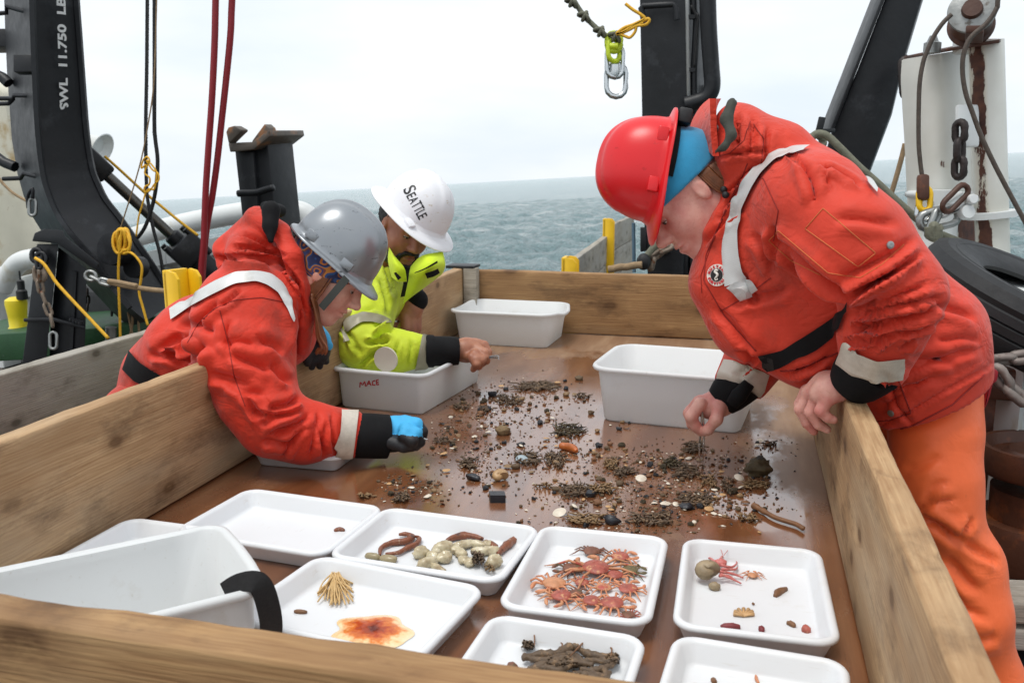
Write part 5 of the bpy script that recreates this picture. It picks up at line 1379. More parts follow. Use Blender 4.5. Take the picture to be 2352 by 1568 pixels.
# hood pad and trousers
s = SDF(.006); s.chain([k(905, 222, Y1-.08, 46), k(900, 300, Y1-.10, 34), k(905, 372, Y1-.12, 14)], .01); s.chain([k(880, 205, Y1-.06, 28), k(945, 225, Y1+.02, 34)], .01)
V, Fq = s.mesh(); flesh('hood_lining', relax(V, Fq, 1), Fq, M_neo, jk)
s = legs(k(395, 1190, Y1+.02, 1)[0], (-.5, 2.05, DECK+.04), .52, .105, M_red, w1); V, Fq = s.mesh(); flesh('trousers', relax(V, Fq, 2), Fq, M_red, w1)
for y in (-1, 1):
    s = SDF(.009); f_ = np.array([-.5, 2.05+.13*y, DECK+.055]); s.chain([(f_+np.array([-.06, 0, 0]), .055), (f_+np.array([.17, 0, -.005]), .048)], .02); s.chain([(f_+np.array([-.04, 0, .02]), .06), (f_+np.array([-.03, 0, .22]), .07)], .03); s.cut((0, 0, DECK+.004), (0, 0, -1)); V, Fq = s.mesh(); flesh('boot', V, Fq, M_blackrub, w1)
# head
Mh = axes(dirn(.78, -.60, -.06), dirn(.60, .78, .05)); sc1 = .97
ch = PY(*Z2(1312, 682), 2.05)-Mh @ np.array([.112, 0, -.034])*sc1
V, Fq = head_mesh(sc1, neck=(-.09, -.19)); V = to_world(V, Mh, ch); parts = [(V, Fq)]
# arm core inside the sleeve keeps the body one figure
s = SDF(.02); s.chain([(ch+np.array([-.12, 0, -.1]), .07), k(600, 895, Y1, 120), k(300, 1120, Y1, 120)], .05); s.chain([k(770, 770, 1.86, 90), k(880, 1250, 1.78, 70), k(1330, 1308, 1.88, 60)], .04); parts.append(s.mesh())
bd = flesh('body', *merge(parts), M_fair, w1)
face_bits(bd, Mh, ch, sc1, M_brow, M_lip)
# knitted headband with a zigzag pattern
def knit():
    s = NT('zigzag_knit'); sx = s.n('ShaderNodeSeparateXYZ'); s.l(s.tc.outputs['Object'], sx.inputs[0])
    wv = s.n('ShaderNodeTexWave', wave_type='BANDS', bands_direction='DIAGONAL', wave_profile='SAW'); wv.inputs['Scale'].default_value = 6; wv.inputs['Distortion'].default_value = 7; wv.inputs['Detail'].default_value = 0; wv.inputs['Detail Scale'].default_value = 5.5
    s.l(s.tc.outputs['Object'], wv.inputs['Vector'])
    q = s.n('ShaderNodeValToRGB'); q.color_ramp.interpolation = 'CONSTANT'; e = q.color_ramp.elements
    cols = [(0, srgb(34, 46, 92)), (.22, srgb(186, 112, 44)), (.4, srgb(52, 66, 120)), (.58, srgb(126, 70, 62)), (.74, srgb(196, 128, 50)), (.88, srgb(40, 84, 140))]
    while len(e) < len(cols): e.new(.5)
    for i, (p, c) in enumerate(cols): e[i].position = p; e[i].color = c
    s.l(wv.outputs['Fac'], q.inputs[0]); s.set('Base Color', q.outputs[0]); s.set('Roughness', .9); s.set('Sheen Weight', .3)
    kk = s.n('ShaderNodeTexWave', wave_type='BANDS', bands_direction='Z'); kk.inputs['Scale'].default_value = 160; s.l(s.tc.outputs['Object'], kk.inputs['Vector'])
    s.set('Normal', s.bump(kk.outputs['Fac'], .5, .002)); return s.m
V, Fq = band_mesh(Mh, ch, sc1, .013, .020, -.10, .1); flesh('headband', V, Fq, knit(), w1)
# hair: strands beside the cheek and the ponytail hanging down
mb = MB(); Yp = 1.96
for i in range(46):
    u = random.random(); v = random.random()
    P = [(1098+14*v, 620+20*u), (1112+16*v, 690), (1120+14*v+8*u, 760), (1135+26*(v-.5)+20*u, 830), (1152+30*(u-.3), 880), (1110+52*u+16*v, 905-18*v+10*math.sin(i))]
    mb.tube(smooth_path([PY(*Z2(x, y), Yp+.03*(v-.5)) for x, y in P], 4), [.0034]*20+[.001], 4)
mb.build('ponytail', M_hairr, w1, smooth=180)
mb = MB()
for i in range(26):
    u = random.random(); P = [np.array([-.005+.03*u, -.074-.004*random.random(), .02]), np.array([.0+.03*u, -.076, -.03]), np.array([-.01+.04*u, -.07, -.075-.03*random.random()])]
    mb.tube(smooth_path([to_world(p[None]*sc1, Mh, ch)[0] for p in P], 4), .0022, 4)
mb.build('side_hair', M_hairr, w1, smooth=180)
# hard hat
Mg = axes(dirn(.765, -.643, -.06), dirn(.643, .765, .10)); cg = PY(*Z2(1212, 430), 2.055)
hg = hat('hard_hat', M_hatgrey, w1, Mg, cg, .95, hh=.142, front=.042, side=.013, rear=.014)
MB().tube([to_world(np.array([p])*1.0, Mg, cg)[0] for p in [(.102*math.cos(t), .086*math.sin(t), -.004) for t in np.linspace(0, 6.28, 40)[:-1]]], .007, 6, closed=True).build('suspension_band', M_neo, hg, smooth=180)
s = SDF(.005); 
for (x, y, r) in ((1000, 350, 30), (1020, 400, 34), (1050, 350, 26)): s.ell(k(x, y, 2.03, 1)[0], k(x, y, 2.03, r)[1], k=.01)
V, Fq = s.mesh(); flesh('ratchet_knob', V, Fq, M_blackrub, hg)
# chin strap ribbon
P0, P1 = PY(*Z2(1268, 545), 1.955), PY(*Z2(1145, 690), 1.965); d = (P1-P0); sv = np.cross(d, FW); sv /= np.linalg.norm(sv)
MB().obox((P0+P1)/2, d/2, sv*.0095, FW*.0015).build('chin_strap', pm('grey_webbing', srgb(70, 78, 74), .7, .15, 30, .3, 300, .001, weave=400), hg)
# gloves
M_gblue = pm('blue_glove_cloth', srgb(64, 172, 224), .7, .15, 20, .35, 120, .002, spot=[(srgb(50, 90, 120), .3, 40)])
M_gblk = pm('black_glove_rubber', srgb(30, 31, 34), .55, .2, 20, .4, 90, .003)
def glove(s, nm, split, parent, zs=.48):
    V, Fq = s.mesh(); V = relax(V, Fq, 1); o = flesh(nm, V, Fq, M_gblk, parent); o.data.materials.append(M_gblue)
    uv = proj(V[Fq].mean(1)); o.data.polygons.foreach_set('material_index', [1 if split(((x-188.2)/.48), ((y-376.3)/.48)) else 0 for x, y in uv]); o.data.update(); return o
Yg = 1.93; s = SDF(.0035)
s.chain([k(1430, 1302, Yg-.02, 80), k(1500, 1290, Yg, 78), k(1560, 1280, Yg+.01, 70)], .02)
s.chain([k(1545, 1238, Yg+.0, 38), k(1600, 1245, Yg, 30), k(1630, 1280, Yg, 24), k(1632, 1312, Yg, 19)], .008)
s.chain([k(1550, 1272, Yg-.03, 36), k(1600, 1290, Yg-.035, 28), k(1618, 1330, Yg-.03, 23), k(1600, 1356, Yg-.02, 18)], .008)
s.chain([k(1545, 1300, Yg-.055, 34), k(1580, 1325, Yg-.06, 27), k(1580, 1352, Yg-.05, 21)], .008)
s.chain([k(1480, 1330, Yg-.05, 36), k(1540, 1352, Yg-.055, 28), k(1592, 1352, Yg-.045, 20)], .008)
s.chain([k(1550, 1240, Yg+.03, 32), k(1606, 1255, Yg+.035, 26), k(1630, 1290, Yg+.03, 20)], .008)
glove(s, 'glove', lambda x, y: y < 1290+.08*(x-1440) and x < 1630, w1)
s = SDF(.0035); Yh = 2.16
s.chain([k(1085, 790, Yh, 62), k(1120, 850, Yh, 64), k(1130, 900, Yh, 58)], .02)
for (x0, x1, y1, dy) in ((1090, 1078, 955, -.03), (1115, 1100, 972, -.01), (1140, 1138, 968, .012), (1160, 1168, 945, .035)): s.chain([k(x0, 895, Yh+dy, 26), k((x0+x1)/2-6, 935, Yh+dy-.012, 22), k(x1, y1, Yh+dy-.005, 17)], .006)
s.chain([k(1150, 830, Yh-.02, 34), k(1178, 870, Yh-.04, 24)], .01)
glove(s, 'glove', lambda x, y: x > 1150 and y < 890 and y > 775, w1)
tw = thing('tweezers', 'steel tweezers held in the blue glove', 'tweezers', tuple(PY(*Z2(1640, 1330), Yg)))
for dy in (-4, 5): MB().tube(path(Z2, [(1560, 1318+dy), (1620, 1315+dy), (1655, 1318), (1660, 1330)], Yg-.03), [.0022, .0022, .0012, .0008], 6).build('prong', M_bright, tw)

# ------------------------------------------------------------------ woman in the red helmet (right)
w2 = thing('person', 'person in red coat, red hard hat and blue headband picking with tweezers', 'person', (2.06, 1.95, DECK))
k = Px(Z3, .5698); Y2 = 1.93
s = SDF(.006)
s.chain([k(905, 650, Y2, 302), k(1125, 850, Y2, 302), k(1392, 1050, Y2+.02, 266), k(1428, 1290, Y2+.02, 268)], .07, 1.02)
s.cone(k(985, 480, 1.78, 1)[0], k(900, 430, 2.12, 1)[0], k(0, 0, Y2, 190)[1], k(0, 0, Y2, 175)[1], .07)
s.chain([k(665, 640, Y2, 105), k(655, 800, Y2, 128), k(760, 960, Y2, 150), k(940, 1050, Y2, 152), k(1080, 1120, Y2, 150)], .05, 1.25)
hA, hB = k(1236, 1450, 1.80, 1)[0], k(1714, 1172, 1.95, 1)[0]
s.cut(hA, -np.cross(hB-hA, np.array([0, 1., .12])))
arm = SDF(.006); arm.chain([k(1000, 485, 1.75, 203), k(1165, 650, 1.69, 206), k(1320, 845, 1.675, 186), k(1268, 1000, 1.69, 164), k(1225, 1165, 1.715, 136)], .03)
e0, e1 = k(1272, 1030, 1.70, 1)[0], k(1225, 1165, 1.715, 1)[0]; arm.cut(e1, e1-e0); s.sub(arm, .014)
arm = SDF(.006); arm.chain([k(880, 520, 2.12, 170), k(890, 880, 2.22, 140), k(800, 1050, 2.17, 128), k(698, 1236, 2.09, 106)], .03)
e0, e1 = k(780, 1055, 2.15, 1)[0], k(698, 1236, 2.09, 1)[0]; arm.cut(e1, e1-e0); s.sub(arm, .01)
hd = SDF(.006)
hd.chain([k(690, 178, Y2, 90), k(735, 290, Y2, 130), k(735, 430, Y2, 100), k(650, 610, Y2, 98)], .02, 1.3)
hd.chain([k(745, 235, Y2, 105), k(870, 290, Y2, 108), k(960, 350, Y2, 100)], .03, 1.4)
s.sub(hd, .012)
V, Fq = s.mesh(); 
V = relax(V, Fq, 2)
V = folds(V, Fq, Z3, [
    (1150, 870, 1330, 760, 20, 22), (1170, 860, 1420, 700, 16, 14), (1165, 920, 1260, 880, 14, 12), (1160, 935, 1500, 870, 15, 11), (1150, 1000, 1270, 980, 14, 13), (1270, 990, 1480, 900, 18, 10), (1340, 1010, 1470, 960, 16, 12), (1120, 1060, 1300, 1040, 14, 7), (1360, 1080, 1400, 1030, 14, 8),
    (1030, 350, 1180, 420, 12, 9), (1040, 340, 1060, 450, 12, 6), (850, 640, 1150, 870, 22, 16), (830, 590, 870, 700, 18, 10), (720, 780, 760, 900, 20, 6), (610, 920, 760, 1080, 22, 7), (900, 1180, 1060, 1110, 14, 9), (930, 1160, 1000, 1130, 12, 8),
    (640, 300, 800, 280, 12, 9), (700, 130, 690, 260, 12, 9), (760, 150, 740, 300, 14, 9), (820, 190, 800, 330, 14, 8), (650, 460, 760, 350, 12, 10), (620, 560, 720, 430, 12, 9), (570, 640, 700, 520, 14, 9), (880, 270, 980, 360, 14, 6),
    (1290, 1180, 1390, 1370, 16, 6), (1400, 1110, 1560, 1130, 22, 5), (1480, 880, 1640, 960, 26, 6), (1330, 1230, 1400, 1210, 16, 7), (1250, 1400, 1700, 1150, 12, 4), (1500, 1040, 1660, 1040, 22, 5), (780, 1120, 700, 1080, 16, 10), (960, 330, 1010, 480, 22, 7), (1100, 560, 1330, 560, 30, 5), (1120, 800, 1400, 640, 26, 7), (1200, 930, 1440, 820, 18, 9), (1380, 1150, 1650, 1080, 26, 6), (1280, 1300, 1480, 1180, 24, 6), (760, 620, 850, 760, 26, 7), (680, 900, 900, 830, 26, 6), (1230, 1080, 1330, 1010, 16, 8), (700, 1180, 780, 1100, 14, 8)], .5698)
nz = noise3(V, 7, 5.)*.010+noise3(V, 18, 1.)*.0014; V = V+vnormals(V, Fq)*nz[:, None]
BV = bvh_of(V, Fq); jk = flesh('jacket', V, Fq, M_red2, w2)
ribbon(BV, Z3, [(985, 270), (900, 272), (830, 290), (770, 345), (715, 400), (675, 490), (648, 590), (640, 690), (648, 822)], [(960, 290), (900, 300), (850, 325), (800, 375), (765, 430), (725, 510), (705, 600), (708, 690), (728, 805)], 'reflective_tape', M_tape, jk, nx=70)
ribbon(BV, Z3, [(655, 828), (690, 850), (712, 880)], [(722, 790), (755, 792), (782, 832)], 'reflective_tape', M_tape, jk, nx=14)
ribbon(BV, Z3, [(1134, 1050), (1180, 1085), (1260, 1118), (1364, 1105)], [(1104, 1140), (1160, 1185), (1250, 1208), (1350, 1196)], 'cuff_tape', M_tapew, jk, nx=30, ny=10)
ribbon(BV, Z3, [(650, 1124), (720, 1130), (815, 1180)], [(618, 1192), (690, 1207), (788, 1262)], 'cuff_tape', M_tapew, jk, nx=20, ny=10)
ribbon(BV, Z3, [(775, 1098), (880, 1078), (1000, 1000), (1148, 900)], [(822, 1158), (910, 1135), (1015, 1075), (1118, 992)], 'waist_belt', M_neo, jk, nx=40, ny=8)
ribbon(BV, Z3, [(775, 1100), (800, 1095), (842, 1110)], [(800, 1140), (822, 1158), (850, 1152)], 'belt_buckle', M_blackrub, jk, lift=.008, nx=8)
ribbon(BV, Z3, [(1200, 392), (1225, 400), (1250, 440)], [(1215, 420), (1232, 440), (1248, 458)], 'reflective_tape', M_tape, jk, nx=8)
thr = pm('orange_thread', srgb(206, 110, 60), .8); dthr = MATS['red_thread']
seam(BV, Z3, [(1040, 510), (968, 592), (1180, 745), (1252, 690), (1040, 510)], 'pocket_seam', thr, jk, .0009, 90)
seam(BV, Z3, [(1365, 655), (1280, 735), (1190, 790), (1060, 770), (860, 600)], 'pocket_seam', thr, jk, .0009, 70)
seam(BV, Z3, [(860, 600), (820, 640), (910, 720), (1030, 780)], 'pocket_seam', thr, jk, .0009)
seam(BV, Z3, [(770, 380), (800, 390), (860, 520), (840, 640)], 'seam', dthr, jk)
seam(BV, Z3, [(625, 925), (720, 870), (830, 790)], 'seam', dthr, jk)
seam(BV, Z3, [(1345, 1205), (1370, 1270), (1395, 1335), (1310, 1362), (1230, 1372)], 'pocket_seam', dthr, jk, .0015)
seam(BV, Z3, [(1240, 1425), (1400, 1385), (1560, 1300), (1690, 1180)], 'hem_seam', dthr, jk, .002, 60)
seam(BV, Z3, [(870, 1165), (950, 1160), (1010, 1130), (1100, 1090)], 'pocket_seam', dthr, jk, .002)
for (x, y) in ((1310, 658), (1313, 1335), (1050, 1170), (612, 188)):
    h_, nr, _, _ = BV.ray_cast(Vector(CAM), Vector(ray(*Z3(x, y))).normalized())
    if h_ is not None: MB().lathe([(.0018, .003), (.0036, .0034), (.0068, .002), (.007, 0), (.0018, 0)], np.array(h_), np.array(nr), 16).build('snap_stud', M_steel, jk)
seam(BV, Z3, [(700, 400), (655, 500), (610, 600), (568, 700), (560, 800), (640, 940), (770, 1085)], 'front_seam', dthr, jk, .0013, 60)
seam(BV, Z3, [(735, 330), (690, 440), (640, 540), (590, 660), (548, 780), (552, 850)], 'front_seam', dthr, jk, .0011, 60)
seam(BV, Z3, [(600, 300), (660, 290), (720, 240), (745, 160)], 'hood_seam', dthr, jk, .001)
seam(BV, Z3, [(760, 170), (800, 230), (790, 330), (740, 400)], 'hood_seam', dthr, jk, .001)
# toggle cords at the collar
for (x, y) in ((645, 432), (652, 455)):
    h_, nr, _, _ = BV.ray_cast(Vector(CAM), Vector(ray(*Z3(x, y))).normalized())
    if h_ is not None: MB().ball(np.array(h_)+np.array(nr)*.004, .0075, 8).build('cord_toggle', M_blackrub, jk, smooth=180)
# round chest badge: ring, disc, curled emblem, ring lettering
def on(bv, zf, x, y): 
    h_, nr, _, _ = bv.ray_cast(Vector(CAM), Vector(ray(*zf(x, y))).normalized()); return (None, None) if h_ is None else (np.array(h_), np.array(nr))
bc, bn = on(BV, Z3, 616, 779)
bu = dirn(.05, 1., .1); bu = bu-bn*(bu @ bn); bu /= np.linalg.norm(bu); br = np.cross(bu, bn)
rb = 44*.5698*mpp(bc)
M_bw = pm('badge_white', srgb(226, 220, 210), .7, .05, 50, 0); M_bk = pm('badge_black', srgb(24, 24, 26), .7, .05, 50, 0); M_br = pm('badge_red', srgb(196, 44, 50), .7, .05, 50, 0)
def disc_on(c, n_, u, r0, r1, nm, mat, parent, lift, th=.0012):
    _ = np.cross(u, n_); mb = MB(); R_a = []
    rings = [[c+n_*z+r_*(math.cos(t)*_+math.sin(t)*u) for t in np.linspace(0, 2*math.pi, 41)[:-1]] for r_, z in ((r1, lift-.006), (r1, lift+th), (r0 if r0 else 1e-4, lift+th))]
    return mb.loft(rings, caps=False).build(nm, mat, parent, smooth=50)
bg_ = disc_on(bc, bn, bu, 0, rb, 'badge', M_bw, jk, .004)
disc_on(bc, bn, bu, 0, rb*.58, 'badge_disc', M_bk, bg_, .0056)
P = [bc+bn*.0078+rb*(x*br+y*bu) for x, y in ((.16, .42), (-.06, .46), (-.16, .3), (.02, .18), (.12, .0), (.0, -.18), (-.12, -.3), (-.02, -.44), (.14, -.38), (.1, -.28))]
MB().tube(smooth_path(P, 4), [.0012+.0016*math.sin(math.pi*min(1, i/24)) for i in range(37)], 6).build('badge_emblem', M_bw, bg_, smooth=180)
def ring_text(body, r, a0, a1, size, flip, nm):
    parts = []
    for i, chx in enumerate(body):
        t = math.radians(a0+(a1-a0)*i/(len(body)-1)); me = text_mesh(chx, size, .0006, .0003); me_v = np.array([v.co[:] for v in me.vertices])
        if not len(me_v): continue
        cx = (me_v[:, 0].max()+me_v[:, 0].min())/2; rad_ = math.cos(t)*br+math.sin(t)*bu; tan_ = (math.sin(t)*br-math.cos(t)*bu)
        if flip: rad2, tan2, r_ = -rad_, -tan_, r+size*.72
        else: rad2, tan2, r_ = rad_, tan_, r
        Q = bc+bn*.0062+rad_*r_+(me_v[:, :1]-cx)*tan2+me_v[:, 1:2]*rad2+me_v[:, 2:3]*bn
        for v, q in zip(me.vertices, Q): v.co = q
        me.update(); link_mesh('letter', me, M_br, bg_)
ring_text('MUSTANG', rb*.66, 165, 15, rb*.34, False, 'lettering'); ring_text('SURVIVAL', rb*.66, 205, 335, rb*.32, True, 'lettering')
# hood flap (thin curved sheet standing behind the head)
A = smooth_path(path(Z3, [(498, 205), (512, 155), (545, 100), (580, 68)], 2.07), 5); B = smooth_path(path(Z3, [(596, 300), (588, 210), (585, 130), (583, 68)], 1.86), 5)
rings = []
for a, b in zip(A, B):
    row = [a*(1-t)+b*t+R_*.3*abs((b-a) @ R_)*math.sin(math.pi*t) for t in np.linspace(0, 1, 10)]; rings.append(row+[p+np.array([.012, .004, 0]) for p in row[::-1]])
MB().loft(rings).build('hood_flap', M_red2, jk, smooth=60)
s = SDF(.006); s.chain([k(672, 86, 1.84, 22), k(650, 150, 1.82, 24), k(672, 215, 1.80, 20), k(640, 265, 1.79, 14), k(600, 285, 1.80, 9)], .01); V, Fq = s.mesh(); flesh('hood_lining', relax(V, Fq, 1), Fq, pm('olive_lining', srgb(58, 60, 52), .8, .2, 20, .3, 120), jk)
# cuffs
for (x0, y0, Ya, x1, y1, Yb, r0, r1) in ((1235, 1140, 1.715, 1142, 1228, 1.74, 128, 88), (715, 1205, 2.09, 628, 1288, 2.085, 92, 68)):
    a, b = k(x0, y0, Ya, 1)[0], k(x1, y1, Yb, 1)[0]; u0, u1 = k(0, 0, Ya, r0)[1], k(0, 0, Yb, r1)[1]
    MB().tube([a, a+(b-a)*.3, a+(b-a)*.7, b], [u0, u0*.95, (u0+u1)/2, u1], 26).build('cuff', M_neo, w2, smooth=50)
MB().tube(path(Z3, [(742, 1215), (700, 1265), (672, 1300)], 2.03), [.014, .02, .015], 10).build('cuff_tab', M_neo, w2, smooth=180)
# trousers
kA = Px(ZA, .49); s = SDF(.009)
s.chain([kA(740, 230, 1.96, 200), kA(745, 430, 1.96, 195)], .06, 1.05)
s.chain([kA(735, 420, 1.91, 200), kA(735, 640, 1.88, 188), kA(765, 800, 1.86, 160), kA(860, 1010, 1.86, 172), kA(905, 1250, 1.84, 165), kA(960, 1560, 1.86, 160), kA(980, 2300, 1.88, 150)], .035)
s.chain([kA(640, 420, 2.07, 190), kA(640, 800, 2.06, 170), kA(720, 1200, 2.05, 165), kA(760, 2300, 2.06, 150)], .03)
V, Fq = s.mesh(); V = relax(V, Fq, 2)
V = folds(V, Fq, ZA, [(850, 900, 680, 790, 28, 20), (900, 800, 850, 900, 20, 14), (870, 900, 1030, 1010, 26, 10), (780, 1000, 940, 1130, 34, 12), (690, 700, 780, 620, 30, 8), (600, 560, 760, 520, 30, 6), (820, 1180, 960, 1270, 30, 8), (880, 1400, 1020, 1340, 34, 8), (640, 760, 820, 700, 22, 8)], .49, .55)
nz = noise3(V, 7, 2.)*.008; V = V+vnormals(V, Fq)*nz[:, None]; V[:, 2] = np.maximum(V[:, 2], DECK+.01)
flesh('trousers', V, Fq, M_orange, w2)
fo = k(0, 0, 1, 1)
for yy in (1.86, 2.06):
    f_ = np.array([kA(970, 2200, yy, 1)[0][0], yy, DECK+.055]); s = SDF(.01); s.chain([(f_+np.array([.05, 0, 0]), .055), (f_+np.array([-.18, 0, -.005]), .048)], .02); s.chain([(f_+np.array([.04, 0, 0]), .06), (f_+np.array([.03, 0, .25]), .07)], .03); s.cut((0, 0, DECK+.004), (0, 0, -1)); V, Fq = s.mesh(); flesh('boot', V, Fq, M_blackrub, w2)
# red lining and strap at the hem behind
MB().prism([PY(*ZG(*c), 2.02) for c in [(358, 590), (380, 575), (396, 590), (390, 625), (372, 640), (360, 690), (345, 730), (333, 752), (336, 700)]], FW*.02).build('hem_lining', pm('crimson_lining', srgb(150, 16, 32), .6, .1, 20, .1, 80), jk, bevel=.004)
# head
Mr = axes(dirn(-.66, -.75, .02), dirn(-.75, .66, .04)); sc2 = 1.04
cr_ = PY(*Z3(542, 434), 1.87)-Mr @ np.array([0, .078, -.012])*sc2
V, Fq = head_mesh(sc2, neck=(-.075, -.2)); V = to_world(V, Mr, cr_); parts = [(V, Fq)]
s = SDF(.0028)
# right hand with tweezers (far)
Yt = 2.08
s.chain([k(690, 1245, Yt, 56), k(635, 1290, Yt, 48), k(590, 1305, Yt, 48), k(560, 1308, Yt, 40)], .02)
s.chain([k(545, 1298, Yt-.03, 27), k(508, 1348, Yt-.04, 24), k(528, 1388, Yt-.035, 20), k(546, 1412, Yt-.03, 16)], .006)
s.chain([k(540, 1290, Yt-.005, 27), k(500, 1335, Yt-.01, 23), k(510, 1380, Yt-.005, 19), k(530, 1402, Yt-.005, 15)], .006)
s.chain([k(545, 1285, Yt+.02, 25), k(506, 1325, Yt+.02, 22), k(505, 1362, Yt+.02, 18)], .006)
s.chain([k(620, 1310, Yt-.03, 30), k(610, 1360, Yt-.05, 24), k(575, 1402, Yt-.045, 20), k(562, 1412, Yt-.04, 15)], .008)
parts.append(s.mesh()); s = SDF(.0028); Yl = 1.745
# left hand on the board (near)
s.chain([k(1185, 1205, Yl, 58), k(1120, 1220, Yl, 54), k(1060, 1238, Yl-.005, 50), k(1022, 1258, Yl, 36)], .02)
s.chain([k(1120, 1210, Yl+.02, 50), k(1050, 1222, Yl+.035, 48), k(995, 1248, Yl+.04, 36)], .02)
for (x0, y0, x1, y1, x2, y2, x3, y3, dy) in ((985, 1258, 950, 1318, 975, 1375, 1003, 1408, .045), (1018, 1272, 990, 1330, 1022, 1380, 1056, 1400, .012), (1058, 1275, 1032, 1325, 1058, 1352, 1082, 1362, -.016)):
    s.ell(k(x0, y0, Yl+dy, 1)[0], k(0, 0, Yl, 32)[1], k=.008); s.chain([k(x0, y0, Yl+dy, 29), k(x1, y1, Yl+dy, 26), k(x2, y2, Yl+dy, 21), k(x3, y3, Yl+dy, 17)], .003)
s.chain([k(975, 1245, Yl+.07, 28), k(948, 1300, Yl+.075, 24), k(965, 1350, Yl+.075, 18)], .005)
parts.append(s.mesh())
s = SDF(.02); s.chain([(cr_+Mr @ np.array([-.07, 0, -.15]), .06), k(905, 650, Y2, 130), k(1372, 1040, Y2, 150)], .05); s.chain([k(1000, 500, 1.78, 80), k(1310, 850, 1.71, 70), k(1190, 1190, 1.745, 60)], .04); parts.append(s.mesh())
bd = flesh('body', *merge(parts), M_pink, w2); face_bits(bd, Mr, cr_, sc2, M_brow, M_lip)
V, Fq = band_mesh(Mr, cr_, sc2, .010, .018, .004, .13); flesh('headband', V, Fq, pm('blue_fleece', srgb(36, 140, 184), .9, .12, 30, .3, 260, .002, sheen=.4), w2)
mb = MB()
for i in range(40):
    u = random.random(); P = [np.array([-.02-.05*u, .076, .01-.01*u]), np.array([-.02-.05*u, .08, -.04]), np.array([-.04-.05*u, .072, -.09])]
    mb.tube(smooth_path([to_world(p[None]*sc2, Mr, cr_)[0] for p in P], 4), .0026, 4)
mb.build('side_hair', M_hairr, w2, smooth=180)
Mq = axes(dirn(-.20, -.98, .03), dirn(-.98, .20, -.02)); cq = PY(*Z3(370, 358), 1.935)
hr = hat('hard_hat', M_hatred, w2, Mq, cq, .92, hh=.136, front=.052, side=.017, rear=.026)
MB().loft([[to_world(np.array([[(.106-z*.02)*math.cos(t), .089*math.sin(t), -z]]), Mq, cq)[0] for t in np.linspace(math.radians(75), math.radians(285), 30)]+[to_world(np.array([[(.102-z*.02)*math.cos(t), .085*math.sin(t), -z]]), Mq, cq)[0] for t in np.linspace(math.radians(285), math.radians(75), 30)] for z in (.002, .014, .026)]).build('suspension_band', M_neo, hr, smooth=50)
MB().obox(to_world(np.array([[-.112, .03, -.03]]), Mq, cq)[0], Mq[:, 0]*.016, Mq[:, 1]*.03, Mq[:, 2]*.014).build('ratchet_knob', M_blackrub, hr, bevel=.004)
tw = thing('tweezers', 'long steel tweezers held upright by the person in the red helmet', 'tweezers', tuple(PZ(1612, 1060, .0)))
for (x0, x1) in ((548, 541), (560, 558)):
    P = [k(553, 1330, Yt-.04, 1)[0], k(x0, 1400, Yt-.03, 1)[0], k(x1, 1470, Yt-.01, 1)[0], k(550+(x1-550)*.7, 1530, 2.095, 1)[0]]
    MB().tube(smooth_path(P, 4), [.0026]*9+[.002, .0016, .0012, .001], 6).build('prong', M_bright, tw)

# ------------------------------------------------------------------ man in the white helmet
def ZM(x, y): return (827.9+.18*x, 376.3+.18*y)
m3 = thing('person', 'bearded person in yellow hi-vis coat and white hard hat reaching over the tub', 'person', (-.62, 2.85, DECK))
k = Px(Z2, .48); Y3 = 2.86
s = SDF(.007)
s.chain([k(1450, 620, Y3, 150), k(1330, 700, Y3, 200), k(1120, 820, Y3+.03, 190), k(1010, 960, Y3+.03, 170)], .06, 1.15)
s.cone(k(1400, 620, 2.72, 1)[0], k(1470, 610, 3.02, 1)[0], k(0, 0, Y3, 125)[1], k(0, 0, Y3, 115)[1], .06)
s.chain([k(1440, 560, Y3-.02, 95), k(1490, 640, Y3-.04, 90), k(1480, 740, Y3-.02, 80)], .04, 1.2)
arm = SDF(.007); arm.chain([k(1395, 640, 2.70, 135), k(1340, 770, 2.57, 132), k(1345, 858, 2.44, 122), k(1480, 902, 2.44, 102), k(1655, 897, 2.47, 84)], .03)
e0, e1 = k(1480, 902, 2.44, 1)[0], k(1655, 897, 2.47, 1)[0]; arm.cut(e1, e1-e0); s.sub(arm, .015)
V, Fq = s.mesh(); V = relax(V, Fq, 2)
V = folds(V, Fq, Z2, [(1480, 800, 1390, 830, 16, 16), (1470, 840, 1360, 860, 14, 13), (1480, 770, 1400, 770, 14, 9), (1330, 960, 1420, 900, 14, 9), (1250, 790, 1330, 900, 16, 8), (1560, 960, 1580, 840, 12, 6), (1480, 960, 1520, 850, 12, 6), (1430, 560, 1460, 700, 14, 9), (1300, 720, 1400, 690, 16, 7), (1440, 480, 1470, 560, 12, 8)], .48)
nz = noise3(V, 10, 4.)*.007+noise3(V, 26, 2.)*.003; V = V+vnormals(V, Fq)*nz[:, None]
BV = bvh_of(V, Fq); jk = flesh('jacket', V, Fq, M_hivis, m3)
ribbon(BV, Z2, [(1255, 755), (1330, 715), (1400, 722), (1475, 748)], [(1270, 808), (1340, 762), (1400, 762), (1470, 758)], 'reflective_tape', M_tapeg, jk, nx=30)
ribbon(BV, Z2, [(1632, 812), (1648, 815), (1672, 818)], [(1588, 992), (1622, 985), (1660, 972)], 'cuff_tape', M_tapeg, jk, nx=8, ny=14)
ribbon(BV, Z2, [(1215, 745), (1235, 800), (1262, 850)], [(1235, 740), (1252, 800), (1275, 850)], 'arm_tape', M_tapeg, jk, nx=10)
pc, pn = on(BV, Z2, 1460, 932)
if pc is not None:
    uu = U_-pn*(U_ @ pn); uu /= np.linalg.norm(uu)
    disc_on(pc, pn, uu, 0, 60*.48*mpp(pc), 'elbow_patch', M_tapew, jk, .010)
a, b = k(1640, 896, 2.465, 1)[0], k(1800, 895, 2.51, 1)[0]; rc = k(0, 0, 2.47, 68)[1]
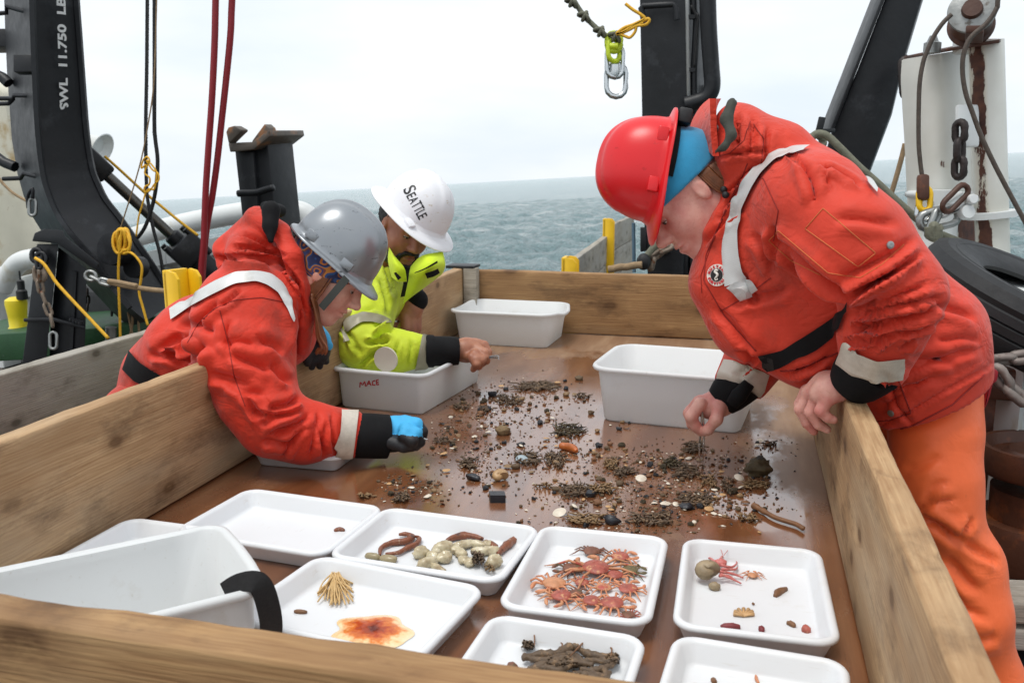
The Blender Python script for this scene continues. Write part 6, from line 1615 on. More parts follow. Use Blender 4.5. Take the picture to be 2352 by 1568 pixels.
MB().tube([a, a+(b-a)*.25, a+(b-a)*.3, a+(b-a)*.75, b], [rc*1.08, rc*1.08, rc*1.0, rc*.98, rc*.92], 26).build('cuff', M_neo, m3, smooth=50)
# dark inner sleeve of the far arm
s = SDF(.006); s.chain([k(1480, 620, 2.98, 70), k(1560, 620, 2.86, 62), k(1602, 652, 2.795, 55)], .03); V, Fq = s.mesh(); flesh('inner_sleeve', V, Fq, M_neo, m3)
# collar flaps: curved thick sheets
def sheet(zf, rows, name, mat, parent, th=.006):
    rings = []
    for r in rows:
        P = smooth_path([PY(*zf(x, y), Y) for x, y, Y in r], 5); rings.append(P)
    n_ = len(rings[0]); full = []
    for j in range(n_): full.append(smooth_path([r[j] for r in rings], 4))
    rr = []
    for j in range(n_):
        col_ = full[j]; rr.append(col_+[p+FW*th for p in col_[::-1]])
    return MB().loft(rr).build(name, mat, parent, smooth=60)
fl_ = sheet(ZM, [[(640, 1310, 2.62), (740, 1200, 2.60), (850, 1150, 2.60), (1050, 1120, 2.66)],
                 [(620, 1400, 2.60), (760, 1340, 2.56), (920, 1270, 2.56), (1082, 1280, 2.64)],
                 [(610, 1500, 2.62), (740, 1460, 2.57), (880, 1420, 2.57), (1050, 1390, 2.66)],
                 [(540, 1790, 2.68), (660, 1690, 2.64), (840, 1560, 2.64), (985, 1450, 2.70)]], 'collar_flap', M_hivis2, jk)
sheet(ZM, [[(690, 1385, 2.56), (820, 1330, 2.535), (980, 1235, 2.545)], [(690, 1395, 2.56), (820, 1348, 2.535), (985, 1262, 2.545)]], 'zip', M_neo, fl_, .004)
sheet(ZM, [[(822, 1395, 2.545), (910, 1370, 2.54), (990, 1335, 2.555)], [(850, 1462, 2.55), (940, 1435, 2.545), (1012, 1390, 2.56)]], 'hook_patch', M_neo, fl_, .004)
fl2 = sheet(ZM, [[(365, 1060, 2.66), (350, 1230, 2.62), (395, 1440, 2.60)], [(400, 1120, 2.62), (450, 1280, 2.57), (480, 1500, 2.57)], [(440, 1180, 2.62), (560, 1330, 2.58), (590, 1500, 2.60)]], 'collar_flap', M_hivis2, jk)
sheet(ZM, [[(425, 1390, 2.552), (455, 1382, 2.55)], [(478, 1485, 2.55), (520, 1450, 2.55)]], 'hook_patch', M_neo, fl2, .004)
sheet(ZM, [[(560, 1330, 2.66), (660, 1330, 2.66)], [(560, 1450, 2.66), (670, 1450, 2.64)], [(510, 1700, 2.68), (590, 1680, 2.66)]], 'storm_flap', M_neo, jk, .01)
s = legs(k(1030, 980, Y3+.03, 1)[0], (-.62, 2.88, DECK+.04), .52, .125, M_hivis, m3); V, Fq = s.mesh(); flesh('trousers', relax(V, Fq, 2), Fq, pm('navy_trousers', srgb(40, 46, 60), .8, .2, 10, .2, 80), m3)
for y in (-1, 1):
    s = SDF(.01); f_ = np.array([-.62, 2.88+.13*y, DECK+.055]); s.chain([(f_+np.array([-.06, 0, 0]), .055), (f_+np.array([.17, 0, -.005]), .048)], .02); s.chain([(f_+np.array([-.04, 0, .02]), .06), (f_+np.array([-.03, 0, .22]), .07)], .03); s.cut((0, 0, DECK+.004), (0, 0, -1)); V, Fq = s.mesh(); flesh('boot', V, Fq, M_blackrub, m3)
# head
Mm = axes(dirn(.45, -.58, .68), dirn(.40, .78, .42)); sc3 = 1.0
cm = PY(*ZM(632, 1205), 2.665)-Mm @ np.array([.1, 0, -.07])
V, Fq = head_mesh(sc3, neck=(-.08, -.18)); V = to_world(V, Mm, cm); parts = [(V, Fq)]
# near hand with tweezers
s = SDF(.0032); Yn = 2.545
s.chain([k(1790, 893, Yn-.02, 48), k(1840, 890, Yn, 54), k(1880, 885, Yn+.01, 48)], .02)
s.chain([k(1885, 858, Yn+.02, 25), k(1925, 868, Yn+.02, 22), k(1944, 900, Yn+.01, 18), k(1946, 922, Yn, 14)], .005)
s.chain([k(1890, 885, Yn-.01, 25), k(1930, 905, Yn-.02, 22), k(1936, 940, Yn-.02, 18), k(1915, 958, Yn-.01, 15)], .005)
s.chain([k(1880, 910, Yn-.035, 25), k(1912, 938, Yn-.045, 21), k(1900, 968, Yn-.04, 17), k(1878, 975, Yn-.03, 14)], .005)
s.chain([k(1865, 925, Yn-.05, 23), k(1888, 958, Yn-.06, 19), k(1872, 983, Yn-.05, 15)], .005)
s.chain([k(1845, 920, Yn-.03, 26), k(1890, 935, Yn-.05, 21), k(1935, 925, Yn-.03, 15)], .006)
parts.append(s.mesh())
# far hand hanging over the board
s = SDF(.0032); Yf = 2.78
s.chain([k(1606, 655, Yf+.02, 40), k(1578, 688, Yf+.01, 52), k(1555, 722, Yf, 46)], .02)
s.chain([k(1525, 690, Yf, 30), k(1500, 735, Yf-.01, 25), k(1488, 785, Yf-.01, 18)], .006)
for (x0, x1, y1, dy) in ((1548, 1542, 815, -.02), (1575, 1575, 826, -.005), (1600, 1600, 805, .015)): s.chain([k(x0, 732, Yf+dy, 27), k((x0+x1)/2+3, 785, Yf+dy-.01, 23), k(x1, y1+10, Yf+dy, 17)], .004)
parts.append(s.mesh())
s = SDF(.02); s.chain([(cm+Mm @ np.array([-.07, 0, -.14]), .06), k(1330, 700, Y3, 100), k(1050, 950, Y3, 120)], .05); s.chain([k(1395, 650, 2.72, 80), k(1348, 862, 2.46, 70), k(1655, 897, 2.48, 45)], .04); parts.append(s.mesh())
bd = flesh('body', *merge(parts), M_tan, m3); face_bits(bd, Mm, cm, sc3, M_hairb, M_lipm)
# beard, moustache, hair
s = SDF(.0035)
for y in (-1, 1):
    s.chain([(np.array([.0, .069*y, -.03]), .008), (np.array([.012, .062*y, -.07]), .013), (np.array([.05, .04*y, -.103]), .017), (np.array([.078, .01*y, -.118]), .016)], .015)
    s.chain([(np.array([.106, .004*y, -.052]), .006), (np.array([.098, .022*y, -.056]), .0065), (np.array([.085, .031*y, -.075]), .007), (np.array([.075, .03*y, -.1]), .012)], .006)
s.ell((.082, 0, -.112), (.02, .028, .018), k=.012)
V, Fq = s.mesh(); V = V+vnormals(V, Fq)*(noise3(V, 220)*.003)[:, None]; flesh('beard', to_world(V*sc3, Mm, cm), Fq, M_hairb, m3)
s = SDF(.005); s.ell((-.03, 0, .02), (.088, .083, .088), k=.02); s.cut((0.0, 0, -.02), (.9, 0, -.6)); V, Fq = s.mesh(); V = V+vnormals(V, Fq)*(noise3(V, 160)*.005)[:, None]; flesh('hair', to_world(V*sc3, Mm, cm), Fq, M_hairb, m3)
# full brim hard hat with lettering
Mw = axes(dirn(.58, -.64, .50), dirn(.62, .70, .36)); cw_ = PY(*ZM(690, 640), 2.70)
hwh = hat('hard_hat', M_hatwhite, m3, Mw, cw_, 1.0, front=.048, side=.040, rear=.042, hl=.120, hw=.103, hh=.140, lugs=False)
dg = bpy.context.evaluated_depsgraph_get(); hv = [v.co.copy() for v in hwh.data.vertices]; HB = BVHTree.FromPolygons(hv, [list(p.vertices) for p in hwh.data.polygons])
for (x, y) in ((622, 768),):
    h_, nr = on(HB, ZM, x, y)
    if h_ is not None:
        ax_ = Mw[:, 0]-nr*(Mw[:, 0] @ nr); ax_ /= np.linalg.norm(ax_); MB().obox(h_+nr*.004, ax_*.017, np.cross(nr, ax_)*.013, nr*.007).build('accessory_slot', M_hatwhite, hwh, bevel=.003)
M_ink = pm('black_lettering', srgb(22, 22, 24), .4, .05, 30, 0)
def word_on_hat():
    word = 'SEATTLE'; base0, base1 = np.array([540., 330.]), np.array([752., 722.])   # baseline, first to last letter
    wd_ = [.2, .125, .155, .135, .135, .10, .12]; tot = sum(wd_); t0 = 0; hgt_ = [1.35, 1, 1, 1.12, 1.12, 1.05, 1]
    d = (base1-base0); ln_ = np.linalg.norm(d); d /= ln_; upv = np.array([d[1], -d[0]])
    for c_, w_, hh in zip(word, wd_, hgt_):
        me = text_mesh(c_, 1., .012, 0); Vt = np.array([v.co[:] for v in me.vertices]); x0, x1 = Vt[:, 0].min(), Vt[:, 0].max(); ht = Vt[:, 1].max()
        bm = bmesh.new(); bm.from_mesh(me); bmesh.ops.triangulate(bm, faces=bm.faces); bmesh.ops.subdivide_edges(bm, edges=[e for e in bm.edges if e.calc_length() > .12], cuts=2); bm.to_mesh(me); bm.free()
        ok = True
        for v in me.vertices:
            u = (v.co.x-x0)/(x1-x0); q = base0+d*ln_*(t0+(u*.86+.05)*w_)/tot+upv*(v.co.y/ht)*122*hh
            h_, nr, _, _ = HB.ray_cast(Vector(CAM), Vector(ray(*ZM(*q))).normalized())
            if h_ is not None: v.co = h_+nr*.0012
            else: ok = False
        me.update()
        if ok: link_mesh('letter', me, M_ink, hwh)
        t0 += w_
word_on_hat()
rg = thing('ring', 'silver ring on the thumb of the bearded person', 'ring', tuple(k(1500, 748, Yf-.01, 1)[0]))
MB().lathe([(k(0, 0, Yf, 24)[1], -.004), (k(0, 0, Yf, 26)[1], -.003), (k(0, 0, Yf, 26)[1], .003), (k(0, 0, Yf, 24)[1], .004)], k(1500, 745, Yf-.01, 1)[0], k(1492, 780, Yf, 1)[0]-k(1502, 735, Yf, 1)[0], 20, caps=False).build('band', M_bright, rg)
tw = thing('tweezers', 'short steel tweezers held level by the bearded person', 'tweezers', tuple(k(1960, 925, Yn, 1)[0]))
for dy in (-6, 4): MB().tube(path(Z2, [(1925, 928), (1960, 925+dy*.7), (1990, 924+dy), (1996, 932+dy)], Yn-.03), [.0026, .0024, .0018, .0014], 6).build('prong', M_bright, tw)
# red handwriting on the tub under the sleeve: MACE
dgv = [mace.matrix_basis @ v.co for v in mace.data.vertices]; TB = BVHTree.FromPolygons(dgv, [list(p.vertices) for p in mace.data.polygons])
M_marker = pm('red_marker', srgb(196, 40, 48), .5, .1, 60, 0)
for st in ([(1330, 1068), (1332, 1042), (1344, 1058), (1354, 1038), (1358, 1064)], [(1362, 1062), (1374, 1036), (1384, 1060)], [(1366, 1052), (1382, 1050)], [(1404, 1036), (1392, 1040), (1390, 1056), (1404, 1058)], [(1420, 1032), (1410, 1034), (1410, 1056), (1422, 1054)], [(1410, 1046), (1420, 1044)]):
    seam(TB, Z2, st, 'pen_stroke', M_marker, mace, .0019, 14, .0004)

# ================================================================== CATCH IN THE TRAYS AND LITTER ON THE TABLE
def Z5(x, y): return (.5*x, 1034.9+.5*y)
def Z6(x, y): return (987.8+.5*x, 1081.9+.5*y)
def Z7(x, y): return (799.7+.5*x, 799.7+.5*y)
rnd = random.Random(11)
M_crab = pm('red_crab_shell', srgb(164, 84, 70), .45, .3, 90, .5, 260, .002, spot=[(srgb(196, 146, 104), .42, 70), (srgb(116, 46, 42), .36, 55)])
M_crab2 = pm('pale_crab_shell', srgb(196, 138, 100), .45, .25, 90, .5, 260, .002, spot=[(srgb(170, 76, 62), .42, 60)])
M_crabd = pm('dark_crab_shell', srgb(122, 78, 60), .55, .3, 90, .5, 260, .002, spot=[(srgb(90, 76, 50), .42, 60)])
M_crableg = pm('orange_crab_leg', srgb(202, 134, 96), .45, .25, 120, .3, 300, .001)
def tray_z(): return .0065
def crab(x, y, size, rot, lab, mat, legmat, zf=Z6, big=1.):
    c = PZ(*zf(x, y), .016); m_ = mpp(c)*.5; R1 = size*m_*.68
    root = thing('crab', lab, 'crab', (c[0], c[1], tray_z()), 'crabs in the trays')
    ca, sa = math.cos(rot), math.sin(rot)
    def loc(px_, py_, pz_): return np.array([c[0]+(px_*ca-py_*sa)*R1, c[1]+(px_*sa+py_*ca)*R1, tray_z()+pz_*R1])
    # carapace: pear shaped shell with a flat rim and bumps
    rings = []
    for i in range(9):
        ph = math.pi*i/8; ring = []
        for j in range(18):
            th = 2*math.pi*j/18; rr = (1-.16*math.cos(th)-.05*math.cos(3*th))*max(.02, math.sin(ph))
            bmp = .06*noise.noise(Vector((math.cos(th)*3+x, math.sin(th)*3, ph*3)))
            z = .52-.42*math.cos(math.pi-ph)*(1 if ph > math.pi/2 else .6)
            ring.append(loc(math.cos(th)*rr*1.05, math.sin(th)*rr*.98, .5+(.34 if ph < math.pi/2 else .3)*math.cos(ph)+bmp))
        rings.append(ring)
    MB().loft(rings).build('carapace', mat, root, smooth=60)
    for sd_ in (-1, 1):
        for q in range(4):
            a = sd_*(math.radians(52)+q*math.radians(27))+rnd.uniform(-.12, .12); ln_ = rnd.uniform(1.15, 1.8)*big*(1.1-.08*abs(q-1.5))
            u = (math.cos(a), math.sin(a)); bend = sd_*rnd.uniform(-.25, .35); v = (math.cos(a+bend), math.sin(a+bend))
            P = [loc(u[0]*.75, u[1]*.75, .42), loc(u[0]*(.85+ln_*.42), u[1]*(.85+ln_*.42), .62+rnd.uniform(-.1, .15)), loc(u[0]*(.85+ln_*.5)+v[0]*ln_*.3, u[1]*(.85+ln_*.5)+v[1]*ln_*.3, .3), loc(u[0]*(.85+ln_*.55)+v[0]*ln_*.62, u[1]*(.85+ln_*.55)+v[1]*ln_*.62, .04)]
            MB().tube(P, [.115*R1, .105*R1, .08*R1, .02*R1], 5).build('leg', legmat, root, smooth=180)
        P = [loc(.7, sd_*.45, .42), loc(1.15, sd_*.85, .5), loc(1.65, sd_*.6, .42), loc(1.95, sd_*.3, .35)]
        MB().tube(smooth_path(P, 3), [.12*R1, .12*R1, .13*R1, .14*R1, .17*R1, .2*R1, .2*R1, .16*R1, .1*R1, .03*R1], 6).build('claw', legmat, root, smooth=180)
    return root
CR = [(745, 358, 56, 1.2, 'small brown crab at the top of the heap with spread legs', M_crabd, M_crabd), (880, 385, 60, .4, 'red crab with long pale legs beside the dark weedy crab', M_crab, M_crableg), (645, 440, 64, 3.4, 'reddish brown crab with dark curled legs', M_crabd, M_crabd),
      (758, 442, 92, 2.2, 'largest pink crab in the middle of the heap', M_crab, M_crab2, Z6, 1.5), (925, 445, 54, .1, 'weedy olive crab under the red one', pm('olive_crab', srgb(104, 92, 60), .6, .3, 80, .5, 200), MATS['olive_crab']), (852, 470, 56, 5.4, 'small crab tucked against the largest pink one', M_crab, M_crableg),
      (562, 515, 78, 3.9, 'orange legged pale crab at the edge of the heap', M_crab2, M_crableg), (915, 530, 64, .9, 'crab with a dark red back and orange legs', M_crab, M_crableg), (600, 570, 72, 4.4, 'red crab lying half under the pale one', M_crab, M_crab2), (675, 545, 44, .5, 'tiny dark crab between two bigger ones', M_crabd, M_crabd),
      (742, 590, 62, 4.8, 'dark red crab with legs folded below', M_crab, M_crableg), (845, 602, 78, .2, 'wide red crab near the tray rim with legs out', M_crab, M_crableg), (915, 648, 46, 5.6, 'small reddish crab in the corner of the heap', M_crabd, M_crab), (792, 522, 52, 2.9, 'crab lying on its side between the largest one and the wide one', M_crab2, M_crableg), (700, 498, 48, 1.1, 'small crab tangled in the legs of the largest one', M_crab, M_crableg)]
for cc in CR: crab(*cc)
crab(1482, 462, 34, 1.7, 'tiny orange crab alone beside the hermit crab', M_crab2, M_crableg)

def lump(c, r, sq=(1, 1, .7), seed=0, amp=.25, n=10, freq=1.6):
    mb = MB().ball((0, 0, 0), 1., n); sv = Vector((seed*3.7, seed*1.3, seed*2.1)); V = []
    for v in mb.v: V.append(np.asarray(c)+v*(1+amp*noise.noise(Vector(v)*freq+sv)+amp*.5*noise.noise(Vector(v)*freq*2.7+sv))*r*np.asarray(sq))
    mb.v = V; return mb
M_shell = pm('mottled_snail_shell', srgb(150, 132, 104), .5, .35, 60, .6, 160, .002, spot=[(srgb(96, 84, 60), .42, 50), (srgb(196, 184, 160), .36, 40)])
# hermit crab in a whelk shell
hc = thing('hermit_crab', 'hermit crab with pink legs in a knobbly brown snail shell', 'hermit crab', tuple(PZ(*Z6(1290, 480), .006)))
c = PZ(*Z6(1272, 478), .02); m_ = mpp(c)*.5
P = []; rr = []
for i in range(46):
    t = i/45; a = t*5.6*math.pi; ra = (1-t)*.62+.02
    P.append(c+np.array([math.cos(a)*ra*34*m_-(t)*26*m_, math.sin(a)*ra*24*m_, 12*m_*math.sin(a*.9)*ra+22*m_*(1-t)+4*m_])); rr.append((36*(1-t)**1.05+5)*m_)
MB().tube(P[::-1], rr[::-1], 14).build('shell', M_shell, hc, smooth=180)
M_pink2 = pm('pink_crab_leg', srgb(196, 110, 104), .45, .25, 100, .3, 260, .001, spot=[(srgb(222, 176, 160), .38, 60)])
lump(PZ(*Z6(1335, 420), .02), 26*m_, (1.2, .8, .7), 3).build('head', M_pink2, hc, smooth=180)
for P2 in ([(1335, 430), (1385, 440), (1410, 420), (1400, 410)], [(1330, 460), (1390, 470), (1440, 490)], [(1330, 470), (1380, 490), (1430, 515)], [(1340, 450), (1400, 450), (1412, 440)], [(1330, 480), (1370, 480), (1400, 500)], [(1330, 410), (1345, 385), (1330, 378)], [(1310, 420), (1290, 400), (1270, 398)]):
    MB().tube(smooth_path([PZ(*Z6(x, y), .022-.012*(i/(len(P2)-1))) for i, (x, y) in enumerate(P2)], 3), [8*m_-i*.7*m_ for i in range((len(P2)-1)*3+1)], 6).build('leg', M_pink2, hc, smooth=180)
for P2 in ([(1345, 385), (1335, 358), (1312, 355)], [(1350, 385), (1368, 360), (1362, 352)]): MB().tube(smooth_path([PZ(*Z6(x, y), .03) for x, y in P2], 3), .0006, 4).build('antenna', M_pink2, hc)
tag(lump(PZ(*Z6(1307, 528), .012), 27*m_, (1, .85, .8), 5, .18).build('sea_snail', M_shell, None, smooth=180), 'small round tan snail beside the hermit crab', 'snail')
# scraps
M_tanbit = pm('tan_scrap', srgb(196, 156, 108), .55, .25, 80, .4, 200, .002, spot=[(srgb(128, 92, 56), .38, 60)])
M_redbit = pm('maroon_scrap', srgb(120, 44, 48), .5, .25, 80, .4, 200, .002)
M_brownbit = pm('brown_scrap', srgb(122, 84, 54), .55, .3, 80, .4, 200, .002)
def scrap(zf, pts, r, mat, name, lab, cat='scrap', z=.0085, grp=None):
    P = smooth_path([PZ(*zf(x, y), z) for x, y in pts], 4); n_ = len(P)
    o = MB().tube(P, [r*(.35+.65*math.sin(math.pi*(i+.6)/(n_+.2)))*(1+.3*rnd.random()) for i in range(n_)], 6).build(name, mat, None, smooth=180)
    return tag(o, lab, cat, grp)
scrap(Z6, [(1585, 572), (1605, 552), (1638, 538)], .006, M_brownbit, 'shell_scrap', 'curled grey brown scrap beyond the tan cluster')
fb = thing('bryozoan_tuft', 'little fan of tan lobes lying in the hermit crab tray', 'tuft', tuple(PZ(*Z6(1440, 655), .006)))
for k_ in range(7):
    a = math.pi*(k_/6); p = PZ(*Z6(1440-math.cos(a)*46, 655-math.sin(a)*24), .0095); MB().tube([PZ(*Z6(1440, 665), .0085), (p+PZ(*Z6(1440, 660), .011))/2, p], [.0014, .0022, .0036], 7).build('lobe', M_tanbit, fb, smooth=180)
scrap(Z6, [(1335, 712), (1378, 712), (1425, 715)], .0055, M_redbit, 'weed_scrap', 'flat maroon scrap by the near rim of the hermit crab tray')
scrap(Z6, [(1525, 714), (1522, 724), (1530, 734)], .0045, M_redbit, 'weed_scrap', 'tiny maroon speck by the near rim of the hermit crab tray')
scrap(Z6, [(1638, 694), (1660, 700), (1676, 712)], .0045, M_brownbit, 'shell_scrap', 'small dark flake near the rounded pink scrap')
scrap(Z6, [(1710, 720), (1726, 726), (1742, 736)], .0075, M_crab, 'shell_scrap', 'small rounded pink scrap in the corner of the hermit crab tray')
scrap(Z6, [(1482, 606), (1488, 610)], .0022, M_brownbit, 'shell_scrap', 'dark dot in the middle of the hermit crab tray')
# sea squirts and worms
def tunic():
    s = NT('translucent_tunic'); c_ = s.ramp(s.noise(40, detail=4), [(.3, srgb(146, 128, 98)), (.55, srgb(194, 182, 152)), (.8, srgb(212, 206, 184))])
    s.set('Base Color', c_); s.set('Roughness', .18); s.set('Subsurface Weight', .3); s.set('Subsurface Radius', (.006, .005, .003)); s.set('Subsurface Scale', .6); s.set('Normal', s.bump(s.noise(130, detail=4), .3, .002)); return s.m
M_tun = tunic()
for i, (x, y, rx, ry) in enumerate(((1932, 466, 36, 30), (2038, 446, 46, 32), (1988, 478, 30, 26), (2042, 484, 34, 28), (1962, 506, 44, 26), (2010, 524, 52, 18), (2128, 424, 50, 22), (2196, 420, 44, 20), (2255, 452, 36, 24), (2118, 462, 26, 34), (2160, 500, 24, 36), (2130, 488, 24, 30), (2270, 508, 38, 32), (2090, 446, 26, 24), (2205, 452, 40, 22), (2010, 452, 28, 26), (2235, 420, 26, 20))):
    c = PZ(*Z5(x, y), .018); m_ = mpp(c)*.5; rx_ = rx*m_; ry_ = ry*m_*1.2
    mb_ = lump((0, 0, 0), 1., (rx_*1.15, ry_*.85, .8*min(rx_, ry_)), i+20, .3, 12, 1.5); a_ = rnd.uniform(-.7, .9)
    mb_.v = [np.array([v[0]*math.cos(a_)-v[1]*math.sin(a_)+c[0], v[0]*math.sin(a_)+v[1]*math.cos(a_)+c[1], v[2]+.0065+.75*min(rx_, ry_)]) for v in mb_.v]
    o = mb_.build('sea_squirt', M_tun, None, smooth=180)
    tag(o, 'pale translucent sea squirt in the heap beside the brown worms', 'sea squirt', 'sea squirts heaped in the tray')
M_worm = pm('brown_worm', srgb(128, 74, 48), .4, .3, 120, .5, 260, .002, spot=[(srgb(176, 150, 124), .36, 160), (srgb(76, 44, 32), .4, 60)])
for pts, r, lab in (([(1745, 478), (1752, 445), (1800, 422), (1860, 415), (1892, 398), (1870, 382), (1832, 384)], .0062, 'thick brown worm curled beside the grey flat squirts'), ([(1770, 472), (1826, 468), (1872, 445), (1915, 425), (1926, 400), (1896, 390)], .005, 'thin brown worm looped round the thick one'),
                    ([(2052, 412), (2090, 396), (2150, 388), (2218, 404)], .0068, 'brown worm lying across the top of the squirts'), ([(2228, 414), (2262, 432), (2285, 452)], .0062, 'short brown worm at the side of the squirts')):
    scrap(Z5, pts, r, M_worm, 'worm', lab, 'worm', .013)
scrap(Z6, [(312, 378), (345, 345), (385, 315), (420, 297)], .0075, M_worm, 'worm', 'straight brown worm pointing at the tray corner', 'worm', .014)
for (x, y, rx, ry) in ((1712, 486, 40, 13), (1785, 497, 46, 18)):
    c = PZ(*Z5(x, y), .011); m_ = mpp(c)*.5; tag(lump((c[0], c[1], .012), 1., (rx*m_, ry*m_*1.4, .007), x, .15, 10).build('sea_squirt', pm('grey_tunic', srgb(150, 136, 104), .3, .2, 60, .3, 120), None, smooth=180), 'flat grey brown squirt beside the curled worm', 'sea squirt', 'flat squirts by the worm')
def weed(zf, x, y, w_, h_, n_, mat, name, lab, z=.004, r=.0012, up=.012, parent=None, cat='weed', grp=None):
    mb = MB()
    for i in range(n_):
        a, b = rnd.uniform(-1, 1), rnd.uniform(-1, 1); d = rnd.uniform(0, 6.28); P = []
        for j in range(4):
            P.append(PZ(*zf(x+a*w_*.6+math.cos(d)*w_*.45*(j/3), y+b*h_*.6+math.sin(d)*h_*.5*(j/3)+rnd.uniform(-3, 3)), z+up*rnd.random()*(1-j/4)))
        mb.tube(P, [r*1.2, r*1.7, r*1.2, r*.4], 4)
    o = mb.build(name, mat, parent, smooth=180); o['kind'] = 'stuff' if parent is not None else None
    if parent is None: del o['kind']
    return tag(o, lab, cat, grp)
M_dweed = pm('dark_brown_weed', srgb(94, 76, 58), .6, .35, 90, .5, 200, .002, spot=[(srgb(134, 108, 80), .42, 60)])
M_oweed = pm('olive_tan_weed', srgb(138, 110, 76), .5, .3, 90, .4, 200, .002, spot=[(srgb(86, 66, 38), .4, 50)])
weed(Z5, 2195, 490, 46, 40, 50, M_dweed, 'weed_tuft', 'dark stringy weed among the pale sea squirts', .012, .0012, .016)
weed(Z5, 2250, 530, 30, 26, 26, M_oweed, 'weed_tuft', 'tan weed scrap at the foot of the sea squirts', .01, .0012, .012)
# coral sprig
cs_ = thing('coral_sprig', 'tan branching sprig lying in the tray', 'coral', tuple(PZ(*Z5(1545, 600), .006)))
MB().tube(smooth_path([PZ(*Z5(x, y), .02) for x, y in ((1558, 522), (1545, 545), (1530, 570), (1535, 600))], 4), .0022, 6).build('stem', M_brownbit, cs_, smooth=180)
M_sprig = pm('tan_sprig', srgb(206, 172, 118), .6, .15, 60, .2, 200)
for i in range(64):
    x1 = rnd.uniform(1455, 1625); y1 = 655+rnd.uniform(-40, 55)-.0016*(x1-1540)**2; x0 = 1540+(x1-1540)*rnd.uniform(.05, .25); y0 = rnd.uniform(545, 600)
    P = [PZ(*Z5(x0, y0), .016+.008*rnd.random()), PZ(*Z5(x0+(x1-x0)*.5+rnd.uniform(-12, 12), (y0+y1)/2), .014+.01*rnd.random()), PZ(*Z5(x1, y1), .008+.006*rnd.random())]
    MB().tube(smooth_path(P, 3), [.0013]*5+[.0016, .0012], 5).build('branch', M_sprig, cs_, smooth=180)
# jelly blob
def jelly():
    s = NT('orange_jelly'); at = s.n('ShaderNodeAttribute', attribute_name='rad')
    k_ = s.math('ADD', s.math('MULTIPLY', at.outputs['Fac'], .82), s.math('MULTIPLY', s.math('SUBTRACT', s.noise(70, detail=6, rough=.6), .5), .75))
    c_ = s.ramp(k_, [(.0, srgb(96, 30, 14)), (.3, srgb(176, 68, 18)), (.52, srgb(214, 122, 48)), (.68, srgb(232, 198, 148)), (1., srgb(236, 222, 192))])
    s.set('Base Color', c_); s.set('Roughness', .14); s.set('Subsurface Weight', .15); s.set('Subsurface Radius', (.008, .004, .002)); s.set('Subsurface Scale', .5); s.set('Normal', s.bump(s.noise(110, detail=5), .5, .002)); return s.m
jc = PZ(*Z5(1712, 832), .008); V = []; Fc = []; RA = []; nT = 56; nR = 12
for i in range(nR+1):
    t = i/nR
    for j in range(nT):
        th = 2*math.pi*j/nT; lobe = 1+.16*noise.noise(Vector((math.cos(th)*2, math.sin(th)*2, 1.)))+.07*math.sin(th*5+1)
        q = PZ(*Z5(1712+182*lobe*t*math.cos(th), 832+80*lobe*t*math.sin(th)), .0068); q = q+np.array([0, 0, .0075*(1-t**3)+.0022*noise.noise(Vector((q[0]*90, q[1]*90, 0)))*(1-t)]); V.append(q); RA.append(t)
for i in range(nR):
    for j in range(nT): Fc.append([i*nT+j, i*nT+(j+1) % nT, (i+1)*nT+(j+1) % nT, (i+1)*nT+j])
me = mesh_from('jelly', V, Fc, 180); at_ = me.attributes.new('rad', 'FLOAT', 'POINT'); at_.data.foreach_set('value', RA)
tag(link_mesh('jelly_blob', me, jelly()), 'flat jelly blob with an orange red centre and clear edge', 'jellyfish')
scrap(Z5, [(1352, 736), (1380, 738), (1410, 740)], .004, M_brownbit, 'shell_scrap', 'small brown scrap beside the coral sprig')
scrap(Z5, [(1536, 366), (1558, 360), (1582, 364)], .0045, M_worm, 'worm', 'single little brown worm in the almost empty tray', 'worm')
# brown weed and worms
for i, (pts, r) in enumerate((([(430, 840), (470, 862), (540, 868), (590, 850), (640, 838)], .0055), ([(600, 826), (660, 842), (700, 872), (760, 868), (820, 880)], .005), ([(470, 905), (530, 900), (590, 912), (650, 892)], .0055), ([(690, 905), (740, 915), (790, 905), (850, 880)], .0055), ([(700, 958), (740, 930), (790, 940), (830, 920)], .005), ([(425, 858), (500, 840), (580, 838), (650, 805), (680, 810)], .0075), ([(680, 812), (720, 835), (780, 850), (860, 848)], .0065), ([(440, 915), (500, 895), (560, 880), (630, 862), (690, 868)], .007), ([(560, 905), (620, 880), (700, 880), (750, 890)], .006), ([(655, 935), (710, 940), (760, 950), (810, 965)], .008), ([(780, 860), (820, 875), (860, 860)], .0065), ([(790, 900), (810, 930), (800, 960)], .006))):
    P = smooth_path([PZ(*Z6(x, y), .018) for x, y in pts], 6); n_ = len(P)
    o = MB().tube(P, [r*(.5+.5*math.sin(math.pi*(j+.8)/(n_+.6)))*(1+.45*noise.noise(Vector((j*.9, i*3.1, 0)))) for j in range(n_)], 8).build('weed_stalk', M_dweed, None, smooth=180)
    tag(o, 'shaggy dark brown stalk in the weed tangle', 'weed', 'stalks in the weed tangle')
for (x, y, w_, h_, n_, lab) in ((450, 795, 34, 26, 46, 'dark weed tuft at the far tip of the weed tangle'), (835, 855, 46, 30, 46, 'dark weed tuft at the right end of the weed tangle'), (700, 940, 60, 30, 60, 'matted weed at the near edge of the weed tangle'), (600, 870, 110, 36, 70, 'matted weed over the middle of the weed tangle')):
    weed(Z6, x, y, w_, h_, int(n_*1.5), M_dweed, 'weed_tuft', lab, .008, .0011, .02)
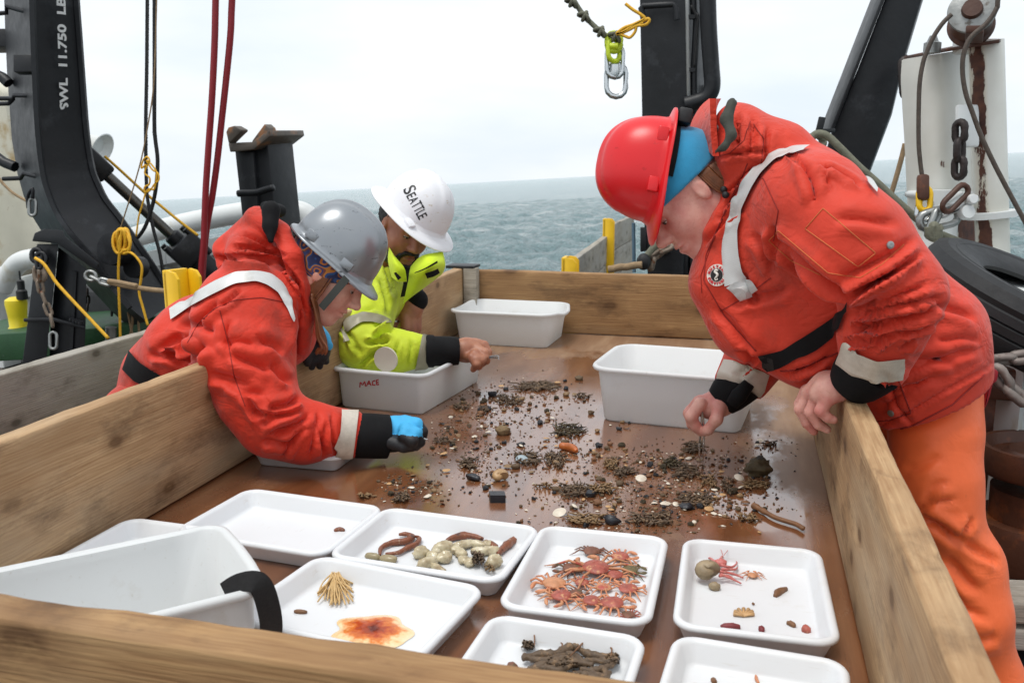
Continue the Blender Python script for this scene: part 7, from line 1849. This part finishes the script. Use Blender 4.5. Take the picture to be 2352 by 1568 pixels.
for pts in ([(480, 800), (478, 745), (470, 712)], [(600, 820), (608, 795), (600, 785)], [(640, 850), (690, 800), (712, 775)], [(830, 850), (835, 815), (822, 805)]): scrap(Z6, pts, .0012, M_brownbit, 'weed_thread', 'thin thread sticking out of the weed tangle', 'weed', .024, 'threads of the weed tangle')
c = PZ(*Z6(376, 906), .012); tag(lump((c[0], c[1], .014), .009, (1, 1, .8), 8).build('sea_snail', M_crabd, None, smooth=180), 'little round brown snail beside the weed tangle', 'snail')
for pts, r, mt, lab in (([(1246, 852), (1256, 866)], .004, M_tanbit, 'tan speck in the nearly clean tray'), ([(1300, 955), (1308, 968)], .004, M_brownbit, 'dark speck in the nearly clean tray'), ([(1496, 935), (1500, 955), (1510, 970)], .0022, M_crableg, 'orange thread in the nearly clean tray'), ([(1112, 910), (1110, 940)], .001, M_tanbit, 'pale thread in the nearly clean tray')):
    scrap(Z6, pts, r, mt, 'shell_scrap', lab)

# strap over the tub rim
M_strap = pm('black_webbing', srgb(20, 20, 22), .85, .15, 60, .4, 400, .001, sheen=.3)
P = smooth_path([PZ(512, 1354, .153), PZ(545, 1338, .160), PZ(583, 1335, .162), PZ(603, 1352, .150), PZ(617, 1395, .118), PZ(623, 1435, .085), PZ(620, 1472, .05)], 6); rings = []
for i, p in enumerate(P):
    d = P[min(i+1, len(P)-1)]-P[max(i-1, 0)]; d /= np.linalg.norm(d); sd_ = np.array([.695, .718, 0])*.3+np.array([.72, -.69, 0])*-.7
    sd_ = np.cross(d, ray(600, 1380)); sd_ /= np.linalg.norm(sd_); n_ = np.cross(d, sd_); w_ = .0125*(.75+.5*min(1, i/14.))
    rings.append([p-sd_*w_-n_*.0015, p+sd_*w_-n_*.0015, p+sd_*w_+n_*.0015, p-sd_*w_+n_*.0015])
tag(MB().loft(rings).build('strap', M_strap, None, smooth=60), 'black webbing strap hanging over the rim of the white tub', 'strap')

# ---- litter on the table: individual finds
M_coal = pm('black_coal', srgb(34, 36, 42), .35, .3, 60, .6, 120, .003)
M_wshell = pm('white_shell', srgb(216, 206, 188), .4, .15, 50, .3, 160, .001, spot=[(srgb(170, 150, 120), .36, 40)])
M_rock = pm('weedy_rock', srgb(84, 72, 48), .7, .4, 40, .9, 90, .004, spot=[(srgb(50, 46, 40), .45, 30)])
M_grit = pm('brown_grit', srgb(96, 76, 52), .55, .35, 120, .5, 200, .002)
def at7(x, y, z=0): return PZ(*Z7(x, y), z)
def find(name, mb, mat, lab, cat, grp=None): return tag(mb.build(name, mat, None, smooth=60), lab, cat, grp)
def szp(x, y, px_): return px_*.5*mpp(at7(x, y))
c = at7(1885, 585); r = szp(1885, 560, 58); find('rock', lump((c[0], c[1], r*.62), r, (1, .8, .72), 2, .5, 16), M_rock, 'dark weedy rock lying near the side board', 'rock')
c = at7(685, 700); r = szp(685, 690, 34); rot = .5
find('coal_block', MB().obox((c[0], c[1], r*.55), np.array([r*1.0, r*.25, 0]), np.array([-r*.3, r*.75, 0]), np.array([0, 0, r*.55])), M_coal, 'square black coal block alone on the wet table', 'coal')
def cap_shell(x, y, px_, tilt, lab):
    c = at7(x, y); r = szp(x, y, px_)*.85; mb = MB().lathe([(.01*r, .32*r), (.35*r, .28*r), (.7*r, .16*r), (r, 0), (.94*r, -.03*r), (.6*r, .1*r), (.01*r, .22*r)], (c[0], c[1], .003+r*.12), (tilt, -.35, 1), 20, caps=False); return find('shell', mb, M_wshell, lab, 'shell', 'white shells on the table')
cap_shell(1795, 600, 27, .2, 'round white shell beside the weedy rock'); cap_shell(970, 762, 38, -.2, 'large pale shell close to the crab tray'); cap_shell(1345, 604, 30, .1, 'white rimmed shell amid the litter'); cap_shell(1505, 722, 18, .2, 'oval cream shell near a coal lump')
c = at7(690, 605); r = szp(690, 590, 40); P = []; rr = []
for i in range(30):
    t = i/29; a = t*4.4*math.pi; P.append(np.array([c[0]+math.cos(a)*r*.45*(1-t)-r*.5*t+.2*r, c[1]+math.sin(a)*r*.4*(1-t), r*.55+math.sin(a)*.2*r*(1-t)])); rr.append(r*(.5*(1-t)+.08))
find('whelk_shell', MB().tube(P[::-1], rr[::-1], 12), pm('tan_whelk', srgb(176, 142, 100), .45, .25, 50, .3, 140), 'tan whelk shell beside dark lumps', 'shell')
c = at7(712, 395); r = szp(710, 390, 34); find('urchin_shell', lump((c[0], c[1], r*.55), r, (1, .9, .7), 6, .2, 14, 3), pm('tan_urchin', srgb(128, 106, 74), .7, .35, 90, .9, 200, .003), 'round tan encrusted shell on its own', 'shell')
o = MB().tube(smooth_path([at7(x, y, .008) for x, y in ((1862, 722), (1905, 745), (1960, 775), (2020, 795), (2060, 808), (2095, 830))], 5), [.0075, .007, .008, .006, .006, .007, .006, .005]+[.005]*17+[.0012], 7); find('twig', o, M_brownbit, 'bent brown twig across the wet pool', 'twig')
o = MB().tube(smooth_path([at7(x, y, .01) for x, y in ((968, 448), (1000, 450), (1030, 458), (1050, 472))], 4), [.004, .008, .01, .01, .01, .011, .011, .011, .011, .01, .009, .007, .004], 8); find('sea_pen', o, pm('orange_flesh', srgb(176, 96, 44), .35, .25, 60, .3, 160), 'orange brown fleshy piece by the centre of the litter', 'sea creature')
c = at7(798, 520); tag(MB().lathe([(.001, .004), (.014, .003), (.016, 0)], (c[0], c[1], .006), (.2, -.3, 1), 16).build('mussel_shell', pm('blue_grey_shell', srgb(156, 172, 178), .3, .15, 50, .2, 120), None, smooth=60), 'blue grey mussel shell in a weed clump', 'shell')
for x, y, px_, lab in ((1555, 738, 32, 'angular coal lump near the cream shell'), (1212, 805, 38, 'big coal lump next to the crab tray'), (578, 605, 34, 'flat coal lump beside the whelk shell'), (795, 448, 18, 'small coal chip in the open middle'), (1115, 680, 28, 'coal lump in the near weed clump'), (1245, 375, 16, 'coal chip by the right hand tub')):
    c = at7(x, y); r = szp(x, y, px_); find('coal_lump', lump((c[0], c[1], r*.45), r, (1, .7, .55), x, .55, 6, 1.), M_coal, lab, 'coal', 'coal lumps on the table')
WD = [(860, 172, 105, 20, 90, M_dweed, 'long dark weed clump beyond the litter'), (1590, 452, 60, 24, 60, M_dweed, 'dark weed clump under the tweezers'), (1655, 605, 46, 32, 26, M_oweed, 'golden weed tuft right of the litter'), (1870, 622, 70, 22, 30, M_oweed, 'golden weed below the rock'), (1830, 775, 46, 18, 24, M_oweed, 'golden weed tuft at the pool edge'), (1212, 530, 44, 24, 36, M_oweed, 'golden weed tuft in the densest litter'), (1275, 565, 60, 22, 40, M_dweed, 'dark weed under the golden tuft'), (1040, 645, 70, 28, 60, M_dweed, 'olive weed clump near the coal lump'), (1160, 640, 70, 24, 46, M_oweed, 'pale weed clump in the near litter'), (900, 625, 46, 10, 14, M_oweed, 'thin pale weed strand by the whelk shell'), (820, 500, 70, 28, 56, M_dweed, 'dark weed clump round the mussel shell'), (955, 510, 46, 34, 50, M_dweed, 'dark weed clump in front of the orange piece'), (1010, 370, 80, 30, 56, M_rock, 'lumpy weed clump in the far litter'), (1600, 690, 90, 30, 60, M_dweed, 'wide weed patch behind the coal lump'), (1090, 780, 90, 24, 56, M_oweed, 'weed mat along the crab tray'), (1400, 780, 110, 26, 60, M_dweed, 'weed mat along the hermit crab tray'), (740, 235, 60, 22, 46, M_dweed, 'weed clump at the far edge of the litter'), (630, 275, 40, 16, 30, M_dweed, 'small weed clump near the blue glove'), (545, 160, 36, 9, 22, M_oweed, 'weed scrap in front of the red lettered tub'), (520, 265, 40, 14, 26, M_dweed, 'weed scrap beyond the blue glove'), (555, 525, 46, 26, 46, M_dweed, 'weed clump left of the mussel shell'), (240, 685, 46, 22, 40, M_dweed, 'weed clump near the sea squirt tray'), (90, 672, 60, 10, 14, M_oweed, 'flat weed scrap at the empty tray'), (1560, 560, 70, 30, 50, M_dweed, 'weed clump under the pale shells'), (1740, 620, 30, 36, 30, M_dweed, 'dark weed standing by the white shell'), (1075, 215, 36, 12, 18, M_dweed, 'weed scrap left of the right hand tub'), (1940, 435, 40, 12, 14, M_dweed, 'wiry weed scrap near the side board'), (440, 420, 46, 14, 22, M_dweed, 'weed scrap at the fingertips of the blue glove'), (1480, 520, 50, 22, 40, M_rock, 'stony weed clump behind the litter')]
for (x, y, w_, h_, n_, mt, lab) in WD: weed(Z7, x, y, w_*1.25, h_*1.35, int(n_*1.15), mt, 'weed_clump', lab, .002, .0013, .011, cat='weed', grp='weed clumps on the table')
# countable small bits: pebbles, shell flakes, dark chips
CL = [(1400, 520, 170, 40, 3), (1250, 700, 240, 65, 4), (800, 270, 150, 70, 3), (600, 340, 80, 50, 1), (560, 450, 110, 60, 1.6), (300, 640, 85, 38, 1.6), (930, 500, 150, 55, 2), (1550, 650, 190, 70, 2.4), (1750, 700, 150, 55, 1), (1900, 470, 120, 60, .5), (620, 220, 90, 40, .8), (1200, 830, 220, 22, 1), (620, 590, 80, 40, .8), (450, 400, 50, 40, .6), (1150, 360, 260, 110, .5)]
cw = np.array([c_[4] for c_ in CL]); cw = cw/cw.sum(); nr_ = np.random.default_rng(5)
def spot():
    while True:
        c_ = CL[nr_.choice(len(CL), p=cw)]; x, y = c_[0]+nr_.normal()*c_[2], c_[1]+nr_.normal()*c_[3]
        if 20 < x < 2080 and 90 < y < 850 and not (x > 1200 and x < 1800 and y < 330) and not (x < 380 and y > 720) and not (x < 500 and y < 470 and x < 380): 
            P = PZ(*Z7(x, y), 0)
            if P[0] < 1.34 and P[1] > 1.56: return x, y, P
M_pebs = [M_coal, M_grit, M_rock, M_brownbit, M_oweed]
def base_lump(seed, n, sq, amp): mb = lump((0, 0, 0), 1., sq, seed, amp, n, 1.4); me = mesh_from('bit', mb.v, mb.f, 60); return me
protos = {}
for i in range(4):
    for j, mt in enumerate(M_pebs):
        me = base_lump(i*7+j, 6, (1, .75, .6), .5); me.materials.append(mt); protos[('pebble', i, j)] = me
for i in range(4):
    mb = MB(); 
    for q in range(1): mb.lathe([(.05, .3), (.55, .22), (1., 0), (.9, -.06), (.4, .12), (.05, .2)], (0, 0, 0), (0, 0, 1), 9, caps=False)
    mb.v = [v*np.array([1, .62+.1*i, 1])+np.array([0, 0, .15*noise.noise(Vector(v)*2+Vector((i, 0, 0)))]) for v in mb.v]; me = mesh_from('flake', mb.v, mb.f, 60); me.materials.append((M_wshell, M_tanbit, M_brownbit, M_oweed)[i]); protos[('flake', i)] = me
for q in range(380):
    x, y, P = spot(); flake = nr_.random() < .3
    sz = (nr_.gamma(3, 2.2)+5)*.5*mpp(P)*(1.2 if flake else 1.)
    me = protos[('flake', int(nr_.choice(4, p=[.22, .3, .28, .2])))] if flake else protos[('pebble', int(nr_.integers(4)), int(nr_.choice(5, p=[.16, .3, .18, .21, .15])))]
    nm = 'shell_flake' if flake else 'pebble'
    mt = Matrix.Translation((P[0], P[1], sz*.4)) @ Matrix.Rotation(nr_.random()*6.28, 4, 'Z') @ Matrix.Rotation(nr_.normal()*.3, 4, 'X') @ Matrix.Scale(sz, 4)
    o = link_mesh(nm, me, None, None, mt)
    if flake: tag(o, 'pale shell flake scattered among the litter on the wet table', 'shell', 'shell flakes scattered on the table')
    else: tag(o, 'small dark pebble scattered among the litter on the wet table', 'pebble', 'pebbles scattered on the table')
# grit too small to count
V, Fc, MI = [], [], []
oct_ = np.array([[1, 0, 0], [-1, 0, 0], [0, 1, 0], [0, -1, 0], [0, 0, 1], [0, 0, -1]], float); of_ = [(0, 2, 4), (2, 1, 4), (1, 3, 4), (3, 0, 4), (2, 0, 5), (1, 2, 5), (3, 1, 5), (0, 3, 5)]
for q in range(4200):
    x, y, P = spot(); sz = (.0009+.0030*nr_.random()**2); b = len(V); a = nr_.random()*6.28; R2 = np.array([[math.cos(a), -math.sin(a), 0], [math.sin(a), math.cos(a), 0], [0, 0, 1]])
    sh_ = oct_*nr_.uniform(.5, 1.4, (6, 1))*np.array([1.6, .8, .7]); V += list((sh_*sz) @ R2.T+P+np.array([0, 0, sz*.4])); Fc += [[b+i for i in f] for f in of_]; MI += [int(nr_.choice(4, p=[.42, .22, .26, .1]))]*8
me = mesh_from('grit', V, Fc, 0)
for mt in (M_grit, M_coal, M_brownbit, M_wshell): me.materials.append(mt)
me.polygons.foreach_set('material_index', MI)
tag(link_mesh('grit', me, None), 'fine brown and black grit strewn over the wet table', 'grit', kind='stuff')
